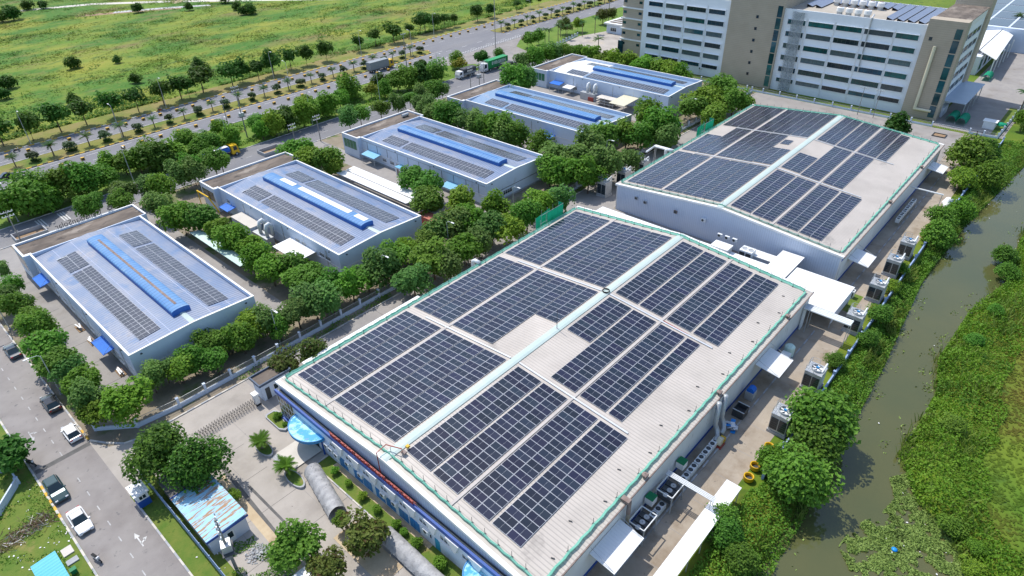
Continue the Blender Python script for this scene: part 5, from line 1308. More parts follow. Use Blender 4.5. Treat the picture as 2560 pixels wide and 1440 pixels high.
# plant against the small factories
def plant_ducts(label, x, y, n):
    t = thing('duct_plant', label, 'ventilation plant', (x, y, 0))
    for k in range(n):
        yy = k * 2.6
        MB().tube([(.2, yy, 2.2), (.2, yy, 4.3), (-.25, yy, 4.9), (-.9, yy, 4.7), (-1.1, yy, 4.0), (-1.1, yy, 2.2)], .38, 10).build('duct', pipe_w, t, smooth=True)
    MB().box(-1.9, -.9, 0, -.3, n * 2.4, 2.2).build('housing', galv, t); MB().box(-2.2, -.5, 0, -1.91, 1.5, 1.2).build('motor_box', blue_plastic if x < 100 else red_pipe, t)
plant_ducts('two arched white ducts on the side of the second small factory', 52.2, 114.5, 2)
plant_ducts('two arched white ducts on the side of the farthest small factory', 167.6, 117.0, 2)
t = thing('plant_room', 'long white plant box under the side wall of the second small factory', 'plant box', (51.6, 123.6, 0)); MB().box(-1.3, -4, 0, 1.2, 4, 2.7).build('wall', wall_w, t); MB().box(-1.4, -4.1, 2.703, 1.3, 4.1, 2.82).build('roof', concrete_lt, t)
t = thing('storage_racks', 'pale open storage racks beside the farthest small factory', 'racks', (165.4, 111.2, 0))
for k in range(3): MB().box(-1.5, -3.2, .7 + k * .8, 1.5, 3.2, .8 + k * .8).build('shelf', concrete_lt, t)
for x in (-1.4, 1.4):
    for y in (-3.1, 0, 3.1): MB().box(x - .05, y - .05, 0, x + .05, y + .05, 2.6).build('post', galv, t)
t = thing('site_container', 'rust red container roof behind the second small factory', 'container', (77.8, 95.0, 0)); MB().box(-1.2, -3.0, 0, 1.2, 3.0, 2.5).build('box', red_pipe, t); MB().box(-1.25, -3.05, 2.503, 1.25, 3.05, 2.6).build('roof', mat('faded_red', (.5, .16, .11), (.42, .14, .1), .6, .7), t)
t = thing('site_office', 'grey flat roofed site hut beside the red container', 'hut', (80.6, 97.6, 0)); MB().box(-1.2, -2.4, 0, 1.2, 2.4, 2.4).build('wall', grey_conc, t); MB().box(-1.4, -2.6, 2.403, 1.4, 2.6, 2.5).build('roof', concrete_lt, t)
for k in range(3): window_part(t, 'window', 0, -1.2, -2.0 + k * 1.4, -1.1 + k * 1.4, 1.0, 1.9, glass_dk, trim_w, 2)
t = thing('utility_box', 'small white kiosk against the third small factory wall', 'kiosk', (91.0, 121.0, 0)); MB().box(-.6, -.9, 0, .8, .9, 2.1).build('cabinet', trim_w, t); MB().box(-.7, -1.0, 2.103, .9, 1.0, 2.2).build('roof', awn_sky, t); MB().box(-.63, -.4, .1, -.603, .4, 1.8).build('door', rust, t)
for k, (y, lab) in enumerate(((97.3, 'bottom corner'), (109.0, 'lower awning'), (114.6, 'middle of the wall'))):
    t = thing('scrap_rack', 'rack of pale scrap against the nearest small factory, by its %s' % lab, 'scrap', (14.9, y, 0))
    MB().box(-.5, -1.2, .0, .5, 1.2, .12).build('pallet', dirt, t)
    for q in range(6):
        o = MB().box(-.1, -.9, 0, .1, .9, .08).build('bar', alu if q % 2 else rust, t, loc=(random.uniform(-.3, .3), random.uniform(-.2, .2), .14 + q * .1)); o.rotation_euler.z = random.uniform(-.25, .25)
# details on the near roof
t = thing('lightning_rod', 'thin lightning rod standing on the ridge of the near roof', 'lightning rod', (59.2, 46.15, 8.1)); MB().tube([(0, 0, 0), (0, 0, 3.6)], .05, 5, r2=.03).build('rod', steel_dk, t); MB().box(-.2, -.2, 0, .2, .2, .05).build('base', galv, t)
t = thing('hose_coil', 'coiled black hose lying on the ridge of the near roof', 'hose', (71.6, 46.2, 8.16)); 
for k in range(4): MB().tube([(.55 * math.cos(a), .55 * math.sin(a), .04 + k * .05) for a in [2 * math.pi * q / 20 for q in range(21)]], .05, 6).build('loop', black_rub, t)
t = thing('roof_pipe', 'red pipe frame over the front gable edge at the ridge', 'pipe', (26.8, 46.6, 0)); MB().tube([(.0, .3, 5.2), (.0, .3, 8.7), (1.4, .3, 8.9), (2.2, -1.6, 8.9), (2.2, -1.6, 8.2)], .07, 6).build('pipe', red_pipe, t); MB().box(2.1, -2.0, 8.15, 2.6, -1.4, 8.35).build('valve_stand', rust, t); MB().box(3.0, -1.6, 8.2, 3.4, -1.2, 8.45).build('valve', yellow_shell, t)
t = thing('red_hose', 'red pipe lying between panel strips on the near roof', 'pipe', (71.9, 36.2, 7.2)); MB().tube([(0, 0, 0), (-.15, -4.5, -.37)], .06, 6).build('pipe', red_sign, t)
for k, (x, z) in enumerate(((46, .0), (64, 0), (86, 0), (136, 0), (158, 0))):
    t = thing('roof_vent', 'rusty vent head on the canal side eave, %s from the bottom' % ORD[k], 'vent', (x, 22.5, 5.95), 0, 'rusty vents on the canal eaves')
    MB().lathe([(.16, 0), (.16, .4), (.36, .45), (.36, .6), (.05, .72)], 0, .2, 10).build('head', rust, t); MB().box(-.4, -.1, .2, .4, .0, .6).build('bracket', rust, t)
bolt = MB().box(-.05, -.2, 0, .05, .2, .12).mesh('roof_cleat', steel_dk)
for k in range(14):
    x, y = 31 + k * 4.6, (25.4 if k % 2 else 24.1)
    tag(link('roof_cleat', bolt, None, (x, y, zroof(x, y)), .4), 'small dark cleat near the canal eave of the near roof, %s from bottom' % ORD[k], 'cleat', 'roof cleats')

# ------------------------------------------------------------------ lamps and poles
def street_lamp(label, x, y, h, a, group):
    t = thing('street_lamp', label, 'street lamp', (x, y, 0), a, group)
    MB().tube([(0, 0, 0), (0, 0, h)], .10, 8, r2=.055).build('pole', galv, t); MB().tube([(0, 0, h - .05), (.35, 0, h + .28), (1.4, 0, h + .42)], .045, 6).build('arm', galv, t)
    MB().box(1.3, -.13, h + .36, 2.05, .13, h + .46).build('lantern', trim_w, t); MB().box(-.2, -.2, 0, .2, .2, .12).build('footing', grey_conc, t)
lam = [(7.0, 99.2, 7.4, math.pi), (6.9, 124, 7.4, math.pi), (34.9, 84.0, 7.2, -1.57), (56.5, 83.6, 7.2, -1.57), (72.5, 83.8, 7.2, -1.57), (92.0, 84.2, 7.2, -1.57), (126, 84, 7.2, -1.57), (150, 84, 7.2, -1.57), (166, 83.8, 7.2, -1.57)]
for k, (x, y, h, a) in enumerate(lam):
    street_lamp(('curved arm lamp post beside the street trees, %s from the bottom' % ORD[k]) if k < 2 else ('curved arm lamp post in the tree row behind the small factories, %s from the street' % ORD[k - 2]), x, y, h, a, 'site lamp posts')
for k, x in enumerate((20.5, 46, 72, 98.2, 124, 150)): street_lamp('tall lamp post on the green verge by the front road, %s from the left edge' % ORD[k], x, 168.0 + .02 * x, 9.4, -1.57, 'verge lamp posts')
for k, x in enumerate((38, 77, 116, 155, 194, 233)): street_lamp('tall lamp post on the far verge by the field, %s from the left edge' % ORD[k], x, RY(x, 220.2), 9.4, -1.57, 'far verge lamp posts')
for k, x in enumerate((57, 113, 168, 240)): street_lamp('lamp post on the road median, %s from the left edge' % ORD[k], x, RY(x, 204.5), 9.0, 1.57, 'median lamp posts')
def power_pole(label, x, y, h, arms, gear=False, r=.19, a=0):
    t = thing('utility_pole', label, 'utility pole', (x, y, 0), a)
    MB().tube([(0, 0, 0), (0, 0, h)], r, 8, r2=r * .6).build('pole', mat_pole, t)
    for k in range(arms):
        z = h - .4 - k * .9
        MB().box(-1.1, -.06, z, 1.1, .06, z + .12).build('crossarm', galv, t)
        for s_ in (-1, -.4, .4, 1): MB().lathe([(.05, z + .12), (.10, z + .2), (.05, z + .28), (.09, z + .34), (.02, z + .42)], s_, 0, 6).build('insulator', trim_w, t)
    if gear:
        MB().box(-.6, -.5, h * .42, .6, .5, h * .42 + 1.0).build('transformer', galv, t); MB().box(-1.0, -.6, h * .42 - .15, 1.0, .6, h * .42 - .02).build('platform', steel_dk, t)
mat_pole = mat('pole_concrete', (0.22, 0.21, 0.20), (0.28, 0.27, 0.25), .8, .9)
power_pole('tall concrete power pole on the green verge left of centre', 80.2, 175.6, 14.5, 2, True)
power_pole('slim power pole beside the tallest one on the verge', 77.4, 179.4, 11, 1, r=.14)
power_pole('concrete power pole by the median gap behind the grey truck', 150, 187.5, 14, 1)
for k, (x, y) in enumerate(((83.6, 155.4), (91.6, 156.0))): power_pole('pole with white insulators behind the third flat roof, %s one' % ORD[k], x, y, 7.5, 2, r=.14)
for k, (x, y) in enumerate(((149.5, 154.6), (154.6, 155.6), (157.4, 156.2))): power_pole('pole with white insulators behind the fourth flat roof, %s from the left' % ORD[k], x, y, 8, 2, k == 1, r=.14)
power_pole('dark power pole at the left edge of the front road', 17.6, 154, 8.5, 2, r=.15)
power_pole('power pole with stacked insulators at the bottom left', 9.95, 52.6, 8.6, 3, True, a=1.2)
for k, y in enumerate((49.5, 45.2)): power_pole('slim forked pole in front of the office fence, %s one' % ORD[k], 203.2, y, 8, 1, r=.1, a=1.57)
power_pole('tall mast behind the median trees near the junction', 196, 187, 19, 0, r=.16)
power_pole('tall mast rising beside the office far trees', 262, 178, 20, 0, r=.16)
# lane dividers on the main road: squat yellow and black blocks
dv = MB().box(-.45, -.3, 0, .45, .3, .75, 0).box(-.35, -.32, .15, .35, -.303, .6, 1).box(-.463, -.22, .15, -.453, .22, .6, 1).mesh('lane_divider', [yellow_p, black_p])
for k in range(38):
    x = 30.5 + k * 5.25
    tag(link('lane_divider', dv, None, (x, RY(x, 214.3), 0.02)), 'yellow and black lane divider on the far carriageway, %s from the left edge' % ORD[k], 'lane divider', 'far lane dividers')
for k in range(26):
    x = 38 + k * 5.25
    tag(link('lane_divider', dv, None, (x, RY(x, 195.3), 0.02)), 'yellow and black lane divider on the near carriageway, %s from the left edge' % ORD[k], 'lane divider', 'near lane dividers')

# ------------------------------------------------------------------ vehicles
def wheel_mesh(r, w):
    tb = MB().tube([(-w / 2, 0, 0), (w / 2, 0, 0)], r, 16).mesh('tyre', black_rub); rb = MB().tube([(-w / 2 - .012, 0, 0), (w / 2 + .012, 0, 0)], r * .6, 12).mesh('rim', galv)
    return tb, rb
def add_wheels(t, xs, ys, r, w):
    tm, rm = wheel_mesh(r, w)
    for x in xs:
        for y in ys:
            o = link('wheel', tm, t, (x, y, r)); link('rim', rm, o)
def car(label, x, y, rz, L_, W, H_, paint, suv=False, hatch=False):
    """front towards local -y"""
    t = thing('car', label, 'car', (x, y, .02), rz)
    h = W / 2; f = L_ / 2; belt = H_ * .60
    secs = [(-f, .80, .34, .52), (-f + .12, .92, .24, .64), (-f + .9, 1.0, .2, belt * .92), (-f * .42, 1.0, .2, belt), (f * .55, 1.0, .2, belt * 1.02), (f - .5, .98, .22, belt * (1.02 if hatch or suv else .96)), (f - .1, .92, .28, belt * (.95 if hatch or suv else .88)), (f, .82, .38, belt * .7)]
    b = MB()
    for yy, ws, z0, z1 in secs:
        w = h * ws; b.v += [(-w * .93, yy, z0), (w * .93, yy, z0), (w, yy, (z0 + z1) * .5), (w * .97, yy, z1 - .1), (w * .82, yy, z1), (-w * .82, yy, z1), (-w * .97, yy, z1 - .1), (-w, yy, (z0 + z1) * .5)]
    for i in range(len(secs) - 1):
        for k in range(8): b.f.append([i * 8 + k, i * 8 + (k + 1) % 8, (i + 1) * 8 + (k + 1) % 8, (i + 1) * 8 + k]); b.m.append(0)
    b.f.append([7, 6, 5, 4, 3, 2, 1, 0]); b.m.append(0); e = (len(secs) - 1) * 8; b.f.append([e + k for k in range(8)]); b.m.append(0)
    b.build('body', paint, t, smooth=False)
    ya, yb, yc, yd = -f * .44, -f * .06, (f * .62 if (hatch or suv) else f * .32), (f * .88 if (hatch or suv) else f * .70)
    wb, wt = h * .86, h * .68; z0, z1 = belt - .04, H_
    P = [(-wb, ya, z0), (wb, ya, z0), (-wt, yb, z1 - .03), (wt, yb, z1 - .03), (-wt, yc, z1 - .02), (wt, yc, z1 - .02), (-wb, yd, z0), (wb, yd, z0)]
    g = MB().add(P, [(0, 1, 3, 2), (4, 5, 7, 6), (0, 2, 4, 6), (1, 7, 5, 3)]); g.build('windows', glass_dk, t)
    MB().add([(-wt - .02, yb - .02, z1 - .035), (wt + .02, yb - .02, z1 - .035), (wt + .02, yc + .02, z1 - .025), (-wt - .02, yc + .02, z1 - .025), (-wt * .9, yb + .12, z1 + .02), (wt * .9, yb + .12, z1 + .02), (wt * .9, yc - .1, z1 + .025), (-wt * .9, yc - .1, z1 + .025)],
             [(4, 5, 6, 7), (0, 1, 5, 4), (1, 2, 6, 5), (2, 3, 7, 6), (3, 0, 4, 7), (3, 2, 1, 0)]).build('roof', paint, t)
    for s_ in (-1, 1):
        pl = MB(); ym = (yb + yc) / 2
        pl.add([(s_ * (wb + .01), ym - .06, z0), (s_ * (wb + .01), ym + .06, z0), (s_ * (wt + .015), ym + .06, z1 - .04), (s_ * (wt + .015), ym - .06, z1 - .04)], [(0, 1, 2, 3)]).build('door_pillar', paint, t)
        MB().box(s_ * h - .1, ya + .1, belt - .02, s_ * h + .12, ya + .28, belt + .12).build('mirror', paint, t)
        MB().box(s_ * h * .62 - .16, -f - .01 + .06, .56, s_ * h * .62 + .16, -f + .16, .70).build('headlight', lamp_white, t)
        MB().box(s_ * h * .66 - .15, f - .12, .62, s_ * h * .66 + .15, f - .015, .80).build('taillight', lamp_red, t)
    MB().box(-h * .5, -f - .012, .36, h * .5, -f + .1, .5).build('grille', steel_dk, t)
    add_wheels(t, (-h * .88, h * .88), (-f * .60, f * .62), .32 if not suv else .37, .22)
    return t
car('white sedan parked at the grassy kerb, facing the bottom', .55, 72.3, 0, 4.5, 1.82, 1.46, paint_white)
car('dark green estate parked behind the white sedan', .25, 79.6, 0, 4.75, 1.86, 1.7, paint_green, suv=True)
car('white hatchback parked near the entry kerb on the tree side', 5.1, 88.7, math.pi, 4.0, 1.74, 1.5, paint_white, hatch=True)
car('black car parked under the street trees behind the white hatchback', 5.2, 97.5, math.pi, 4.6, 1.84, 1.5, paint_black, suv=True)
car('blue black sedan parked under the street trees at the left edge', 5.25, 115.8, math.pi, 4.6, 1.82, 1.45, paint_navy)
car('dark car at the left edge of the main road', 26.5, RY(26, 203) - 5, 1.57, 4.5, 1.8, 1.5, paint_black)
car('dark blue car behind the fence beside the farthest small factory', 163.5, 86.9, .2, 4.3, 1.8, 1.5, paint_navy)
def truck(label, x, y, rz, Lc, boxL, boxH, cabm, boxm, style, cabH=2.7):
    """front towards local -y; boxL cargo length"""
    t = thing('truck', label, 'truck', (x, y, .02), rz)
    W = 2.45; h = W / 2
    MB().add([(-h * .96, -Lc, .6), (h * .96, -Lc, .6), (h * .96, -.15, .6), (-h * .96, -.15, .6), (-h * .96, -Lc, 1.5), (h * .96, -Lc, 1.5), (h * .9, -Lc + .35, cabH), (-h * .9, -Lc + .35, cabH), (h * .92, -.15, cabH), (-h * .92, -.15, cabH)],
             [(0, 1, 5, 4), (4, 5, 6, 7), (7, 6, 8, 9), (1, 2, 8, 6, 5), (0, 4, 7, 9, 3), (2, 3, 9, 8), (3, 2, 1, 0)]).build('cab', cabm, t)
    MB().add([(-h * .86, -Lc - .01 + .06, 1.58), (h * .86, -Lc + .05, 1.58), (h * .80, -Lc + .32, cabH - .18), (-h * .80, -Lc + .32, cabH - .18)], [(0, 1, 2, 3)]).build('windscreen', glass_dk, t)
    for s_ in (-1, 1):
        MB().add([(s_ * h * .965, -Lc + .45, 1.55), (s_ * h * .965, -.7, 1.55), (s_ * h * .935, -.7, cabH - .3), (s_ * h * .93, -Lc + .55, cabH - .3)], [(0, 1, 2, 3)]).build('side_window', glass_dk, t)
        MB().box(s_ * h * .7 - .18, -Lc - .03, .8, s_ * h * .7 + .18, -Lc + .02, 1.0).build('headlight', lamp_white, t)
        MB().box(s_ * (h + .14) - .06, -Lc + .1, 1.5, s_ * (h + .14) + .06, -Lc + .2, 2.1).build('mirror', steel_dk, t)
    MB().box(-h * .95, -Lc - .06, .42, h * .95, -Lc - .003, .75).build('bumper', cabm, t)
    MB().box(-.45, -.1, .55, .45, boxL, .95).build('chassis', steel_dk, t)
    if style == 'box': MB().box(-h, 0.05, 1.0, h, boxL, 1.0 + boxH).build('cargo_box', boxm, t)
    elif style == 'tarp':
        MB().box(-h, .05, 1.0, h, boxL, 1.7).build('side_boards', cont_grey, t)
        n = 8; b = MB(); prof = [(h * 1.01, 1.71), (h * 1.01, 1.0 + boxH - .25), (h * .8, 1.0 + boxH), (-h * .8, 1.0 + boxH), (-h * 1.01, 1.0 + boxH - .25), (-h * 1.01, 1.71)]
        b.extr(prof[::-1], 1, .1, boxL - .05); b.build('tarp_cover', boxm, t)
    else:
        n = 14; prof = [(1.05 * math.cos(2 * math.pi * k / n) * 1.1, 1.9 + .85 * math.sin(2 * math.pi * k / n)) for k in range(n)]
        MB().extr(prof[::-1], 1, .2, boxL).build('tank', boxm, t); MB().box(-.75, .4, 2.72, .75, boxL - .3, 2.85).build('walkway', trim_w, t); MB().extr([(p[0] * 1.01, p[1]) for p in prof if p[1] < 1.75][::-1], 1, .25, boxL - .05).build('lower_skirt', alu, t)
    add_wheels(t, (-h * .86, h * .86), [-Lc + .9] + ([boxL - 1.3, boxL - 2.4] if boxL < 8 else [boxL - 1.2, boxL - 2.4, boxL - 3.6, 1.0]), .48, .3)
    return t
tr = truck('white truck towing a long green lettered container on the front road', 169.6, 166.9, -math.pi / 2, 2.3, 10.4, 2.75, cab_white, cont_green, 'box', 3.1)
xx = 0.0
for ch in 'EVERGREEN':
    c = bpy.data.curves.new('letter', 'FONT'); c.body = ch; c.size = 1.5; c.extrude = .015; c.offset = .03
    o = bpy.data.objects.new('letter', c); col.objects.link(o); bpy.context.view_layer.update()
    me = bpy.data.meshes.new_from_object(o.evaluated_get(bpy.context.evaluated_depsgraph_get())); bpy.data.objects.remove(o)
    mn = min(v.co.x for v in me.vertices); w = max(v.co.x for v in me.vertices) - mn
    sc = .82
    for v in me.vertices: v.co.x = (v.co.x - mn) * sc
    me.materials.clear(); me.materials.append(trim_w)
    q = link('letter', me, tr, (1.225 + .02, 1.9 + xx, 2.1)); q.rotation_euler = Matrix(((0, 0, 1), (1, 0, 0), (0, 1, 0))).to_euler()
    xx += w * sc + .14
truck('white truck with dark tarp cover on the front road', 158.4, 168.1, -math.pi / 2, 2.1, 6.2, 2.1, cab_white, tarp_dk, 'tarp', 2.6)
truck('dark grey truck half hidden by trees behind the container', 177.2, 161.6, math.pi / 2, 2.0, 5.0, 2.0, truck_grey, tarp_dk, 'tarp', 2.5)
truck('long grey box truck with yellow cab on the main road', 150.6, RY(150, 198.6), math.pi / 2, 2.2, 8.6, 2.7, cab_yellow, cont_grey, 'box', 3.0)
truck('blue tanker truck with yellow cab on the front road', 70.2, 166.3, math.pi / 2, 2.2, 7.2, 2.0, cab_yellow, tank_blue, 'tank', 2.9)
def motorbike(label, x, y, rz, paint):
    t = thing('motorbike', label, 'motorbike', (x, y, .02), rz)
    for s_ in (-.62, .62):
        o = MB().tube([(-.05, s_, .29), (.05, s_, .29)], .29, 14).build('wheel', black_rub, t); MB().tube([(-.06, s_, .29), (.06, s_, .29)], .16, 10).build('rim', galv, o)
    MB().add([(-.12, -.35, .35), (.12, -.35, .35), (.14, .55, .4), (-.14, .55, .4), (-.1, -.2, .75), (.1, -.2, .75), (.15, .6, .75), (-.15, .6, .75)], [(0, 1, 5, 4), (1, 2, 6, 5), (2, 3, 7, 6), (3, 0, 4, 7), (4, 5, 6, 7), (3, 2, 1, 0)]).build('body', paint, t)
    MB().box(-.14, -.1, .75, .14, .62, .86).build('seat', black_rub, t)
    MB().tube([(0, -.62, .3), (0, -.42, 1.0)], .05, 6).build('fork', galv, t); MB().tube([(-.36, -.36, 1.02), (0, -.42, 1.0), (.36, -.36, 1.02)], .025, 5).build('handlebar', steel_dk, t)
    MB().box(-.12, -.58, .82, .12, -.44, 1.0).build('headlight', lamp_white, t); MB().box(-.16, -.45, .4, .16, -.33, .85).build('leg_shield', paint, t)
motorbike('white and black motorbike on the street near the bottom', -.05, 65.5, .25, cab_white)
motorbike('dark motorbike parked on the left kerb of the street', -.45, 87.1, .4, paint_black)
motorbike('motorbike riding on the far carriageway beside the field', (74.24, 218.51)[0], (74.24, 218.51)[1], 1.57, red_pipe)
motorbike('dark motorbike on the far carriageway at the left edge', 33.5, RY(33, 216.6), 1.57, paint_black)
# two people by the office gate
def person(label, x, y, rz, shirt, trousers):
    t = thing('person', label, 'person', (x, y, .02), rz)
    V = [(0, 0, .95), (0, 0, 1.2), (0, 0, 1.45), (0, 0, 1.56), (0, -.01, 1.66), (0, -.01, 1.78), (.1, 0, .88), (.12, .06, .48), (.12, .12, .06), (.12, -.08, .04), (-.1, 0, .88), (-.12, -.1, .48), (-.12, -.16, .06), (-.12, -.34, .04), (.2, 0, 1.42), (.26, .06, 1.14), (.25, -.06, .88), (-.2, 0, 1.42), (-.26, -.06, 1.14), (-.25, -.16, .90)]
    E_ = [(0, 1), (1, 2), (2, 3), (3, 4), (4, 5), (0, 6), (6, 7), (7, 8), (8, 9), (0, 10), (10, 11), (11, 12), (12, 13), (2, 14), (14, 15), (15, 16), (2, 17), (17, 18), (18, 19)]
    rad = [.15, .14, .15, .06, .10, .08, .09, .06, .05, .04, .09, .06, .05, .04, .06, .045, .035, .06, .045, .035]
    me = bpy.data.meshes.new('body'); me.from_pydata(V, E_, []); o = link('body', me, t)
    m = o.modifiers.new('skin', 'SKIN'); me.skin_vertices[0].data
    for v, r_ in zip(me.skin_vertices[0].data, rad): v.radius = (r_, r_)
    me.skin_vertices[0].data[0].use_root = True
    o.modifiers.new('sub', 'SUBSURF').levels = 1
    ev = o.evaluated_get(bpy.context.evaluated_depsgraph_get()); m2 = bpy.data.meshes.new_from_object(ev); o.modifiers.clear(); o.data = m2
    m2.materials.clear()
    for q in (trousers, shirt, skin_m, black_rub): m2.materials.append(q)
    for p in m2.polygons:
        z = p.center.z; p.material_index = 2 if z > 1.52 else (3 if z < .1 else (0 if z < .98 else 1)); p.use_smooth = True
    MB().lathe([(.125, 1.66), (.13, 1.74), (.09, 1.86), (.02, 1.88)], 0, .01, 10).build('hair', black_rub, t, smooth=True)
bpy.context.view_layer.update()
person('person in dark clothes walking by the office gate, on the left', 203.4, 19.6, .4, cloth_dk, cloth_dk)
person('person in grey top walking by the office gate, on the right', 203.2, 18.5, .2, cloth_lt, cloth_dk)

# green dome tents, kiosk in the office yard
for k, (x, y) in enumerate(((214.6, 27.6), (214.0, 25.0), (263.5, 28.6))):
    t = thing('dome_tent', ['green arched tent under the office side, nearer the wall', 'green arched tent under the office side, farther from the wall', 'green arched tent below the white open shed'][k], 'tent', (x, y, 0))
    b = MB()
    for i in range(9):
        for j in range(9): b.v.append((-3.0 + 6.0 * j / 8, -1.25 * math.cos(math.pi * i / 8), .6 + 1.5 * math.sin(math.pi * i / 8)))
    for i in range(8):
        for j in range(8): b.f.append([i * 9 + j, i * 9 + j + 1, (i + 1) * 9 + j + 1, (i + 1) * 9 + j]); b.m.append(0)
    b.build('cover', net_thick, t, smooth=True)
    for xx_ in (-2.8, 2.8):
        for yy_ in (-1.2, 1.2): MB().tube([(xx_, yy_, 0), (xx_, yy_, .7)], .04, 5).build('leg', galv, t)
t = thing('kiosk', 'white kiosk with green half round awning in the office yard', 'kiosk', (214.0, 18.6, 0)); MB().box(-1.2, -1.4, 0, 1.2, 1.4, 1.9).build('wall', trim_w, t); MB().box(-1.4, -1.7, 1.903, 1.4, 1.7, 2.05).build('roof', white_sheet, t); MB().lathe([(1.3, 1.2), (1.1, 1.6), (.05, 1.8)], .6, -2.6, 12).build('awning', net_thick, t)
rect('palm_lawn', 209, 14.8, 236, 17.2, 0.03, lawn_m)
for k, (x, y) in enumerate(((199.5, 27.2), (184.0, 67.0))):
    t = thing('manhole_pit', ['dark rimmed pit in the paving before the office gate', 'dark rimmed pit in the paving behind the far factory'][k], 'pit', (x, y, .02)); b = MB(); b.box(-1.4, -1.6, 0, 1.4, -1.4, .25); b.box(-1.4, 1.4, 0, 1.4, 1.6, .25); b.box(-1.4, -1.4, 0, -1.2, 1.4, .25); b.box(1.2, -1.4, 0, 1.4, 1.4, .25); b.build('rim', steel_dk, t); MB().box(-1.2, -1.4, .0, 1.2, 1.4, .06).build('floor', dirt, t)
for k, (x, y) in enumerate(((20.19, 158.77), (78.65, 160.14))):
    t = thing('fenced_yard', ['dark walled yard behind the nearest entrance roof', 'dark walled yard behind the second entrance roof'][k], 'yard', (x, max(y, 147), .02)); b = MB(); b.box(-3, -2, 0, 3, -1.8, .9); b.box(-3, 1.8, 0, 3, 2, .9); b.box(-3, -1.8, 0, -2.8, 1.8, .9); b.box(2.8, -1.8, 0, 3, 1.8, .9); b.build('wall', grey_conc, t); MB().box(-2.8, -1.8, 0, 2.8, 1.8, .05).build('floor', dirt, t)

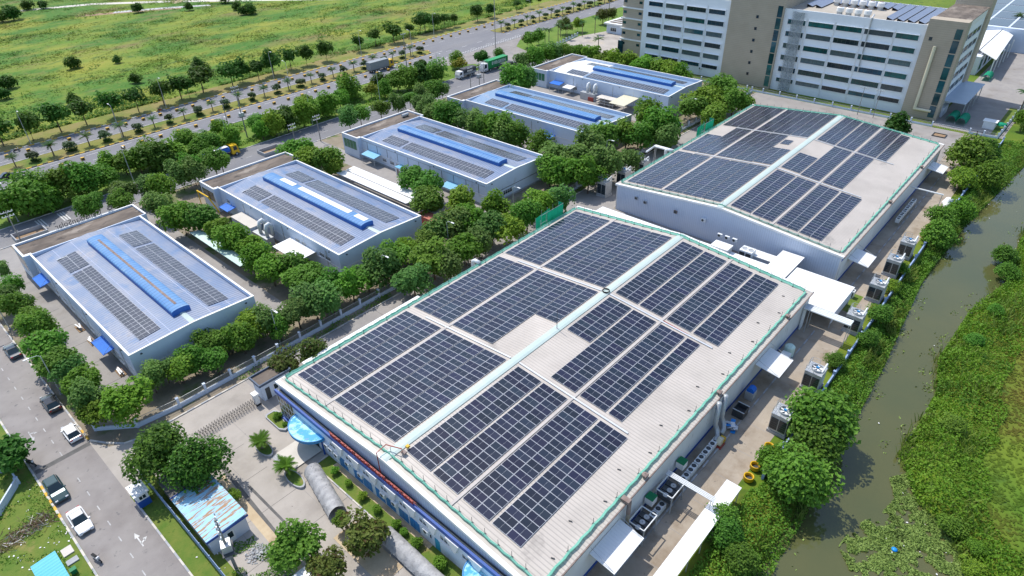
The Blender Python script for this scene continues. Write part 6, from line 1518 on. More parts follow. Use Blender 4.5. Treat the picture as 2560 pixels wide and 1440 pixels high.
# ------------------------------------------------------------------ vegetation
TREES = {
    'street': [(11.6,141.6,1.52),(10.5,133.7,1.82),(9.0,128.7,1.88),(9.4,124.2,2.18),(9.0,117.9,2.44),(9.9,114.4,2.3),(8.6,106.6,2.7),(8.1,102.0,2.62),(9.2,99.7,2.11),(9.7,95.4,2.16),(8.6,90.1,2.27),(8.5,87.2,1.86),(11.9,84.4,2.97)],
    'fence': [(16.6,88.4,2.07),(18.8,89.1,1.71),(20.3,87.3,2.01),(22.4,87.9,2.14),(26.0,90.0,2.0),(24.8,84.9,2.03),(28.6,88.0,2.01),(30.1,86.5,2.12),(32.8,88.4,2.28),(34.9,87.0,2.29),(35.5,84.6,1.74),(39.6,85.6,2.78),(43.0,85.5,2.94),(45.2,83.3,2.72),(50.1,84.8,2.58),(54.0,85.6,2.53),(56.8,84.9,2.91),(60.9,86.2,2.75),(64.7,87.6,2.18),(69.1,86.4,2.73),(72.1,86.2,2.77),(76.1,86.1,3.22),(79.8,85.3,3.13)],
    'lane': [(57.9,77.3,2.94),(64.5,79.3,3.44),(65.7,76.1,2.68),(71.7,78.2,3.17),(75.6,77.8,2.46),(80.4,79.5,3.06),(82.6,76.8,3.06),(88.8,77.6,3.02),(94.5,78.4,2.97),(97.9,76.1,2.99),(116.2,88.1,3.53),(125.8,88.5,3.83),(133.5,89.4,4.12),(138.5,86.6,3.64),(139.2,83.4,3.44),(116.3,92.8,3.27),(109.2,88.2,3.44),(109.7,83.1,3.68),(111.8,79.0,3.8),(117.6,78.3,4.04),(126.5,77.4,2.58),(152.0,88.2,3.84),(147.1,81.9,4.05),(143.8,77.5,3.09),(119.1,99.8,3.05)],
    'gap_b1_b2': [(42.1,132.5,3.35),(44.5,128.6,3.34),(45.3,123.2,2.33),(45.0,115.9,2.91),(46.2,111.5,2.48),(44.2,106.5,2.65),(43.8,100.4,2.93),(46.7,99.1,2.59),(45.3,95.0,2.65),(46.7,91.5,2.85),(47.9,87.2,2.7)],
    'gap_b2_b3': [(79.6,98.1,3.44),(83.7,91.6,3.27),(87.5,85.0,2.96),(86.6,109.6,3.24),(85.4,104.1,3.31),(77.2,144.2,3.71),(76.3,137.5,3.61),(79.0,134.1,3.6),(79.3,131.4,2.77)],
    'gap_b3_b4': [(122.8,148.9,2.81),(121.2,143.5,3.14),(119.8,137.3,3.64),(118.1,131.0,3.92),(119.1,127.9,3.53),(119.5,124.1,3.49),(120.0,118.9,3.79),(120.1,114.1,3.74),(119.1,110.7,3.34),(121.0,108.2,2.98),(153.4,138.0,4.46),(158.5,137.9,3.68)],
    'front_road': [(52.3,160.1,3.41),(55.3,158.8,3.43),(55.5,153.4,3.84),(60.9,157.0,3.48),(62.2,154.1,3.46),(39.6,158.4,3.22),(44.2,153.4,3.37),(45.7,149.5,3.64),(31.8,153.0,3.63),(37.4,151.6,2.82),(41.8,142.4,3.06),(100.2,153.7,3.96),(104.5,154.0,3.45),(112.0,154.3,3.34),(119.0,158.7,3.06),(119.6,154.9,2.83),(124.0,156.4,3.08),(128.1,157.4,3.54),(133.3,155.0,3.57),(135.9,153.6,3.17),(175.4,156.3,3.09),(179.7,156.2,3.13),(180.2,152.9,3.58),(188.2,153.9,3.66),(191.4,152.7,3.68),(194.6,151.5,3.7)],
    'office_corner': [(171.7,82.4,4.41),(182.0,83.5,4.37),(166.6,83.4,3.97),(190.5,85.5,3.5),(161.6,74.6,4.16),(176.8,75.7,3.64),(181.9,74.3,2.53)],
    'hedge_b5': [(200.5,151.6,3.27),(201.1,147.7,3.25),(200.3,142.8,3.69),(199.5,135.1,3.62),(198.4,130.9,3.57),(199.6,126.6,3.54),(198.8,119.5,3.47),(200.2,115.0,3.45),(200.2,109.8,3.4),(199.7,105.3,2.91)],
    'verge': [(34.3,170.2,5.14),(26.7,174.3,4.61),(44.6,177.8,3.36),(47.0,175.5,3.53),(49.5,172.5,3.85),(53.0,175.9,3.27),(53.2,166.9,4.16),(57.8,171.5,3.62),(64.4,176.3,3.76),(64.3,170.3,3.34),(66.8,167.2,3.34),(72.4,169.2,3.42),(75.3,181.2,2.84),(72.8,165.3,2.68),(83.3,174.6,3.24),(81.9,168.0,2.79),(85.9,168.1,3.57),(90.0,166.4,3.6),(95.2,166.8,4.05),(100.3,169.2,3.36),(101.9,178.7,3.47),(104.7,169.3,3.81),(111.6,174.3,3.54),(119.2,179.7,3.67),(134.5,173.9,4.21),(137.7,169.6,3.77),(142.9,170.2,3.83),(154.0,184.4,2.65),(149.9,171.2,3.91),(148.6,165.1,3.39),(165.4,178.1,2.69),(173.3,170.7,3.67),(182.4,169.1,2.5),(131.4,178.8,3.13),(127.2,169.3,3.22),(23.0,162.9,4.92),(27.1,160.3,4.09),(19.1,163.9,3.16),(36.0,167.0,4.05),(39.8,167.9,3.81),(26.8,167.7,4.21)],
    'verge_yellow': [(158.5,168.9,2.82),(121.0,170.5,2.76)],
    'entry_far': [(204.0,175.1,2.94),(210.9,176.7,2.45),(231.2,178.8,2.86),(237.2,176.9,2.6),(255.3,176.4,3.0),(261.1,175.3,2.73),(204.0,176.9,2.15)],
    'bank': [(71.7,11.2,4.05),(67.8,10.9,3.09),(60.8,10.3,3.55),(62.2,13.5,1.86),(50.8,14.5,1.87),(48.7,13.5,1.82),(47.1,10.3,1.75),(102.6,13.5,1.98),(95.6,12.8,1.47),(120.6,14.9,1.47),(113.3,14.2,1.41),(136.9,11.5,3.11),(143.5,14.2,2.98),(150.8,11.7,3.05),(86.8,14.8,1.41),(177.9,16.3,4.73),(185.1,15.6,3.89),(166.3,15.5,2.71),(172.2,10.7,3.03),(138.2,1.5,2.0),(132.6,0.0,1.69)],
    'right_bank': [(70.1,-1.5,1.46),(67.9,-5.6,1.7),(66.4,-7.3,1.66),(66.2,-8.7,1.34),(63.2,-8.6,1.6),(117.2,-0.7,1.56),(106.8,0.3,1.68),(111.3,-2.9,1.7),(103.9,-2.6,1.83),(65.4,-11.7,1.44),(84.1,-1.7,1.62)],
    'plaza': [(31.5,76.5,1.99),(35.9,75.1,2.2),(-2.0,87.5,2.41),(15.1,47.7,2.5),(16.3,43.5,2.02),(21.2,43.6,2.11),(20.8,47.5,0.94),(14.3,60.4,0.9),(189.0,35.9,3.52)],
    'big': [(11.1,71.5,3.63),(12.8,65.4,3.68)],
    'far_verge': [(32.4,224.1,3.04),(39.4,222.7,3.29),(47.1,223.3,3.77),(54.4,224.1,3.06),(62.3,223.7,3.54),(69.6,223.4,3.19),(77.7,223.5,3.49),(84.0,224.4,3.34),(86.7,224.3,2.69),(92.4,226.4,3.89),(102.1,247.6,2.23),(102.3,224.7,3.51),(107.0,226.3,3.1),(112.3,224.6,2.65),(118.9,225.6,3.43),(126.8,226.7,3.01),(133.6,226.7,2.81),(142.3,226.2,3.12),(158.6,227.8,2.17),(168.4,229.0,2.51),(176.7,227.3,3.39),(186.9,229.3,2.03),(194.7,231.1,3.26),(197.7,231.3,3.88),(201.9,229.8,3.0),(207.3,229.0,2.42),(212.8,228.2,1.84),(227.0,227.5,3.15),(235.5,228.2,2.24),(237.5,227.9,1.93),(253.5,226.6,1.85),(263.1,227.0,1.48),(269.9,226.1,1.36)],
}
rnd = random.Random(11)
def rand_dir(r_):
    z = r_.uniform(-1, 1); a = r_.uniform(0, 2 * math.pi); s_ = math.sqrt(1 - z * z); return Vector((s_ * math.cos(a), s_ * math.sin(a), z))
def crown_mesh(seed, m, leaves=950, leaf=.14, nb=13, squash=.9, droop=.0, spread=.62, loose=.0, m2=None, share2=.0):
    """unit crown: leaf clumps on the shells of many small lobes, gaps between lobes"""
    r_ = random.Random(seed); b = MB(); lob = []
    for k in range(nb):
        d = rand_dir(r_); d.z = d.z * .8 + .12
        lob.append((d * spread * (r_.uniform(.45, 1) if k > 2 else .2), r_.uniform(.30, .48)))
    for k in range(leaves):
        c, rad = lob[k % nb]
        d = rand_dir(r_)
        if d.z < -.65: d.z *= -.6; d.normalize()
        p = c + d * rad * (r_.uniform(.72, 1.08) if r_.random() > .14 else r_.uniform(.2, .7)) * (1 + loose * r_.random())
        p.z *= squash; p.z -= droop * (p.x * p.x + p.y * p.y)
        n = (d * .7 + Vector((0, .12, .75)) + rand_dir(r_) * .7).normalized()
        u = n.cross(rand_dir(r_)).normalized(); v = n.cross(u)
        s_ = leaf * r_.uniform(.55, 1.25); t_ = s_ * r_.uniform(.5, .9)
        q = n * s_ * .25
        b.add([p - u * s_, p - v * t_ + q, p + u * s_, p + v * t_ + q], [(0, 1, 2, 3)], 1 if (m2 and r_.random() < share2) else 0)
    return b.mesh('crown', [m] + ([m2] if m2 else []))
def trunk_mesh(seed, h, r0, limbs=5):
    """unit-free: trunk of height h (to the crown's heart) with a few limbs"""
    r_ = random.Random(seed); b = MB()
    b.tube([(0, 0, -.05), (r_.uniform(-.05, .05), r_.uniform(-.05, .05), h * .5), (0, 0, h)], r0, 7, r2=r0 * .6)
    for k in range(limbs):
        a = 2 * math.pi * k / limbs + r_.random(); q = h * r_.uniform(.7, .95)
        b.tube([(0, 0, q), (math.cos(a) * h * .22, math.sin(a) * h * .22, q + h * .25), (math.cos(a) * h * .42, math.sin(a) * h * .42, q + h * .55)], r0 * .5, 5, r2=r0 * .2)
    return b.mesh('trunk', trunk_m)
crowns = {'a': [crown_mesh(20 + k, leaf_a, leaves=3000, leaf=.076, nb=16) for k in range(5)], 'g': [crown_mesh(40 + k, leaf_g, leaves=3000, leaf=.076, nb=16) for k in range(4)],
          'b': [crown_mesh(60 + k, leaf_b, leaves=2800, leaf=.08, nb=15) for k in range(4)], 'd': [crown_mesh(80 + k, leaf_d, leaves=1500, leaf=.10, nb=11, loose=.2) for k in range(4)],
          'y': [crown_mesh(95, leaf_y, leaves=650, loose=.2)], 'o': [crown_mesh(100 + k, leaf_o, leaves=2200, leaf=.08, m2=leaf_brown, share2=.12, loose=.15) for k in range(3)],
          'w': [crown_mesh(150 + k, leaf_g, leaves=2600, leaf=.075, nb=11, squash=1.2, spread=.55, loose=.2, droop=.12) for k in range(3)], 'e': [crown_mesh(160 + k, leaf_a, leaves=2600, leaf=.08, nb=18, squash=1.0, spread=.7, loose=.1, m2=leaf_b, share2=.4) for k in range(3)],
          'big': [crown_mesh(110 + k, leaf_d, leaves=6500, leaf=.055, nb=26, spread=.66, loose=.12, m2=leaf_a, share2=.35) for k in range(2)],
          'bank': [crown_mesh(120 + k, leaf_b if k % 2 else leaf_a, leaves=4200, leaf=.06, nb=20, squash=.8, loose=.15, m2=leaf_d, share2=.2) for k in range(4)],
          'bush': [crown_mesh(130 + k, leaf_b, leaves=900, leaf=.10, nb=9, squash=.95, spread=.42) for k in range(2)],
          'thin': [crown_mesh(140 + k, leaf_d, leaves=800, leaf=.115, nb=9, squash=.75, loose=.3) for k in range(4)]}
trunks = [trunk_mesh(5 + k, 1.0, .05) for k in range(3)]
def plant_tree(label, x, y, r, kinds, group, zc=None, stretch=1.0, name='tree', cat='tree', zbase=0.0, sc=1.34):
    zc = zc if zc is not None else 1.15 + .95 * r
    r *= rnd.uniform(sc - .12, sc + .12)
    t = thing(name, label, cat, (x, y, zbase), rnd.uniform(0, 6.28), group)
    k = rnd.choice(kinds)
    c = link('crown', rnd.choice(crowns[k]), t, (0, 0, zc)); c.scale = (r * rnd.uniform(1.0, 1.12), r * rnd.uniform(1.0, 1.12), r * rnd.uniform(1.02, 1.25) * stretch); c.rotation_euler.z = rnd.uniform(0, 6.28)
    tk = link('trunk', rnd.choice(trunks), t); tk.scale = (max(r * .9, 1.2), max(r * .9, 1.2), zc)
    return t
def sorted_row(key, axis_): return sorted(TREES[key], key=lambda q: q[axis_])
ROWS = [('street', 1, 'aegbw', 'round green tree lining the street, %s from the bottom', 'street trees'),
        ('fence', 0, 'abewg', 'round tree behind the white fence below the small factories, %s from the street', 'trees behind the white fence'),
        ('lane', 0, 'agewb', 'round tree in the lane beside the large factories, %s from the street', 'trees in the factory lane'),
        ('gap_b1_b2', 1, 'bba', 'bright tree between the first and second small factories, %s from the bottom', 'trees between first and second small factories'),
        ('gap_b2_b3', 1, 'abb', 'green tree between the second and third small factories, %s from the bottom', 'trees between second and third small factories'),
        ('gap_b3_b4', 1, 'gawe', 'green tree between the third and fourth small factories or beyond, %s from the bottom', 'trees between third and fourth small factories'),
        ('front_road', 0, 'gwgae', 'grey green tree lining the near edge of the front road, %s from the left', 'trees along the front road'),
        ('office_corner', 0, 'ab', 'bright tree in the clump before the tan office tower, %s from the left', 'trees before the office tower'),
        ('verge', 0, 'abdeb', 'leafy tree on the green verge between the roads, %s from the left', 'trees on the green verge'),
        ('verge_yellow', 0, 'y', 'yellow leafed tree on the green verge, %s from the left', 'yellow trees on the verge'),
        ('entry_far', 0, 'bo', 'small tree on the lawn by the office forecourt, %s from the left', 'trees by the office forecourt')]
for key, ax, kinds, lab, grp in ROWS:
    for k, (x, y, r) in enumerate(sorted_row(key, ax)):
        if key == 'front_road': y = min(y, 155.2)
        if key == 'verge': y = max(y, 169.6 + .02 * (x - 17) * (x > 100))
        if key in ('fence',): y = max(y, 83.8)
        if key == 'verge_yellow': x, y = x * 1.03, y * 1.03
        plant_tree(lab % ORD[k], x, y, r, kinds, grp, zc=(.5 + .85 * r) if key.startswith('verge') else None, sc=1.0 if key in ('front_road', 'verge_yellow') else 1.12 if key == 'verge' else 1.32)
for k, (x, y, r) in enumerate(sorted_row('hedge_b5', 1)):
    plant_tree('clipped bushy shrub behind the farthest small factory, %s from the right' % ORD[k], x, y, r, 'b', 'bushy shrubs before the office', zc=r * .85, name='shrub', cat='shrub')
for k, (x, y, r) in enumerate(sorted(TREES['far_verge'])):
    plant_tree('dark tree on the far verge along the field, %s from the left' % ORD[k], x, y, r * .95, ['thin', 'd', 'thin'], 'trees along the field', zc=2.3 + r * .8, stretch=1.0)
for k, (x, y, r) in enumerate(sorted(TREES['bank'])):
    z0 = gz(x, y)
    plant_tree('leafy bush on the near canal bank, %s from the bottom' % ORD[k], x, max(y, lerp_pts(CANAL_L, x) + 1.0) if y > 5 else y, r, ['bank'], 'bushes on the canal bank', zc=r * .85 + .2, name='bank_bush', cat='bush', zbase=max(z0, -1), sc=1.25)
for k, (x, y, r) in enumerate(sorted(TREES['right_bank'])[::2]):
    z0 = gz(x, y)
    plant_tree('low bush on the far canal bank, %s from the bottom' % ORD[k], x, y, r, ['bank'], 'bushes on the far canal bank', zc=r * .55, stretch=.8, sc=1.0, name='bank_bush', cat='bush', zbase=max(z0, -.8))
PL = ['olive tree leaning over the guard house', 'olive tree between the guard house and white carport', 'dark tree at the left edge by the white wall corner', 'leafy tree at the bottom beside the rubble heap', 'brownish tree at the bottom edge beside the white canopy', 'round tree in the soil bed by the lower tarp shelter', 'small tree at the bottom of the soil bed', 'small bright shrub beside the rusty roofed shed', 'dark round tree before the office gate']
for k, (x, y, r) in enumerate(TREES['plaza']): plant_tree(PL[k], x, y, r, ['o', 'o', 'd', 'a', 'o', 'o', 'a', 'b', 'd'][k], None, zc=(1.0 + .8 * r))
for k, (x, y, r) in enumerate(TREES['big']): plant_tree(['large dark tree overhanging the street corner', 'large dark tree overhanging the rusty shed roof'][k], x, y, r, ['big'], None, sc=1.12)
# garden balls and palms
for k, (x, y, r) in enumerate(((25.3, 55.3, .62), (25.3, 52.5, .6), (25.2, 49.4, .66), (25.2, 46.6, .7), (25.3, 43.1, .66), (25.3, 41.7, .62), (25.2, 39.3, .78), (25.3, 35.5, .98), (25.7, 69.6, .7), (25.6, 67.6, .5))):
    t = thing('topiary_ball', ('clipped round bush on the front lawn, %s from the half round canopy' % ORD[k]) if k < 8 else ['clipped round bush in the corner planter', 'smaller round bush half under the blue canopy'][k - 8], 'bush', (x, y, .05), 0, 'clipped round bushes')
    c = link('crown', crowns['bush'][k % 2], t, (0, 0, r * .8)); c.scale = (r * 1.5, r * 1.5, r * 1.35); tk = link('trunk', trunks[0], t); tk.scale = (.8, .8, r)
def palm_crown(seed, n, L_, droop, wid, m, up=.55):
    r_ = random.Random(seed); b = MB()
    for k in range(n):
        a = 2 * math.pi * k / n + r_.uniform(-.2, .2); e = r_.uniform(.15, 1.0) * up * 1.6; l = L_ * r_.uniform(.85, 1.1)
        prev = None; s = 9
        for i in range(s + 1):
            f = i / s; rr = l * f * (1 - .18 * f); z = l * (f * math.sin(e) - droop * f * f)
            p = Vector((math.cos(a) * rr * math.cos(e * .6), math.sin(a) * rr * math.cos(e * .6), z)); sd = Vector((-math.sin(a), math.cos(a), 0))
            w = wid * (math.sin(math.pi * min(1, f * .9 + .12)) ** .7)
            if prev is not None:
                q, pw = prev
                for sg in (-1, 1):
                    tip = (p + q) / 2 + sd * sg * w + Vector((0, 0, -w * .35)) + (p - q) * .6
                    b.add([q, q + (p - q) * .62, tip], [(0, 1, 2)] if sg > 0 else [(2, 1, 0)])
                    tip2 = p + sd * sg * w * .9 + Vector((0, 0, -w * .35)) + (p - q) * .6
                    b.add([q + (p - q) * .5, p, tip2], [(0, 1, 2)] if sg > 0 else [(2, 1, 0)])
            prev = (p, w)
    return b.mesh('crown', m)
def palm_trunk(h, r0): return MB().tube([(0, 0, 0), (.03, 0, h * .5), (0, .02, h)], r0, 8, r2=r0 * .75).mesh('trunk', palm_trunk_m)
pc = [palm_crown(200 + k, 15, 1.9, .42, .42, leaf_p) for k in range(3)]; pt = palm_trunk(1.9, .13)
pcb = [palm_crown(210 + k, 17, 3.2, .5, .55, leaf_p) for k in range(2)]; ptb = palm_trunk(7.5, .2)
pcc = [palm_crown(220 + k, 34, 1.35, .35, .26, leaf_mat('cycad_leaves', (.07, .16, .012), (.12, .22, .02)), up=.7) for k in range(2)]; ptc = palm_trunk(.7, .22)
def palm(label, x, y, cm, tm, h, group, s=1.0, z=0.0, cat='palm tree'):
    t = thing('palm_tree', label, cat, (x, y, z), rnd.uniform(0, 6.28), group); t.scale = (s, s, s)
    link('trunk', tm, t); link('crown', cm, t, (0, 0, h))
skirt_me = crown_mesh(300, leaf_d, leaves=420, leaf=.13, nb=9, squash=.4, spread=.5); shr_me = [crown_mesh(310 + k, leaf_s, leaves=700, leaf=.12, nb=10, squash=.8, spread=.5) for k in range(2)]
def shrub(label, x, y, s):
    t = thing('median_shrub', label, 'shrub', (x, y, .1), rnd.uniform(0, 6), 'shrubs on the road median')
    c = link('crown', rnd.choice(shr_me), t, (0, 0, 1.95)); c.scale = (1.55 * s, 1.55 * s, 1.35 * s); tk = link('trunk', trunks[1], t); tk.scale = (1.2, 1.2, 1.7)
    q = link('skirt_hedge', skirt_me, t, (0, 0, .35)); q.scale = (1.35 * s, 1.35 * s, 1.1)
ip = is_ = 0
for k in range(17):
    x = 30.0 + k * 9.15
    if x < 173: palm('short palm on the road median, %s from the left' % ORD[ip], x, RY(x, 204.7), pc[k % 3], pt, 1.9, 'palms on the road median', rnd.uniform(1.3, 1.7), .1); ip += 1
    if x + 4.5 < 172: shrub('round shrub with hedge skirt on the road median, %s from the left' % ORD[is_], x + 4.5, RY(x, 204.4), rnd.uniform(1.3, 1.6)); is_ += 1
for k in range(10):
    x = 219.5 + k * 8.6
    palm('short palm on the road median, %s from the left' % ORD[ip], x, RY(x, 204.0) - .02 * (x - 217), pc[k % 3], pt, 1.9, 'palms on the road median', rnd.uniform(1.3, 1.7), .1); ip += 1
    shrub('round shrub with hedge skirt on the road median, %s from the left' % ORD[is_], x + 4.3, RY(x, 203.9) - .02 * (x - 217), rnd.uniform(1.25, 1.5)); is_ += 1
for k, (x, y) in enumerate(((211, 171.5), (217.5, 172.0), (224, 172.5), (232, 170.5), (239, 169), (214, 176), (226, 177.5))): palm('tall palm on the lawn by the office forecourt, %s from the left' % ORD[k], x, y, pcb[k % 2], ptb, 7.5, 'tall palms by the forecourt', rnd.uniform(.7, .9))
palm('tall palm against the left end of the office', 205.5, 143.5, pcb[0], ptb, 7.5, None, 1.05)
for k, (x, y) in enumerate(((222.0, 13.8), (229, 12.9), (236, 12.6), (243, 12.0), (252, 11.0))): palm('tall palm between office yard and canal, %s from the bottom' % ORD[k], x, y, pcb[k % 2], ptb, 7.5, 'tall palms by the canal', rnd.uniform(.95, 1.15))
for k, (x, y) in enumerate(((331, 33), (336, 27), (322, 22), (312, 18), (327, 15))): palm('tall palm before the far solar hall, %s one' % ORD[k], x, y, pcb[k % 2], ptb, 7.5, 'tall palms by the far hall', rnd.uniform(1.0, 1.3))
palm('bushy cycad palm left of the entrance steps', 21.3, 66.3, pcc[0], ptc, .75, None, 1.6, .3); palm('bushy cycad palm right of the entrance steps', 21.2, 60.0, pcc[1], ptc, .75, None, 1.55, .3)
for k, (x, y, r) in enumerate(((216, 11.6, 2.4), (226, 10.4, 3.0), (238, 9.4, 3.2), (250, 8.2, 3.4), (262, 7.6, 3.6), (276, 7.2, 3.6), (290, 8, 3.8), (304, 10, 3.6), (210, 9.0, 2.2))):
    plant_tree('dense green tree between office yard and canal, %s one up the bank' % ORD[k], x, y, r, 'dba', 'trees between office yard and canal')
# scattered bushes in the field
for k, (px_, py_, r) in enumerate((((75.67, 297.14) + (2.4,)), ((89.49, 291.44) + (1.6,)), ((101.82, 248.01) + (2.6,)), ((168.45, 335.89) + (2.6,)), ((171.82, 333.93) + (2.8,)), ((89.71, 424.64) + (4.0,)), ((84.45, 423.99) + (3.2,)), ((178.11, 373.49) + (3.6,)), ((50.64, 287.89) + (2.6,)), ((82.27, 257.16) + (1.8,)), ((45.87, 274.56) + (2.4,)), ((58.99, 246.47) + (2.2,)), ((104.00, 450.89) + (2.6,)), ((109.76, 445.81) + (2.6,)), ((137.22, 388.61) + (2.6,)), ((172.14, 350.80) + (2.4,)), ((156.17, 370.55) + (2.2,)))):
    plant_tree('lone bush in the wild field, %s' % ['by the yellow patch', 'in the middle left grass', 'tallest behind the verge trees', 'left one of the upper pair', 'right one of the upper pair', 'large one at the upper left', 'at the upper left edge', 'beside the far track fork', 'at the left edge halfway down', 'pale one near the verge', 'low one at the left edge', 'behind the left verge trees', 'first under the far track', 'second under the far track', 'before the pale rubble strip', 'small one right of the rubble strip', 'small one below the track fork'][k], px_, py_, r, 'd', 'lone bushes in the field', zc=r * .8, name='field_bush', cat='bush')

# ------------------------------------------------------------------ grass, undergrowth, weed and litter
def blades(name, pts, m, hs, label=None, lean=.35, wfac=.5):
    b = MB(); r_ = random.Random(5)
    for x, y, z, s_ in pts:
        a = r_.uniform(0, 6.28); u = Vector((math.cos(a), math.sin(a), 0)); n = Vector((-u.y, u.x, 0)); h = hs * s_
        w = h * wfac * r_.uniform(.7, 1.3); t_ = n * h * r_.uniform(-lean, lean) * 2 + Vector((0, 0, h))
        p = Vector((x, y, z))
        b.add([p - u * w, p + u * w, p + u * w * .55 + t_, p - u * w * .55 + t_ * .9], [(0, 1, 2, 3)])
    o = b.build(name, m); return tag(o, label, None, None, 'stuff')
FP = [(18, 228.5), (92, 520), (130, 520), (320, 228.5)]
def field_tuft(r_):
    while True:
        x, y = r_.uniform(15, 320), r_.uniform(228, 500)
        if inside(x, y, FP): break
    d = noise.noise(Vector((x * .045, y * .06, 0))) + .6 * noise.noise(Vector((x * .2, y * .2, 4)))
    if r_.random() > .35 + d * .8: return None
    return (x, y, r_.random() * (.15 + max(0, d) * .55)), .7 + max(0, d) * .8

def leafmass(name, n, fn, m, size, seed, up=.8):
    r_ = random.Random(seed); b = MB(); k = 0
    while k < n:
        q = fn(r_)
        if q is None: continue
        p, s_ = Vector(q[0]), q[1]; k += 1
        nn = (Vector((0, 0, up)) + rand_dir(r_)).normalized(); u = nn.cross(rand_dir(r_)).normalized(); v = nn.cross(u)
        a, c = size * s_ * r_.uniform(.6, 1.3), size * s_ * r_.uniform(.35, .8)
        b.add([p - u * a, p - v * c, p + u * a, p + v * c], [(0, 1, 2, 3)])
    return tag(b.build(name, m), kind='stuff')
def near_bank(r_):
    x = r_.uniform(38, 206); l = lerp_pts(CANAL_L, x); top = 13.6 if x > 58 else 14.2
    y = r_.uniform(l - .8, top)
    h = max(0, .75 + 1.1 * noise.noise(Vector((x * .28, y * .28, 1)))) * (1 if y < top - .6 else .5)
    return (x, y, max(gz(x, y), WATER_Z) + r_.random() * h), 1
leafmass('wild_grass', 34000, field_tuft, grass_tuft, .5, 8, 2.6)
def scrub(r_):
    while True:
        x, y = r_.uniform(15, 320), 229.5 + (r_.random() ** 1.8) * 250
        if inside(x, y, FP): break
    d = noise.noise(Vector((x * .05, y * .08, 20))) + .7 * noise.noise(Vector((x * .22, y * .22, 14)))
    if d < (.12 if y < 262 else .38): return None
    return (x, y, r_.random() * (.2 + min(1, d) * 1.3)), 1
scrub_m = mat('scrub_leaves', (0.065, 0.165, 0.012), (0.105, 0.215, 0.018), 0.2, 0.8, world_co=True, trans=.35, spots=[((0.11, 0.15, 0.03), 0.06, 0.56, 0.68)])
leafmass('field_scrub', 13000, scrub, scrub_m, .42, 41, 1.4)
leafmass('bank_undergrowth', 46000, near_bank, under_m, .18, 1)
def far_bank(r_):
    x = r_.uniform(52, 215); rr = lerp_pts(CANAL_R, x); d = r_.random() ** 1.3 * (8.5 + 3 * noise.noise(Vector((x * .15, 0, 2))))
    y = rr + .1 - d
    h = max(.1, (1.0 if d < 5 else .4) + 1.2 * noise.noise(Vector((x * .25, y * .25, 7))))
    return (x, y, max(gz(x, y), WATER_Z) + r_.random() * h), 1
bright_m = mat('bright_bank_leaves', (0.095, 0.225, 0.010), (0.165, 0.31, 0.018), 0.3, 0.7, world_co=True, trans=0.35, spots=[((0.055, 0.15, 0.01), 0.2, 0.56, 0.68), ((0.16, 0.20, 0.03), 0.1, 0.60, 0.72)])
leafmass('far_bank_undergrowth', 50000, far_bank, bright_m, .19, 2)
WEED = [(54.64, 0.68), (57.46, 3.26), (61.89, 2.80), (64.62, 1.08), (68.74, 0.47), (71.57, 1.91), (74.24, 0.13), (70.65, -1.74), (69.59, -4.94), (66.22, -6.54), (63.14, -9.06), (60.82, -11.02), (51.59, -0.47)]
def reed_pts(n, seed):
    r_ = random.Random(seed); out = []
    while len(out) < n:
        x = r_.uniform(50, 205)
        if r_.random() < .5: y = lerp_pts(CANAL_L, x) + r_.uniform(-.6, 2.0)
        else: y = lerp_pts(CANAL_R, x) - r_.uniform(-.6, 7.0)
        if noise.noise(Vector((x * .12, y * .12, 12))) < -.02: continue
        out.append((x, y, max(gz(x, y), WATER_Z), r_.uniform(.5, 1.25)))
    return out
reed_m = mat('reed_blades', (0.12, 0.21, 0.025), (0.20, 0.26, 0.045), 0.3, 0.7, world_co=True, trans=.35, spots=[((0.24, 0.20, 0.08), 0.25, 0.62, 0.72)])
blades('reeds', reed_pts(9000, 21), reed_m, 1.1, lean=.45, wfac=.07)
def field_right(r_):
    x = r_.uniform(55, 215); y = lerp_pts(CANAL_R, x) - r_.uniform(5, 26)
    return (x, y, gz(x, y) + .04 + r_.random() * .06), r_.uniform(.6, 1.1)
right_grass_m = mat('rough_grass_blades', (0.085, 0.165, 0.008), (0.14, 0.195, 0.012), 0.10, 0.8, world_co=True, trans=.45, spots=[((0.14, 0.11, 0.014), 0.03, 0.46, 0.60)])
leafmass('rough_grass', 26000, field_right, right_grass_m, .30, 31, 5.0)
def weed(r_):
    x = r_.uniform(52, 92); y = r_.uniform(-16, 8)
    if r_.random() < .965:
        if not inside(x, y, WEED): return None
        if noise.noise(Vector((x * .55, y * .55, 2))) + .6 * noise.noise(Vector((x * 1.6, y * 1.6, 5))) < -.22: return None
        return (x, y, WATER_Z + .03 + r_.random() * .10), 1
    x = r_.uniform(48, 190); l, rr = lerp_pts(CANAL_L, x), lerp_pts(CANAL_R, x); y = r_.uniform(rr, l)
    e = min(l - y, y - rr)
    if e > 2.6 or noise.noise(Vector((x * .35, y * .6, 9))) + .5 * noise.noise(Vector((x * 1.3, y * 1.3, 2))) < .22: return None
    return (x, y, WATER_Z + .03 + r_.random() * .08), 1
leafmass('floating_weed', 26000, weed, weed_m, .17, 3)
def verge_green(r_):
    x = r_.uniform(14, 172); y = r_.uniform(170.6, 188.5)
    d = noise.noise(Vector((x * .12, y * .16, 3)))
    if d < .06: return None
    return (x, y, r_.random() * (.5 + d * 1.8)), 1
leafmass('verge_undergrowth', 9000, verge_green, under_m, .3, 4)
def lawn_tufts(r_):
    if r_.random() < .7: x, y = r_.uniform(-12, -.9), r_.uniform(58, 92)
    else: x, y = r_.uniform(9.0, 13.8), r_.uniform(46, 56)
    d = noise.noise(Vector((x * .4, y * .4, 3)))
    if d < -.02: return None
    return (x, y, r_.random() * (.18 + d * .5)), .6
leafmass('lawn_tufts', 6000, lawn_tufts, under_m, .2, 5)
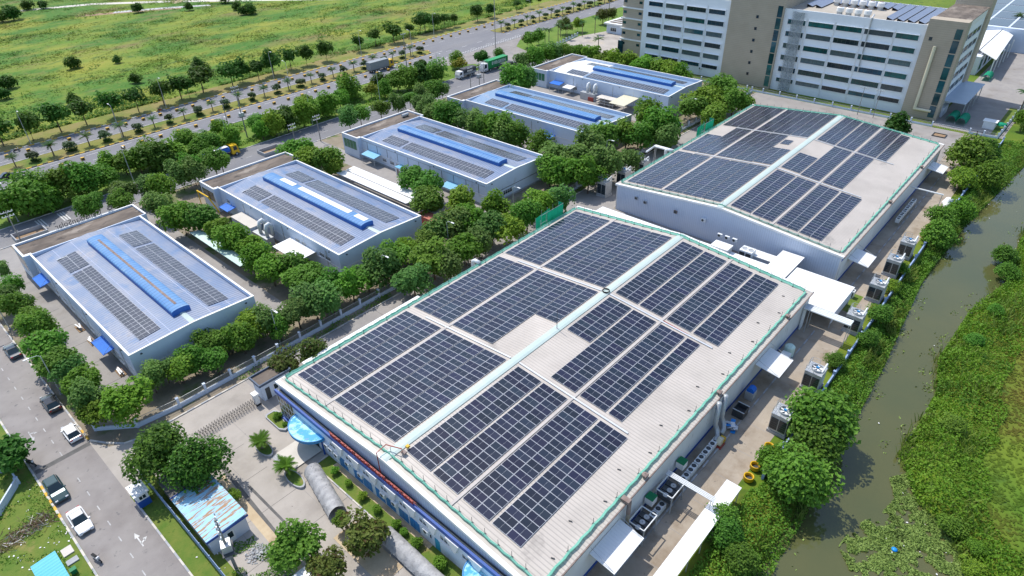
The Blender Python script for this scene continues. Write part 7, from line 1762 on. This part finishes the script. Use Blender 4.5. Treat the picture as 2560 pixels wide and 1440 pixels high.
def fence_weeds(r_):
    x = r_.uniform(26, 204) ; y = r_.choice((r_.uniform(80.9, 82.4), r_.uniform(82.9, 84.4)))
    if noise.noise(Vector((x * .3, y, 3))) < -.05: return None
    return (x, y, r_.random() * .5), .7
leafmass('fence_weeds', 6000, fence_weeds, under_m, .22, 6)
# rubble, debris, litter
b = MB(); r_ = random.Random(3)
for k in range(240):
    q = r_.random() ** .6 * 1.25; a = r_.uniform(0, 6.28); x, y = 12.5 + math.cos(a) * q * 1.1, 52.4 + math.sin(a) * q; s_ = r_.uniform(.07, .17); z = max(0, .55 * (1 - q / 1.3)) * r_.random() + s_ * .4
    vs_ = [(x + s_ * r_.uniform(.6, 1.2) * dx, y + s_ * r_.uniform(.6, 1.2) * dy, z + s_ * r_.uniform(.5, 1) * dz) for dx, dy, dz in ((1, 0, 0), (-1, 0, 0), (0, 1, 0), (0, -1, 0), (0, 0, 1), (0, 0, -1))]
    b.add(vs_, [(0, 2, 4), (2, 1, 4), (1, 3, 4), (3, 0, 4), (2, 0, 5), (1, 2, 5), (3, 1, 5), (0, 3, 5)])
tag(b.build('rubble_heap', stone_m), 'heap of pale broken stones beside the rusty roofed shed', 'rubble', None, 'stuff')
b = MB()
for k in range(420):
    f = r_.random(); x, y = -1.4 - f * 6.2 + r_.gauss(0, .35), 76.2 + .2 * math.sin(f * 4) - f * .4 + r_.gauss(0, .75); a = r_.uniform(0, 3.14); l = r_.uniform(.2, .7); w = r_.uniform(.02, .05); z = r_.random() * .4
    ux, uy = math.cos(a) * l, math.sin(a) * l
    b.add([(x - ux - uy * w, y - uy + ux * w, z), (x + ux - uy * w, y + uy + ux * w, z + r_.uniform(-.1, .15)), (x + ux + uy * w, y + uy - ux * w, z + .03), (x - ux + uy * w, y - uy - ux * w, z + .04)], [(0, 1, 2, 3)], 0 if r_.random() < .82 else 1)
tag(b.build('debris', [dry_m, concrete_lt]), 'strip of dry branches and rubbish on the street side lawn', 'debris', None, 'stuff')
b = MB()
for k in range(120):
    if k < 60: x, y, z = r_.uniform(-7, -1), r_.uniform(70, 83), .06
    elif k < 90: x, y, z = r_.uniform(7, 13), r_.uniform(47, 58), .06
    else:
        x = r_.uniform(60, 180); y = r_.uniform(lerp_pts(CANAL_R, x) + .3, lerp_pts(CANAL_L, x) - .3) if k < 104 else None
        if y is None: x = r_.uniform(60, 72); y = r_.uniform(-8, 0)
        z = WATER_Z + .14
    s_ = r_.uniform(.05, .16); a = r_.uniform(0, 3)
    c, s2 = math.cos(a) * s_, math.sin(a) * s_
    b.add([(x - c, y - s2, z), (x + s2 * .7, y - c * .7, z + .03), (x + c, y + s2, z + .01), (x - s2 * .7, y + c * .7, z + .04)], [(0, 1, 2, 3)], 0)
tag(b.build('litter', trim_w), 'scraps of white litter on lawn and canal', 'litter', None, 'stuff')
bx_, by_ = (61.07, -1.63)
t = thing('blue_bag', 'bright blue plastic bag floating in the canal weed', 'bag', (bx_, by_, WATER_Z + .1)); b = MB().lathe([(.02, 0), (.3, .03), (.34, .12), (.15, .22), (.02, .24)], 0, 0, 10); b.build('bag', blue_plastic, t, smooth=True)
